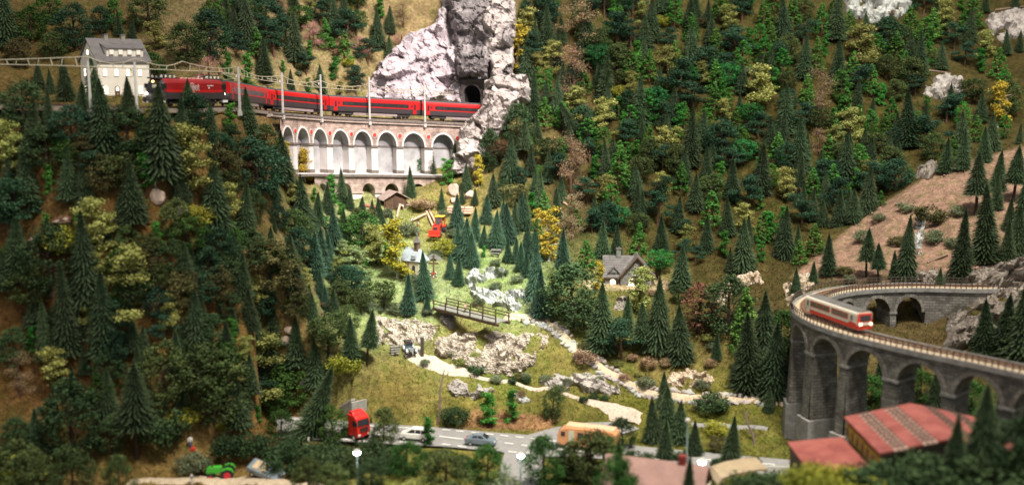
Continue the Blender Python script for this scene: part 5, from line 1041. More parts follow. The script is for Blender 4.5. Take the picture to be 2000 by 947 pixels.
def glaze(t_, sq, quads, glass):
    for q in quads:
        for s_ in (-1, 1):
            V = [(x, s_*(sq(z)+.18), z) for x, z in q]; MB().add(V+[(x, y-s_*.5, z) for x, y, z in V], [(0,1,2,3),(7,6,5,4),(0,4,5,1),(1,5,6,2),(2,6,7,3),(3,7,4,0)]).build('window', glass, t_)
gl = mat('car_glass', (.03,.035,.04), .12, .2, 20, spec=.6)
dirn = (PZ(1045,868,0)-PZ(865,852,0)); rzr = math.atan2(dirn.y, dirn.x)
p = PZ(939,868,.0014)
sed = [(-26,4),(-26.5,10),(-24,13),(-15,14),(12,13.2),(23,11.5),(26.5,9),(26.5,4)]
t_, sq, zb, zt = car('grey-blue saloon car driving on the main road', p, rzr+.04, sed, 53, 20, 2.6, [(-18,13.5),(-11,19),(3,19.4),(13,13)], mat('paint_greyblue', (.17,.215,.26), .3, .08, 20, spec=.6))
glaze(t_, sq, [[(-14.5,14),(-10.2,18.2),(-4.5,18.6),(-4.5,14)],[(-3.3,14),(-3.3,18.6),(2.4,18.6),(8.6,14)]], gl)
MB().add([(12.6,-7.6,13.9),(12.6,7.6,13.9),(4.4,6.6,18.9),(4.4,-6.6,18.9),(13.2,-7.6,14.2),(13.2,7.6,14.2),(5,6.6,19.2),(5,-6.6,19.2)], [(0,1,2,3),(7,6,5,4),(0,4,5,1),(1,5,6,2),(2,6,7,3),(3,7,4,0)]).build('windscreen', gl, t_)
for s_ in (-1, 1):
    MB().bx(25.6,26.9,s_*7-2,s_*7+2,8.6,10.6).build('headlight', m_wht, t_); MB().bx(-26.9,-25.6,s_*7-2,s_*7+2,9.6,11.6).build('tail_light', m_redmed, t_)
    for x in (-16, 16): wheel(t_, x, s_*9, 3.9, 2.6)
p = PZ(812,858,.0014); van = [(-27,4.5),(-27.5,13),(-24,14),(20,14),(27,11.5),(28,8),(28,4.5)]
t_, sq, zb, zt = car('white estate car on the main road behind the bright sapling', p, rzr+math.pi, van, 55, 21, 2.2, [(-26,13.5),(-24.5,21),(-22,22),(5,22.2),(20,13.5)], mat('paint_white', (.82,.81,.78), .35, .05, 20, spec=.5))
glaze(t_, sq, [[(-24,14.6),(-23.4,20.4),(-13,20.6),(-13,14.6)],[(-12,14.6),(-12,20.6),(-2.5,20.6),(-2.5,14.6)],[(-1.5,14.6),(-1.5,20.6),(4.5,20.4),(13.5,14.6)]], gl)
for s_ in (-1, 1):
    MB().bx(27,28.6,s_*7.4-2,s_*7.4+2,8.6,11).build('headlight', chrome, t_)
    for x in (-17, 17.5): wheel(t_, x, s_*9.4, 4.1, 2.8)
# red lorry cab
p = PZ(702,856,.0014); lor = thing('lorry', 'bright red lorry cab leaving the road tunnel', 'lorry', p, rzr-.55); m_lr = mat('lorry_red', (.66,.028,.022), .35, .05, 20, spec=.5)
MB().prism([(-14,7),(13,7),(14,16),(13,30),(10,41),(3,45),(-14,45)], 'y', -14, 14).build('cab', m_lr, lor, bevel=1.6); MB().prism([(-13,45),(2,45),(-3,49.5),(-13,49.5)], 'y', -12, 12).build('roof_spoiler', m_lr, lor, bevel=1)
MB().add([(13.7,-11.5,27.5),(13.7,11.5,27.5),(11.2,11,37.5),(11.2,-11,37.5),(14.3,-11.5,27.7),(14.3,11.5,27.7),(11.8,11,37.7),(11.8,-11,37.7)], [(0,1,2,3),(7,6,5,4),(0,4,5,1),(1,5,6,2),(2,6,7,3),(3,7,4,0)]).build('windscreen', gl, lor)
for s_ in (-1, 1):
    MB().bx(0,9,s_*14-.3,s_*14+.4,26,36).build('side_window', gl, lor); MB().bx(12,15,s_*15.4-1,s_*15.4+1,27,36).build('mirror', m_und, lor); MB().bx(13.4,14.8,s_*10-2.4,s_*10+2.4,10,13).build('headlight', m_wht, lor); wheel(lor, 4, s_*12.4, 5.8, 4); wheel(lor, -31, s_*12.4, 5.8, 4)
for z in (16.5, 19.5, 22.5): MB().bx(13.6,14.7,-8,8,z,z+1.4).build('grille_bar', m_und, lor)
MB().bx(-40,-14,-9,9,6,10).build('chassis', m_und, lor); MB().bx(-36,-22,-8,8,10,12).build('fifth_wheel', m_und, lor)
# orange camper bus
p = PZ(1150,876,.0014); m_or = mat('bus_orange', (.72,.34,.16), .45, .08, 20); bus = thing('bus', 'orange old-fashioned bus with cream side panel behind the roadside trees', 'bus', p, rzr+math.pi-.10)
MB().prism([(-50,6),(48,6),(52,12),(52,24),(48,32),(38,38),(-44,39),(-50,34)], 'y', -13.5, 13.5).build('body', m_or, bus, bevel=2.2); MB().bx(-46,38,-11,11,38,40.6).build('roof', mat('bus_roof', (.75,.47,.30), .5, .06, 20), bus, bevel=1)
for s_ in (-1, 1):
    MB().bx(22,32,s_*13.5-.3,s_*13.5+.4,12,33).build('cream_panel', mat('bus_cream', (.66,.66,.50), .5, .08, 20), bus); MB().bx(38,45,s_*13.5-.3,s_*13.5+.4,22,30).build('cab_window', gl, bus)
    for k in range(5): MB().bx(-44+k*12.5,-34+k*12.5,s_*13.5-.3,s_*13.5+.4,22,31).build('window', gl if k % 2 else m_drk, bus)
    wheel(bus, 33, s_*12, 5.4, 3.6); wheel(bus, -30, s_*12, 5.4, 3.6); MB().cyl((51.5,s_*8,13),(53,s_*8,13),2,n=10).build('headlight', m_wht, bus)
MB().add([(52.2,-11,21),(52.2,11,21),(48.6,10,31),(48.6,-10,31),(52.9,-11,21.2),(52.9,11,21.2),(49.3,10,31.2),(49.3,-10,31.2)], [(0,1,2,3),(7,6,5,4),(0,4,5,1),(1,5,6,2),(2,6,7,3),(3,7,4,0)]).build('windscreen', gl, bus)
# vintage car
p = gp(800, 692); p.z += .004; vc = thing('vintage_car', 'dark blue open vintage car with red wheels on the gravel path', 'car', p, math.radians(-72)); m_vb = mat('vintage_blue', (.05,.07,.10), .3, .15, 20, spec=.6)
MB().prism([(-22,7),(-22,14),(-8,14.5),(2,13),(20,12),(20,7)], 'y', -6, 6).build('body', m_vb, vc, bevel=1); MB().bx(19.5,21.5,-4.6,4.6,6.5,13.5).build('radiator', chrome, vc, bevel=.8); MB().bx(-1,0,-6.5,6.5,13,20).build('windscreen', gl, vc); MB().bx(-20,-6,-5.2,5.2,14.2,16.5).build('seat', m_redmed, vc, bevel=.8)
MB().prism([(-23,14),(-20,21),(-9,21.5),(-7,20),(-19,18)], 'y', -6.4, 6.4).build('folded_hood', m_und, vc)
for s_ in (-1, 1):
    for x in (-15, 15):
        wheel(vc, x, s_*9, 5.0, 2.2, m_redmed); MB().add([(x+5.8*math.cos(math.pi*k/8)*1.05, s_*9+q, 5.2+5.9*math.sin(math.pi*k/8)) for k in range(9) for q in (-2,2)]+[(x+6.8*math.cos(math.pi*k/8)*1.05, s_*9+q, 5.2+6.9*math.sin(math.pi*k/8)) for k in range(9) for q in (-2,2)], [(2*k,2*k+1,2*k+3,2*k+2) for k in range(8)]+[(18+2*k,20+2*k,21+2*k,19+2*k) for k in range(8)]+[(2*k,2*k+2,20+2*k,18+2*k) for k in range(8)]+[(2*k+1,19+2*k,21+2*k,2*k+3) for k in range(8)]).build('fender', mat('vintage_silver', (.34,.38,.42), .3, .1, 20, spec=.6), vc)
    MB().lathe([(.4,10.6),(2.1,12),(2.1,14),(.4,15.2)], 10, (20.5, s_*5.2)).build('headlight', chrome, vc); MB().bx(-9,9,s_*9-2,s_*9+2,3.6,4.6).build('running_board', m_und, vc)
person(0,0,'person in red jacket driving the vintage car', cl('red2',(.55,.07,.05)), cl('dark2',(.05,.05,.06)), 'sit', math.radians(-72), 17, p=p+Vector((-.002,.010,.0105)))
# tractors
def tractor(label, p, rz, paint, hub, loader=False, roof=None, sc=1.0):
    t_ = thing('tractor', label, 'tractor', p, rz, sc=sc)
    MB().prism([(-2,10),(22,10),(22,19),(18,20.5),(-2,21)], 'y', -5, 5).build('bonnet', paint, t_, bevel=1); MB().bx(-16,0,-6,6,8,13).build('chassis', m_und, t_); MB().bx(22,23,-4,4,10.5,18.5).build('grille', m_und, t_)
    for s_ in (-1, 1):
        wheel(t_, -11, s_*10.5, 9.2, 5.2, hub, 'rear_wheel'); wheel(t_, 15, s_*9.5, 5.6, 3.8, hub, 'front_wheel')
        MB().prism([(-21,14),(-18,19),(-11,21),(-3,18),(-3,16.4),(-11,19),(-17,17.4),(-20,13.5)], 'y', s_*10.5-2.8, s_*10.5+2.8).build('mudguard', paint, t_)
    MB().bx(-14,-8,-4,4,14,17).bx(-15,-13,-4,4,17,24).build('seat', m_und, t_); MB().cyl((-3,0,18),(-6,0,23),.5,n=6).cyl((-6.6,0,22.6),(-5.6,0,23.6),3,n=12).build('steering_wheel', m_und, t_); MB().cyl((12,3,20),(12,3,29),.9,n=6).build('exhaust', m_und, t_)
    if roof:
        for x in (-18, 0):
            for s_ in (-1, 1): MB().bar((x,s_*8,18),(x*.95,s_*7.4,37),1.2).build('cab_post', paint, t_)
        MB().bx(-20,2,-9.5,9.5,37,39.5).build('cab_roof', roof, t_, bevel=1)
        MB().bx(-.4,.3,-7.6,7.6,22,36).build('windscreen', mat('clear_dark_glass', (.10,.09,.09), .1, .1, 20, spec=.7), t_)
    if loader:
        for s_ in (-1, 1): MB().bar((-2,s_*7,24),(14,s_*7,22),2).bar((14,s_*7,22),(29,s_*7,7),2).build('loader_arm', paint, t_)
        MB().prism([(28,2),(38,1),(38,2.4),(30,4),(29,12),(27,13)], 'y', -13, 13).build('bucket', paint, t_)
    return t_
p = on(857,458,.0); tractor('red tractor with front loader and yellow cab roof in the clearing', p, math.radians(-104), mat('tractor_red', (.62,.035,.02), .38, .06, 20, spec=.5), chrome, True, mat('tractor_yellow', (.66,.46,.06), .45, .06, 20), 1.12)
p = gp(432, 934); tractor('bright green tractor with red wheel hubs on the lower gravel lane', p, math.radians(188), mat('tractor_green', (.06,.42,.04), .4, .08, 20, spec=.5), mat('hub_red', (.60,.03,.05), .4, .05, 20), sc=1.02)
p = gp(519, 934); p.z += .006; m_bl = mat('paint_dull_blue', (.17,.21,.25), .4, .12, 30, spec=.5)
t_, sq, zb, zt = car('dull blue open car with tan seats tipped on the lower lane', p, 0, [(-28,4),(-29,12),(-26,15),(26,14),(29,10),(29,4)], 58, 24, 1.2, [(6,14),(10,20),(11.5,20),(9,14)], m_bl, tilt=(math.radians(22), math.radians(16), math.radians(-18)))
for x in (-15, -2): MB().bx(x-5,x+5,-9,9,14,16.4).build('seat', mat('tan_seat', (.50,.38,.24), .7, .1, 50), t_, bevel=.8)
for s_ in (-1, 1):
    for x in (-17, 18): wheel(t_, x, s_*11, 4.4, 3)
    MB().bx(28.4,29.6,s_*8-2,s_*8+2,9,11.4).build('headlight', chrome, t_)
# ------------------------------------------------------------------ lower lane, posts, lamps, tunnel wing
drape([(250,945),(330,940),(400,938),(480,940),(560,946),(620,955)], .05, sandp, 'gravel_lane')
def marker(px, py, label, h=16, lean=0.0, Y=None):
    p = gp(px, py); m_ = thing('marker_post', label, 'post', p); MB().bx(-1.6,1.6,-1,1,-3,h).build('post', m_wht, m_); MB().bx(-1.65,1.65,-1.05,1.05,h*.6,h*.75).build('band', m_und, m_); m_.rotation_euler = (0, lean, 0)
marker(375,944,'short white marker post beside the green tractor lane', 15); marker(600,884,'white marker post leaning among the dark green bushes', 28, .12)
m_glow = mat('lamp_glow', (1,1,1), .3, 0, 10, emit=(.92,.95,1.0), estr=14); m_pole = mat('lamp_pole', (.26,.34,.32), .5, .1, 60)
def lamp(px, py, Y, label, lit=True, r=5.4):
    p = PY(px, py, Y); g = float(hz(p.x, p.y)); l = thing('street_lamp', label, 'street lamp', (p.x, p.y, g)); z = (p.z-g)*1000
    MB().cyl((0,0,-6),(0,0,z-3),1.7,1.2,n=8).build('pole', m_pole, l); MB().lathe([(2.6,z+2.6),(r+.6,z+2.2),(r*.7,z+4.4),(1,z+5.4)], 12).build('hood', m_mast, l)
    MB().lathe([(.5,z-r*.8),(r*.8,z-r*.45),(r,z+.4),(r*.8,z+2.4),(.5,z+2.6)], 12).build('lamp_glass', m_glow if lit else m_wht, l, smooth=True)
    if lit:
        d = bpy.data.lights.new('lamp_light', 'POINT'); d.energy = .012; d.color = (.92,.95,1); d.shadow_soft_size = .006; o_ = link(bpy.data.objects.new('lamp_light', d), l); o_.location = (0,0,z*.001-.012)
lamp(697,883,1.50,'lit street lamp among bushes below the red lorry'); lamp(1017,889,1.50,'lit street lamp at the side road junction', r=5.2); lamp(1371,901,1.44,'lit street lamp beside the pink-roofed house', r=5.8); lamp(1343,822,1.50,'tall unlit pale street lamp beside the roadside firs', False, 3.4)
m_conc = mat('concrete', (.33,.32,.30), .9, .2, 70, .4); tw_ = thing('road_tunnel_mouth', 'grey concrete road tunnel wing wall behind the red lorry', 'tunnel mouth', PY(682,800,1.85)); q = tw_.location; tw_.location = (q.x, q.y, -.005); tw_.rotation_euler = (0,0,rzr-.6)
MB().prism([(-30,-6),(8,-6),(8,42),(-30,20)], 'y', 0, 6).build('wing_wall', m_conc, tw_); MB().prism([(-31,19.4),(9,42.4),(9,46),(-31,23)], 'y', -1.5, 7.5).build('coping', mat('pale_concrete', (.50,.49,.46), .85, .15, 70), tw_); MB().bx(8,13,-2,30,-6,40).build('jamb', m_conc, tw_)
# ------------------------------------------------------------------ front right roofs
m_rr = mat('red_roof', (.26,.062,.052), .75, .22, 26, .3, c2=(.37,.115,.095)); m_sky = mat('skylight', (.40,.27,.22), .4, .3, 70); m_bar = mat('skylight_bar', (.20,.12,.10), .6, .2, 60); m_yel = mat('yellow_sign', (.55,.40,.06), .6, .2, 60); m_hallw = mat('hall_wall', (.16,.12,.09), .85, .2, 60)
Yf = 1.375; pl_ = PY(1651,816,Yf); pr_ = PY(1908,816,Yf); ze = pl_.z; hall = thing('industrial_hall', 'large hall with faded red roof and brown skylight strips', 'hall', (0,0,0)); hall.location = (pl_.x, Yf, float(hz(pl_.x, Yf))); g0 = hall.location.z
hwid = (pr_.x-pl_.x)*1000; hl = 135; zE = (ze-g0)*1000; zR = (PY(1781,789,Yf).z-g0)*1000
MB().bx(4,hwid-4,-hl+4,-4,-20,zE-1).build('wall', m_hallw, hall); xm = hwid/2
MB().prism([(4,zE-1.2),(hwid-4,zE-1.2),(xm,zR-1.5)], 'y', -hl+4, -4).build('gable', m_hallw, hall)
sl = (zR-zE)/xm
ns = 5
for sd in (0, 1):
    for k_ in range(ns):
        u0, u1 = k_/ns, (k_+1)/ns; X = lambda u: u*xm if sd == 0 else hwid-u*xm; Z = lambda u: zE+u*(zR-zE); a_, b_ = X(u0), X(u1); za, zb_ = Z(u0), Z(u1); gls = k_ in (1, 3)
        dz = -1.0 if gls else 0; y0 = 6; o_ = MB().add([(a_,y0,za+dz),(b_,y0,zb_+dz),(b_,-hl,zb_+dz),(a_,-hl,za+dz),(a_,y0,za-3),(b_,y0,zb_-3),(b_,-hl,zb_-3),(a_,-hl,za-3)], [(0,1,2,3),(7,6,5,4),(0,4,5,1),(1,5,6,2),(2,6,7,3),(3,7,4,0)]).build('skylight_strip' if gls else 'roof_panel', m_sky if gls else m_rr, hall)
        if gls:
            for j in range(12): yy = 4-j*11.6; MB().bar((a_,yy,za+.2),(b_,yy,zb_+.2),1.3,1.6).build('glazing_bar', m_bar, o_)
            for f_ in (.33,.67): MB().bar((a_+(b_-a_)*f_,y0,za+(zb_-za)*f_),(a_+(b_-a_)*f_,-hl,za+(zb_-za)*f_),1.2,1.4).build('glazing_bar', m_bar, o_)
MB().bx(1.5,4,-hl,0,zE-26,zE-8).build('yellow_band', m_yel, hall)
for j in range(6): MB().bx(.9,1.6,-14-j*20,-4-j*20,zE-23,zE-11).build('dark_panel', m_hallw, hall)
an = thing('annex_building', 'low annex with plain red roof beside the large hall', 'building', (0,0,0)); pa = PY(1538,864,1.37); pb = PY(1646,854,1.37); an.location = (pa.x, 1.37, float(hz(pa.x,1.37))); g1 = an.location.z; wa = (pb.x-pa.x)*1000; za = (pa.z-g1)*1000; zb_ = (pb.z-g1)*1000
MB().bx(3,wa-2,-127,-3,-20,za-3).build('wall', m_hallw, an); MB().add([(0,2,za-2),(wa,2,zb_-2),(wa,-130,zb_-2),(0,-130,za-2),(0,2,za+.6),(wa,2,zb_+.6),(wa,-130,zb_+.6),(0,-130,za+.6)], [(0,1,2,3),(7,6,5,4),(0,4,5,1),(1,5,6,2),(2,6,7,3),(3,7,4,0)]).build('roof', m_rr, an)
m_pk = mat('pink_roof', (.30,.18,.155), .8, .15, 40, .3); ph = thing('pink_roof_house', 'house with dusty pink roof and brown eaves at the front edge', 'house', (pxX(1290,1.40,.05),1.40,float(hz(pxX(1290,1.4,.05),1.4))), math.radians(-20)); 
MB().bx(-70,66,-46,34,-10,40).build('wall', mat('house_wall_cream', (.55,.48,.36), .85, .1, 40), ph); gable_roof(ph, -70, 60, -46, 34, 40, 71, 3, m_pk, 'roof', 7); MB().bx(26,36,-10,0,62,84).build('chimney', mat('chimney_red', (.22,.035,.03), .8, .2, 60), ph)
MB().tube([(-64,-54,37),(-30,-54,41),(5,-54,41),(40,-54,39),(60,-54,35)], 2.6, 6).build('eaves_board', mat('eaves_wood', (.34,.18,.09), .7, .2, 60), ph)
for x in (-40, 0, 36): window(ph, x-8, x+8, 8, 22, 'y', False, m_drk).location = (0,-.0465,0)
sh = thing('tan_shelter', 'low shelter with curved tan roof beside the pink-roofed house', 'shelter', (pxX(1440,1.47,.03),1.47,float(hz(pxX(1440,1.47,.03),1.47))), math.radians(8)); MB().prism([(-36,28),(-30,36),(-10,42),(20,46),(36,46),(36,49),(18,49),(-12,45),(-33,39),(-39,29)], 'y', -26, 22).build('roof', mat('tan_roof', (.36,.28,.18), .8, .15, 50, .3), sh)
for x in (-32, 32):
    for y in (-20, 18): MB().bx(x-2,x+2,y-2,y+2,-8,34).build('post', m_wood, sh)
wf_ = thing('white_fence', 'white painted board fence beside the annex roof', 'fence', (pxX(1482,1.52,.02),1.52,float(hz(pxX(1482,1.52,.02),1.52))), math.radians(-6))
for x in (0, 22, 44): MB().bx(x-1.5,x+1.5,-1.5,1.5,-6,32).build('post', m_wht, wf_)
for z in (8, 18, 28): MB().bx(-2,46,-3,-1.5,z-2.2,z+2.2).build('board', m_wht, wf_)
# ------------------------------------------------------------------ model trees
def tri_mesh(name, V, F, tip, material):
    V = np.asarray(V, np.float32); F = np.asarray(F, np.int32); k = F.shape[1]
    me = bpy.data.meshes.new(name); me.vertices.add(len(V)); me.vertices.foreach_set('co', V.ravel()); me.loops.add(F.size); me.polygons.add(len(F))
    me.loops.foreach_set('vertex_index', F.ravel()); me.polygons.foreach_set('loop_start', np.arange(0, F.size, k, dtype=np.int32)); me.polygons.foreach_set('loop_total', np.full(len(F), k, np.int32)); me.update()
    a = me.attributes.new('tip', 'FLOAT', 'POINT'); a.data.foreach_set('value', np.asarray(tip, np.float32)); me.materials.append(material); return me
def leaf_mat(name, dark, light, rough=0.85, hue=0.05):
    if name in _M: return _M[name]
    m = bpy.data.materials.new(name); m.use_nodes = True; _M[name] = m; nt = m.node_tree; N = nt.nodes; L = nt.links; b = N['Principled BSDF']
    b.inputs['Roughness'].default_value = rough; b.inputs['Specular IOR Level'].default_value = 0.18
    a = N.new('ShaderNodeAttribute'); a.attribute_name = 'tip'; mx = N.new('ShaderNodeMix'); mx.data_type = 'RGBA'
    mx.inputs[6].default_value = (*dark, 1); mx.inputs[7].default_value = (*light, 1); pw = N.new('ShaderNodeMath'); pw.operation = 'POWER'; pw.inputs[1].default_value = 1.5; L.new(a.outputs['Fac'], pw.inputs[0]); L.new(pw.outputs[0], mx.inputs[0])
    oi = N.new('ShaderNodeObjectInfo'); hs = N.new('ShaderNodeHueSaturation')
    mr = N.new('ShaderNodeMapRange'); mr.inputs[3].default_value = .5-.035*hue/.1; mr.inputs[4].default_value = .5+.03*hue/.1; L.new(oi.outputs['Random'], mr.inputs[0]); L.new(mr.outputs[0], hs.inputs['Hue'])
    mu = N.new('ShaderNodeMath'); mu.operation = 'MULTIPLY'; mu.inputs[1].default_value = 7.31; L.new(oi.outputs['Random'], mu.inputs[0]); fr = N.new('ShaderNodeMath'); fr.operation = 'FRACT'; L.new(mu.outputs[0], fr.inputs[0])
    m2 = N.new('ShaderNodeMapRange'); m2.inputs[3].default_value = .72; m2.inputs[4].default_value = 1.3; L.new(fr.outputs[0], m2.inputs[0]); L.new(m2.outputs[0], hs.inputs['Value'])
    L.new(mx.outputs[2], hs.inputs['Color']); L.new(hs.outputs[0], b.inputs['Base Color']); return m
def fir_geo(seed, rmax=0.19, bare=0.03, layers=30, droop=0.28):
    r = random.Random(seed); V = []; F = []; T = []
    def tri(a, b, c, t0, t1):
        n = len(V); V.extend([tuple(a), tuple(b), tuple(c)]); F.append((n, n+1, n+2)); T.extend([t0, t0, t1])
    for k in range(layers):
        f = k/(layers-1); z = bare+(0.985-bare)*f**0.94; R = rmax*(1-f)**0.86*r.uniform(.92,1.07)+0.007; m = int(11+13*(1-f)); ph = r.uniform(0,6.28); step = (0.985-bare)/layers
        apex = Vector((0,0,z+step*1.9)); pts = []
        for j in range(m):      # a ragged skirt of branches
            a = ph+6.283*j/m+r.uniform(-.1,.1); ln = R*r.uniform(.80,1.12); d = Vector((math.cos(a), math.sin(a), 0)); s = Vector((-d.y, d.x, 0)); dr = ln*droop*r.uniform(.5,1.3)
            tip = d*ln+Vector((0,0,z-dr)); a2 = a+3.1416/m; inn = Vector((math.cos(a2), math.sin(a2), 0))*R*.62+Vector((0,0,z-dr*.3)); pts.append((d, s, ln, dr, tip, inn))
        for j in range(m):
            d, s, ln, dr, tip, inn = pts[j]; prv = pts[j-1][5]
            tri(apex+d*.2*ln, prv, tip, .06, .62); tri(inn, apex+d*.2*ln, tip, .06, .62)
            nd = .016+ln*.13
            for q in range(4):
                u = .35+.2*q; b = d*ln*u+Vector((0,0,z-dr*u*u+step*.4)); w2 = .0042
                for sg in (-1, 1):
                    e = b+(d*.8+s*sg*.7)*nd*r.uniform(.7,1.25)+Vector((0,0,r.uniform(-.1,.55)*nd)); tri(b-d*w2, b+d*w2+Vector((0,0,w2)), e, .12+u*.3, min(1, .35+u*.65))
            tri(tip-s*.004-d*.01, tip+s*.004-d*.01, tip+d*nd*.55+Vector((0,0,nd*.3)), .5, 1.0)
    tri((-.006,0,.96), (.006,0,.96), (0,0,1.01), .5, 1); tri((0,-.006,.96), (0,.006,.96), (0,0,1.01), .5, 1)
    return V, F, T
def leafy_geo(seed, shape, nclump, cr, nleaf, ls, squash=.8):
    """shape(r, c)-> clump centre (x,y,z in unit height) and local clump scale"""
    r = random.Random(seed); g = np.random.default_rng(seed); C = []; RD = []; LT = []
    for c in range(nclump):
        q, k = shape(r, c/nclump); C.append(q); RD.append(cr*k*r.uniform(.75,1.25)); LT.append(r.uniform(-.12,.16))
    N_ = nclump*nleaf; C = np.repeat(np.array(C), nleaf, 0); RD = np.repeat(np.array(RD), nleaf); LT = np.repeat(np.array(LT), nleaf)
    unit = lambda x: x/np.linalg.norm(x, axis=1)[:,None]
    dv = unit(g.normal(size=(N_, 3))); rr_ = RD*(g.random(N_)**.35)*(1+.12*g.normal(size=N_)); P = dv*rr_[:,None]*np.array([1,1,squash])+C
    nrm = unit(dv*1.1+g.normal(size=(N_,3))*.6); a = unit(np.cross(nrm, g.normal(size=(N_,3)))); b = np.cross(nrm, a)
    sz = ls*g.uniform(.55,1.35,N_)[:,None]; A = a*sz; B = b*sz*g.uniform(.5,1,N_)[:,None]
    V = np.stack([P-A, P-B*.8, P+A*.9, P+B], 1).reshape(-1, 3); F = np.arange(N_*4).reshape(-1, 4)
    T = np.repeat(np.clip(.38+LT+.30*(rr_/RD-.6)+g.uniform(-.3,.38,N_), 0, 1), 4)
    return V, F, T
def sh_round(w, z0, z1):
    def f(r, c):
        while True:
            x, y, z = r.uniform(-1,1), r.uniform(-1,1), r.uniform(-1,1)
            if .35 < x*x+y*y+z*z < 1: break
        return (x*w*.72, y*w*.72, (z0+z1)/2+z*(z1-z0)/2*.78), 1.0
    return f
def sh_cone(w, z0, z1, pw=.8):
    def f(r, c):
        z = r.random()**1.25; R = w*(1-z)**pw*.92+.01; a = r.uniform(0,6.28); q = r.uniform(.55,1)
        return (math.cos(a)*R*q, math.sin(a)*R*q, z0+(z1-z0)*z*.97), .55+.55*(1-z)
    return f
def sh_ovoid(w, z0, z1):
    def f(r, c):
        z = r.random(); R = w*math.sin(math.pi*min(1,(z*.86+.12)))**.75; a = r.uniform(0,6.28); q = r.uniform(.6,1)
        return (math.cos(a)*R*q, math.sin(a)*R*q, z0+(z1-z0)*z*.95), .9
    return f
def sh_tiers(w, n, z0, z1, seed):   # loose fleece pads at several heights
    R0 = random.Random(seed); pads = [(R0.uniform(0,6.28), R0.uniform(.15,.95), k/(n-1)) for k in range(n)]
    def f(r, c):
        a, q, h = pads[int(c*n) % n]; R = w*q*(1.0-.45*h); s = w*.42
        return (math.cos(a)*R+r.uniform(-s,s)*.7, math.sin(a)*R+r.uniform(-s,s)*.7, z0+(z1-z0)*h*.95+r.uniform(-.03,.03)), 1.0
    return f
GEO = {}
def add_geo(key, fn): GEO[key] = fn
for i in range(4): add_geo(('fir', i), lambda i=i: fir_geo(10+i, (.20,.215,.18,.23)[i], .03, (26,24,28,24)[i], (.28,.4,.2,.34)[i]))
for i in range(2): add_geo(('tallfir', i), lambda i=i: fir_geo(30+i, .17, .36, 19, .3))
for i in range(3): add_geo(('cone', i), lambda i=i: leafy_geo(40+i, sh_cone(.25,.06,.98), 190, .042, 26, .0145))
for i in range(2): add_geo(('ovoid', i), lambda i=i: leafy_geo(50+i, sh_ovoid(.21,.08,.97), 130, .042, 26, .0130))
for i in range(2): add_geo(('round', i), lambda i=i: leafy_geo(60+i, sh_round(.47,.14,1.0), 150, .075, 30, .0165))
for i in range(3): add_geo(('column', i), lambda i=i: leafy_geo(70+i, sh_tiers(.14,15,.08,.96,i), 75, .07, 60, .0145))
for i in range(3): add_geo(('pine', i), lambda i=i: leafy_geo(80+i, sh_tiers(.36,8,.34,.93,20+i), 66, .105, 72, .0150, .75))
for i in range(3): add_geo(('fleece', i), lambda i=i: leafy_geo(90+i, sh_tiers(.27,13,.12,.95,40+i), 84, .085, 66, .0145, .8))
for i in range(3): add_geo(('broad', i), lambda i=i: leafy_geo(100+i, sh_ovoid(.32,.06,.95), 90, .10, 66, .0150, .85))
for i in range(3): add_geo(('bush', i), lambda i=i: leafy_geo(110+i, sh_round(.75,.02,1.0), 40, .24, 80, .036, .8))
for i in range(2): add_geo(('dry', i), lambda i=i: leafy_geo(120+i, sh_tiers(.32,10,.12,.95,60+i), 56, .12, 60, .0100, .8))
FM = {'fir': leaf_mat('fir_needles', (.014,.031,.014), (.15,.215,.10), .7, .05), 'firblue': leaf_mat('fir_needles_spotlit', (.008,.026,.016), (.17,.29,.18), .7, .05),  # second set: same fir, the spotlight's cool pale cast put into its colour
      'bright': leaf_mat('foliage_bright', (.016,.08,.012), (.11,.36,.06)), 'grass': leaf_mat('foliage_grass', (.022,.075,.012), (.16,.37,.075)), 'emer': leaf_mat('foliage_emerald', (.012,.07,.018), (.06,.27,.07)),
      'teal': leaf_mat('foliage_teal', (.011,.032,.017), (.052,.118,.064)), 'dkgreen': leaf_mat('foliage_dark', (.016,.034,.013), (.075,.13,.05)), 'olive': leaf_mat('foliage_olive', (.12,.13,.03), (.46,.47,.15)), 'palegreen': leaf_mat('foliage_pale', (.11,.15,.05), (.40,.46,.22)),
      'moss': leaf_mat('foliage_moss', (.028,.042,.014), (.125,.175,.055)), 'brownol': leaf_mat('foliage_brown_olive', (.040,.040,.015), (.17,.155,.06)), 'yellow': leaf_mat('foliage_yellow', (.30,.22,.02), (.70,.56,.08)), 'lime': leaf_mat('foliage_lime', (.16,.17,.015), (.46,.46,.07)),
      'beige': leaf_mat('foliage_beige', (.16,.10,.055), (.42,.30,.18)), 'pink': leaf_mat('foliage_pink', (.30,.14,.12), (.66,.36,.33)), 'brown': leaf_mat('foliage_brown', (.075,.038,.020), (.24,.13,.075)), 'mid': leaf_mat('foliage_mid', (.018,.05,.010), (.075,.17,.035)), 'struct': leaf_mat('foliage_structured', (.020,.030,.010), (.12,.16,.05)), 'sage': leaf_mat('foliage_sage', (.07,.085,.045), (.26,.30,.17))}
BARK = mat('bark', (.055,.036,.026), .9, .35, 400, .5); BARKW = mat('bark_pale', (.55,.52,.47), .85, .3, 400, .3); BARKB = mat('bark_brown', (.12,.06,.04), .9, .3, 400, .5)
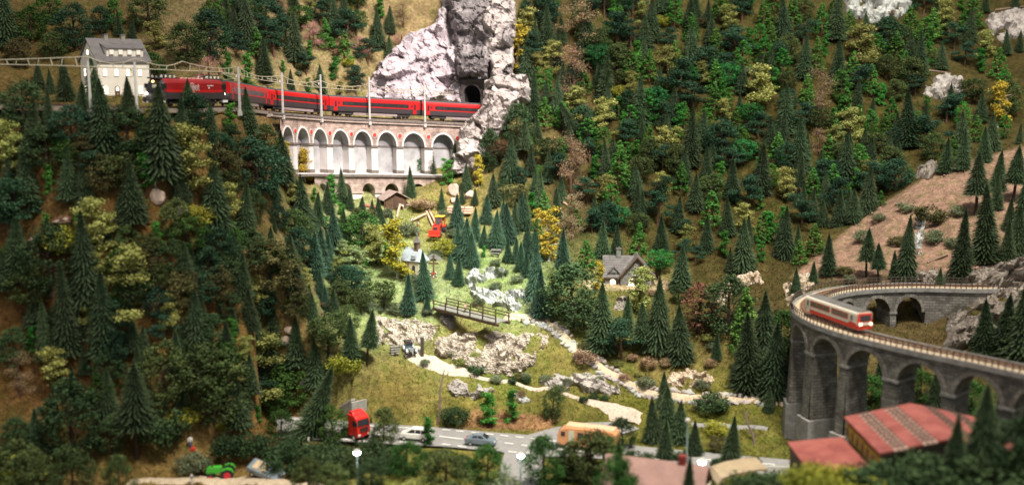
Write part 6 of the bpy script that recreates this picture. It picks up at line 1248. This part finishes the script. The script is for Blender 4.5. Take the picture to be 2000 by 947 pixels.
# kind: (geo, material, trunk, words, category)
KIND = {'F': ('fir','fir',BARK,'dark green bristly fir tree','fir tree'), 'L': ('fir','firblue',BARK,'cool green pale-tipped fir tree','fir tree'), 'T': ('tallfir','fir',BARK,'dark bare-trunked fir tree','fir tree'),
 'C': ('cone','grass',BARKB,'bright green cone-shaped leafy tree','tree'), 'V': ('ovoid','bright',BARK,'vivid green slender pointed tree','tree'), 'R': ('round','emer',BARK,'round emerald green tree','tree'), 'Q': ('round','mid',BARK,'round dark green tree','tree'), 'S': ('column','bright',BARKB,'slim ragged bright green sapling','sapling'),
 'P': ('pine','teal',BARKB,'dark blue-green flat-topped pine','pine tree'), 'D': ('broad','teal',BARK,'dense dark blue-green leafy tree','tree'), 'O': ('fleece','olive',BARK,'yellow-olive fleecy tree','tree'), 'A': ('fleece','palegreen',BARK,'pale green fleecy tree','tree'),
 'K': ('broad','moss',BARK,'dull moss green leafy tree','tree'), 'E': ('broad','brownol',BARK,'brownish olive leafy tree','tree'), 'G': ('round','struct',BARK,'dark olive open round tree','tree'), 'M': ('broad','mid',BARK,'mid green dense leafy tree','tree'),
 'Y': ('column','yellow',BARKW,'golden yellow birch','birch tree'), 'B': ('dry','beige',BARKB,'dry beige tree','tree'), 'N': ('dry','pink',BARKB,'pink blossoming shrub','shrub'), 'W': ('round','brown',BARK,'round brown tree','tree'), 'H': ('ovoid','brown',BARK,'dense dark brown cone-shaped tree','tree'),
 'J': ('broad','dkgreen',BARK,'large dark green leafy tree','tree'),
 'u': ('bush','sage',None,'low grey-green bush','bush'), 'y': ('bush','lime',None,'bright yellow-green bush','bush'), 'b': ('bush','beige',None,'dry beige low scrub','bush'), 'd': ('bush','dkgreen',None,'dark green low bush','bush'), 'g': ('bush','bright',None,'vivid green low bush','bush'), 'o': ('bush','olive',None,'mustard olive low bush','bush'), 'n': ('bush','brownol',None,'brown low scrub','bush')}
_TM = {}
def crown_mesh(geo, i, fm):
    k = (geo, i, fm)
    if k not in _TM:
        if (geo, i) not in _G: _G[(geo, i)] = GEO[(geo, i)]()
        _TM[k] = tri_mesh('crown', *_G[(geo, i)], FM[fm])
    return _TM[k]
_G = {}
NV = {}
for g_, i in GEO: NV[g_] = max(NV.get(g_, 0), i+1)
TRH = {'fir': .9, 'tallfir': .95, 'cone': .8, 'ovoid': .8, 'round': .75, 'column': .85, 'pine': .85, 'fleece': .85, 'broad': .75, 'dry': .85}
def trunk_mesh(geo, i, m):
    k = (geo, i, m.name)
    if k not in _TM:
        r = random.Random(i*7+len(geo)); mb = MB(); h = TRH[geo]; w = .016 if geo in ('fir','tallfir') else .020
        lean = .02*r.uniform(-1,1); pts = [(0,0,-.06),(lean,.0,h*.35),(-lean,.01,h*.7),(0,0,h)]; mb.tube(pts, [w*1.25,w,w*.7,w*.25], 6)
        if geo not in ('fir','tallfir'):
            for q in range(7):
                z = h*(.3+.6*q/7); a = r.uniform(0,6.28); l = .22*r.uniform(.6,1.1)*(1.3 if geo in ('pine','round') else .75)
                mb.tube([(0,0,z),(math.cos(a)*l*.5, math.sin(a)*l*.5, z+l*.35),(math.cos(a)*l, math.sin(a)*l, z+l*.55)], [w*.5,w*.35,w*.12], 4)
        _TM[k] = mb.mesh('trunk', m, 1.0)
    return _TM[k]
def zone(px, py, p):
    if px < 560 and py < 200 and p.y > 2.0: return 'on the hillside behind the station', 'hillside behind the station'
    if px < 900 and py < 205: return 'on the ochre slope behind the red coaches', 'slope behind the coaches'
    if p.y < 1.70: return 'in the blurred row before the main road', 'in front of the main road'
    if px > 1535 and py > 535: return 'around the curved viaduct', 'around the curved viaduct'
    if px > 1590 and inpoly([px], [py], BROWN)[0]: return 'on the bare brown hill', 'brown hill'
    if px < 600 or (px < 700 and py > 600): return 'on the dark hillside below the locomotive', 'dark hillside below the locomotive'
    if py > 780: return 'beside the main road', 'beside the road'
    if px < 1130 and 410 < py < 640: return 'in the bright meadow around the chapel', 'lit meadow by the chapel'
    if px < 920 and py <= 410 or px < 760: return 'in the ravine below the stone viaduct', 'ravine below the viaduct'
    if py > 560: return 'on the bank below the stone house', 'bank below the stone house'
    if py < 240: return 'high on the slope beyond the rock pillar', 'upper wooded slope'
    return 'on the wooded slope behind the stone house', 'wooded slope behind the stone house'
MARKS = [((120,432),'beside the long flat brown boulder'),((62,478),'beside the small pale boulder'),((309,392),'beside the pale pink angular boulder'),((356,428),'beside the grey wedge boulder'),((556,670),'beside the round tan boulder'),((886,380),'beside the tan boulders'),
 ((1715,20),'around the high white rock outcrop'),((1842,175),'around the squarish rock outcrop'),((1965,55),'around the outcrop under a long log'),((1800,340),'beside the rock on the brown crest'),((970,535),'beside the white rock slab'),((985,590),'beside the stream rocks'),
 ((1270,548),'beside the grey stone house'),((230,190),'beside the railway station'),((772,402),'beside the brown wooden hut'),((812,535),'beside the white chapel'),((900,420),'beside the log pile'),((855,455),'beside the red tractor'),((925,610),'beside the wooden footbridge'),
 ((690,800),'beside the red lorry'),((830,852),'beside the white estate car'),((435,930),'beside the green tractor'),((330,206),'beside the red locomotive'),((480,212),'below the first red coach'),((1560,640),'at the foot of the curved viaduct'),((1345,745),'beside the sandy rock shelf'),((1440,550),'beside the sandy rock edge'),((1000,190),'beside the jagged rock spur'),((800,130),'beside the lilac cliff'),((1020,90),'beside the tall rock pillar')]
_MK = None
def nearmark(p):
    global _MK
    if _MK is None: _MK = [(gp(*q), t) for q, t in MARKS]
    d, t = min(((m-p).length, t) for m, t in _MK)
    return t if d < .085 else None
WK = {'fir': 1.28, 'tallfir': 1.3, 'cone': 1.45, 'ovoid': 1.45, 'round': 1.32, 'column': 1.35, 'pine': 1.4, 'fleece': 1.42, 'broad': 1.4, 'bush': 1.25, 'dry': 1.4}
PLANTED = []
def plant(kind, px, top, base, wf=1.0, lean=0.0, p=None):
    geo, fm, bark, words, cat = KIND[kind]; r = random.Random(int(px*31+base*7)); i = r.randrange(NV[geo])
    p = p or gp(px, base); s = depth(p)/FPX; h = max(.012, (base-top)*s*1.09)
    where, g = zone(px, base, p); nm = nearmark(p)
    if nm: where = g = nm
    if geo != 'bush': words = ('tall ' if h > .105 else 'small ' if h < .062 else 'medium ')+words
    t = thing(cat.replace(' ', '_') if geo != 'bush' else 'bush', words+' '+where, cat, p, r.uniform(0, 6.28), words+', '+g)
    w = h*wf*WK.get(geo, 1.25)*r.uniform(.92,1.12); t.scale = (w, w, h)
    if lean: t.rotation_euler = (r.uniform(-.03,.03), lean, 0)
    else: t.rotation_euler = (r.uniform(-.05,.05), r.uniform(-.05,.05), r.uniform(0, 6.28))
    PLANTED.append((t, kind, words, where))
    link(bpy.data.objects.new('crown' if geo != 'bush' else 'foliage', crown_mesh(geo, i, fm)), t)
    if bark: link(bpy.data.objects.new('trunk', trunk_mesh(geo, i % 2, bark)), t)
    return t
TREES = """
F 1069,17,95 1145,24,111 1270,3,78 1181,111,196 1350,55,142 1388,34,84 1248,159,250 1287,132,170 1314,176,237 1301,226,290 1348,220,325 1089,155,220 1040,149,233 1066,159,203 1047,230,275 1358,-15,36 1030,70,155 1096,37,85 1098,128,190
V 1182,47,100,.9 1377,213,268,1.1 1490,76,133,1.0 1209,189,235 1677,283,346 1644,139,203 1806,36,94 1960,139,182 1880,200,253 1701,215,266
C 1213,15,70 1317,-10,52 1351,30,85 1395,59,130 1267,100,160 1140,132,185 1064,194,250 1054,133,178 1394,167,226 1436,213,264 1267,247,302 1492,5,65 1162,305,330
R 1169,84,145 1421,122,178 1277,169,223 1453,270,325 1206,399,450 1289,485,537
S 1245,84,142 1461,57,95 1329,206,270 1312,155,195 1096,270,316 1225,280,325 1037,267,296 1071,138,180
P 1233,54,100 1306,57,100 1328,118,190 1436,57,125 1352,162,225 1223,236,290 1152,272,320 1294,285,340 1480,220,275 1236,-15,35 1449,-10,45 1180,-20,35
D 1409,233,308,.8 1054,-10,60
O 1030,20,85 1078,84,145 1425,13,70 1304,95,160 1372,122,168 1480,132,220,.95 1184,196,270 1233,142,192
K 1209,88,160
Y 1012,55,145 
y 1206,170,195 1289,32,55
B 1130,5,90 1120,95,200,.8 1125,307,345 1118,380,466,.8 1115,270,380,.7
G 1068,267,325 1252,304,358
F 1054,340,402 1037,290,342 1071,297,355 1096,345,392 1088,372,430 1024,382,446 1182,280,345 1380,292,358 1485,289,378 1429,316,385 1358,345,409 1323,388,453 1292,426,490 1176,437,502 1203,443,500 1421,390,460 1380,426,493 1451,436,527 1329,487,562 1426,487,531 1005,400,455
L 1098,454,541 1048,449,510 1030,443,503 1017,476,527 1029,493,540
C 1206,297,372 1329,319,375 1390,375,442 1247,437,497 1488,415,473 1147,470,524
S 1162,306,351 1404,318,368 1415,453,500 1054,324,352 1486,470,513
P 1147,348,399 1284,375,439 1157,409,456 1461,345,415 1338,429,466 1338,470,507 1358,480,513
O 1179,345,409 1294,338,385 1454,399,453
E 1015,361,409
Y 1072,410,510 1050,409,453 1169,513,568
F 1530,4,84 1570,76,152 1631,-10,78 1635,84,169 1692,30,80 1796,68,148 1838,87,135 1893,20,80 1534,175,262 1559,236,334 1774,186,287 1673,160,212 1652,270,355 1734,266,317 1753,275,317 1846,275,338 1880,262,330 1916,186,236 1965,63,106 1990,63,101 1925,-15,25 1982,-20,20 1937,228,296 1876,224,300 1922,253,317 1990,245,280
C 1777,17,78 1698,129,186 1576,148,203 1764,103,156 1739,194,253 1950,97,152 1905,228,279 1517,262,317 1587,330,385 1503,10,55
G 1538,139,186 1728,106,156 1707,258,304 1899,152,203
S 1610,70,110 1720,165,207 1810,190,224 1916,97,144 1681,207,240
P 1525,84,139 1568,42,93 1863,46,101 1884,84,131 1787,148,190 1848,186,241 1812,228,291 1570,203,253 1804,-20,30 1504,228,250
D 1730,36,101 1749,312,372
O 1675,55,144 1846,4,63 1922,63,118 1660,215,287 1538,330,393
K 1563,-10,40 1749,156,195
Y 1948,165,249
B 1597,140,240,.7 1600,253,305,.8
F 1532,412,503 1638,375,442 1693,331,415 1618,463,537 1588,513,554 1767,432,547,.85 1747,493,544 1875,422,554,.85 1925,372,510 1946,345,409 1947,300,372 1986,409,497 1966,436,510 1995,345,449 1970,392,449 1831,530,605 1555,527,575
T 1716,480,550 1692,453,541 1905,310,420 1978,295,395
C 1591,439,497 1562,470,517 1777,326,355 1720,373,402
S 1672,331,371 1525,405,449 1502,415,473
P 1566,382,440
u 1768,395,415 1715,417,433 1868,402,422 1823,450,475 1684,450,472 1855,466,484 1660,537,552 1698,378,402
n 1750,462,482 1815,402,440 1650,520,538
F 1720,690,745 1745,700,760 1790,690,740 1923,590,686 1960,580,690 1998,570,720 1512,640,770 1826,725,810 1965,727,830
M 1521,604,700 1897,745,830 1700,730,800 1795,720,800
F 1175,562,683 1224,581,645 1285,552,683 1329,603,706 1399,653,702 1462,619,759 1489,581,730 1298,731,800 1276,781,860 1303,760,851 1325,786,862 1299,825,897 1356,825,890 1427,817,906 1501,755,802
T 1257,596,690
C 1452,565,691,.75
P 1213,626,706
J 1422,535,653 1118,516,640 1325,555,590 1216,815,877
H 1363,554,650,1.25
O 1247,525,612,.8 1082,531,620,.7
L 1044,482,585,.8 1055,531,620
b 1266,697,720 1300,700,716 1388,700,716 1141,685,712 1235,690,705
u 1262,735,758 1140,730,742 1168,735,748 1027,728,743 1091,752,768 1372,742,760 1110,738,752
d 1160,768,780 1180,772,783 930,712,732 1000,738,750 1027,734,748 1388,770,807,1.1 890,795,830,.95 1140,777,786
y 1398,824,850
n 1406,853,880
L 830,498,582 798,539,613 834,576,613 895,505,556 880,498,542 893,385,454 894,443,506 911,432,512 922,460,520 927,409,470 944,442,482 968,417,482 990,402,473 950,385,435 982,396,449 1020,380,446 992,468,512 1008,468,512
F 863,370,410 766,418,446 740,388,424 731,413,446 727,391,416 747,410,440 707,388,427 685,375,410
Y 776,435,542,1.0
O 735,443,517 690,483,535,1.1 598,524,570
A 694,484,545,1.3
y 869,470,500
G 750,546,605 641,607,690 580,572,635
D 688,517,575,1.2 585,445,509 674,519,575,1.2
M 707,415,484,1.15
S 753,476,517 945,481,503
u 798,437,462 850,488,506 888,447,464 979,522,540 1009,538,553 968,552,568 922,540,553 968,507,519 935,582,597 768,592,613 806,535,556 867,412,428 900,452,470 835,600,614 720,590,610 1045,590,612 700,560,590
L 654,411,486 617,458,541 627,453,531 638,463,534 636,560,605 627,531,582 600,400,453
F 570,506,570 568,462,509 612,577,635 679,620,660 583,628,700
S 588,501,521
K 680,595,648
F 419,317,442 480,364,462 537,334,395 593,351,452 552,265,357 640,364,415 620,381,442 669,334,395 684,371,411 708,388,422 401,438,510 412,418,445 463,459,523 475,499,577 451,472,530 372,466,523 570,466,570 529,537,597 360,341,395 537,432,452
O 374,250,378 448,361,435,.8 570,361,401
y 384,403,445
Y 595,292,353 561,278,310
E 529,472,570 424,520,590 370,525,575
J 495,368,430 450,570,625
D 502,270,378 543,398,445 424,445,516 512,560,620
S 649,344,400 613,368,395 580,411,445 637,422,452 458,435,466 489,455,490 495,547,570 668,398,445 536,337,371
F 96,183,250 162,165,228 203,170,300 187,185,235 252,155,212 318,180,345 355,205,300 134,293,388 167,322,400 262,317,435 349,337,397 55,298,390 65,200,290
J 45,160,250 90,250,330,1.2 249,205,305 
E 170,262,320,1.1 200,300,375
D 140,208,275,1.3 30,350,430,1.3 380,185,255
G 238,295,372
O 25,240,340 193,390,500 291,205,245
S 97,325,380 287,303,375 92,418,450 157,410,455 307,435,485
F 35,425,540 170,428,590,.85 135,523,690,.8 205,540,690,.85 92,595,700,.85
K 60,520,595,1.2 250,440,490 305,515,570 
J 100,440,575,.9
E 350,530,600
D 310,560,620
O 253,485,625,.95 170,587,640
y 137,442,500
G 290,452,515
F 281,640,700 347,650,735 277,680,790,.8 211,727,815 383,575,690 70,805,905
T 268,720,893
J 145,740,890,.85 207,680,740 218,810,885 35,810,890,.85 30,640,710
K 320,665,785,.8 395,690,805,.8 420,672,825,.9
O 112,680,760,1.1 512,650,775
y 358,797,832 436,822,840 672,692,735
d 312,785,878,.7
B 40,690,770
u 375,887,925
F 447,630,705 467,735,832 581,632,714 618,668,755 640,690,735 686,622,707
M 564,706,795 550,800,855 650,790,860
d 448,845,898,.8 490,842,898,.7 535,850,900,.8 575,855,905,.8 650,858,912,.75 723,862,915,.8
K 750,795,872,.8 
S 835,816,874 953,767,832,1.2 1000,760,824
K 1078,750,820,.6
F 485,-10,90 443,-10,50 577,32,120 652,-8,67 738,27,90 762,17,65 761,74,120 519,82,160 569,140,180 626,132,182
Q 588,10,62 695,19,69
C 636,40,97 674,66,123
S 447,104,160 483,108,168 552,120,145 655,114,156 603,154,182 743,-5,38
D 415,23,115,.9 520,-10,55
P 462,65,113 535,46,112 598,105,147 719,78,127 695,131,185
N 612,45,92 702,72,107 784,65,108 410,115,160,1.2
B 555,0,42 787,5,52
O 609,-10,20 664,160,187
F 15,-15,90 233,25,70 258,40,80 130,120,195 100,140,182 75,125,170 184,118,192 411,203,263 487,180,262 371,163,240
D 147,10,95 197,15,65
M 60,15,80 100,-10,45 297,105,160
K 290,-15,60 105,65,115 368,45,125
E 40,75,130
O 304,45,100
C 225,-5,50
S 449,206,263
F 890,283,344 911,324,372 998,271,352 1049,230,278 964,344,402 903,372,397 928,370,400 840,283,345 803,330,385
T 1025,245,318
W 975,270,322
Y 936,306,364
J 1010,205,285,.75 955,255,335,.6 984,350,390
O 1017,362,392
D 1015,326,360
S 875,312,362 818,311,337
b 825,388,410,1.3
K 660,548,602 
A 722,528,566 668,470,512
G 705,560,612
S 655,500,530 715,500,525
M 725,470,510
d 1235,880,905 1330,880,900 1262,885,906 1470,892,912 1400,895,912
u 1205,875,898 1300,872,890
o 948,212,232 1002,150,166
b 870,60,78 830,62,80
"""
cur = None
for line in TREES.strip().split('\n'):
    k, *it = line.split()
    for e in it:
        q = [float(v) for v in e.split(',')]
        plant(k, q[0], q[1], q[2], q[3] if len(q) > 3 else 1.0)
plant('F', 1128, 198, 272, 1.1, lean=-.45); plant('F', 602, 715, 852, .9, lean=.35); plant('T', 717, 612, 713, .9, lean=.12)
# blurred foreground
for k, x, t_, b_, Y, wf in [('M',793,858,975,1.52,1.0),('K',870,876,985,1.48,1.1),('M',953,868,965,1.52,.8),('M',1063,850,965,1.52,.85),('K',1150,835,960,1.53,.95),('M',1180,848,950,1.56,.95),('J',727,893,985,1.48,1.0),('K',605,890,985,1.46,.8),
      ('K',145,865,990,1.45,.7),('K',235,885,990,1.45,.6),('y',10,895,950,1.5,1),('F',1913,765,975,1.20,.8),('F',1863,818,940,1.20,.8),('y',1590,905,985,1.20,1.2),('y',1650,912,1000,1.19,1.2),('d',1740,910,1000,1.19,1.4),('d',1810,900,1000,1.19,1.2),('J',1985,815,985,1.20,1.0),('d',1960,885,1000,1.18,1.2),('K',70,875,985,1.46,.8),('M',1205,880,1000,1.30,.55),('F',1215,860,1000,1.31,.6),('K',650,900,985,1.47,1.0),('F',1342,890,1010,1.30,.7),('d',1450,930,1000,1.29,.9),('d',1500,925,1000,1.4,1.2),('o',820,935,990,1.45,1.2),('J',610,868,960,1.57,1.0),('K',690,880,965,1.55,1.0),('J',760,878,965,1.55,1.0),('M',830,880,965,1.56,.9),('K',900,885,970,1.54,.9),('J',1110,872,965,1.54,.9),('J',1945,870,1000,1.19,.9),('F',1998,770,960,1.21,.7),('K',40,860,975,1.48,1.0),('u',985,930,975,1.5,1.2),('d',620,868,925,1.58,.9),('d',690,872,930,1.57,.9),('d',760,874,930,1.57,.9),('d',560,864,915,1.6,.8),('M',845,880,950,1.56,.9),('d',905,890,945,1.55,.8),('d',1120,885,950,1.55,.9)]:
    p = PY(x, b_, Y); p.z = float(hz(p.x, p.y)); _, pb = proj(p); plant(k, x, t_, pb, wf, p=p)
BASES = []
for line in TREES.strip().split('\n'):
    for e in line.split()[1:]: q = e.split(','); BASES.append((float(q[0]), float(q[2])))
rs = random.Random(23); nadd = 0
for _ in range(6000):       # smaller trees filling the gaps of the dense woods
    zx = rs.choice([(1020,1560,20,510),(1020,1990,15,320),(1560,1740,300,440),(10,540,260,800),(430,560,640,830),(410,700,15,120),(560,700,420,640)]); x = rs.uniform(zx[0], zx[1]); y = rs.uniform(zx[2], zx[3])
    if inpoly([x],[y],BROWN)[0] or (1130 < x < 1320 and y > 470) or min((x-a)**2+((y-b)*1.15)**2 for a, b in BASES) < (21 if x > 1000 else 25)**2: continue
    if any(abs(x-a) < c and abs(y-b) < d_ for a, b, c, d_ in ((1715,20,80,45),(1842,175,55,40),(1965,55,55,50),(309,400,34,40),(356,425,34,34),(124,440,50,40))): continue
    k = rs.choice('FFFFFCCCPPOSSRGVDKFC' if x > 1000 else 'FFFFJJKEDOSMP' if y > 200 else 'FFPCSQ'); h_ = rs.uniform(42, 66)*(.8 if k in 'SRG' else 1.0)*(1.15 if x < 600 and y > 400 else 1); plant(k, x, y-h_, y, rs.uniform(.9,1.1)); BASES.append((x, y)); nadd += 1
    if nadd >= 300: break
# extra scrub between the trees so that the ground is never bare for long
rs = random.Random(11)
for _ in range(150):
    zx = rs.choice([(1010,1600,10,520),(1010,1990,10,330),(20,540,240,700),(420,720,10,150),(1130,1530,575,750),(560,760,400,640),(730,1250,690,790)]); x = rs.uniform(zx[0], zx[1]); y = rs.uniform(zx[2], zx[3])
    if inpoly([x],[y],BROWN)[0] or 700 < x < 900 and y < 400: continue
    h = rs.uniform(8, 17); plant(rs.choice('uubbnnoy' if y < 560 else 'ubnbo'), x, y-h, y, rs.uniform(.8,1.3))

# ------------------------------------------------------------------ labels of look-alike trees told apart by a neighbour
SHORT = {'Y':'golden birch','R':'round emerald tree','O':'yellow-olive tree','P':'blue-green pine','C':'bright cone tree','S':'bright sapling','B':'beige tree','N':'pink shrub','W':'round brown tree','H':'brown cone tree','G':'open olive tree','V':'vivid pointed tree','D':'dense teal tree','K':'moss green tree','E':'brownish olive tree','M':'mid green tree','J':'dark leafy tree','A':'pale fleecy tree','Q':'round dark tree','y':'yellow-green bush','u':'grey-green bush','b':'beige scrub','d':'dark bush','o':'mustard bush','n':'brown scrub','T':'bare-trunked fir','g':'vivid bush'}
ZS = {'on the hillside behind the station':'behind the station','on the ochre slope behind the red coaches':'behind the coaches','in the blurred row before the main road':'before the road','around the curved viaduct':'around the viaduct','on the bare brown hill':'on the brown hill','on the dark hillside below the locomotive':'below the locomotive','in the bright meadow around the chapel':'in the chapel meadow','in the ravine below the stone viaduct':'below the stone viaduct','on the bank below the stone house':'below the stone house','high on the slope beyond the rock pillar':'beyond the rock pillar','on the wooded slope behind the stone house':'behind the stone house'}
cnt = {}
for t, k, w, wh in PLANTED: cnt[t['label']] = cnt.get(t['label'], 0)+1
for t, k, w, wh in PLANTED:
    if cnt[t['label']] > 1 and wh in ZS:
        near = sorted(((o.location-t.location).length, k2) for o, k2, _, _ in PLANTED if o is not t and k2 != k and k2 in SHORT and (o.location-t.location).length < .16)
        if near:
            lab = w+' next to a '+SHORT[near[0][1]]+' '+ZS[wh]
            if len(lab.split()) > 16: lab = w+' by a '+SHORT[near[0][1]]+' '+ZS[wh]
            t['label'] = lab; t['group'] = lab
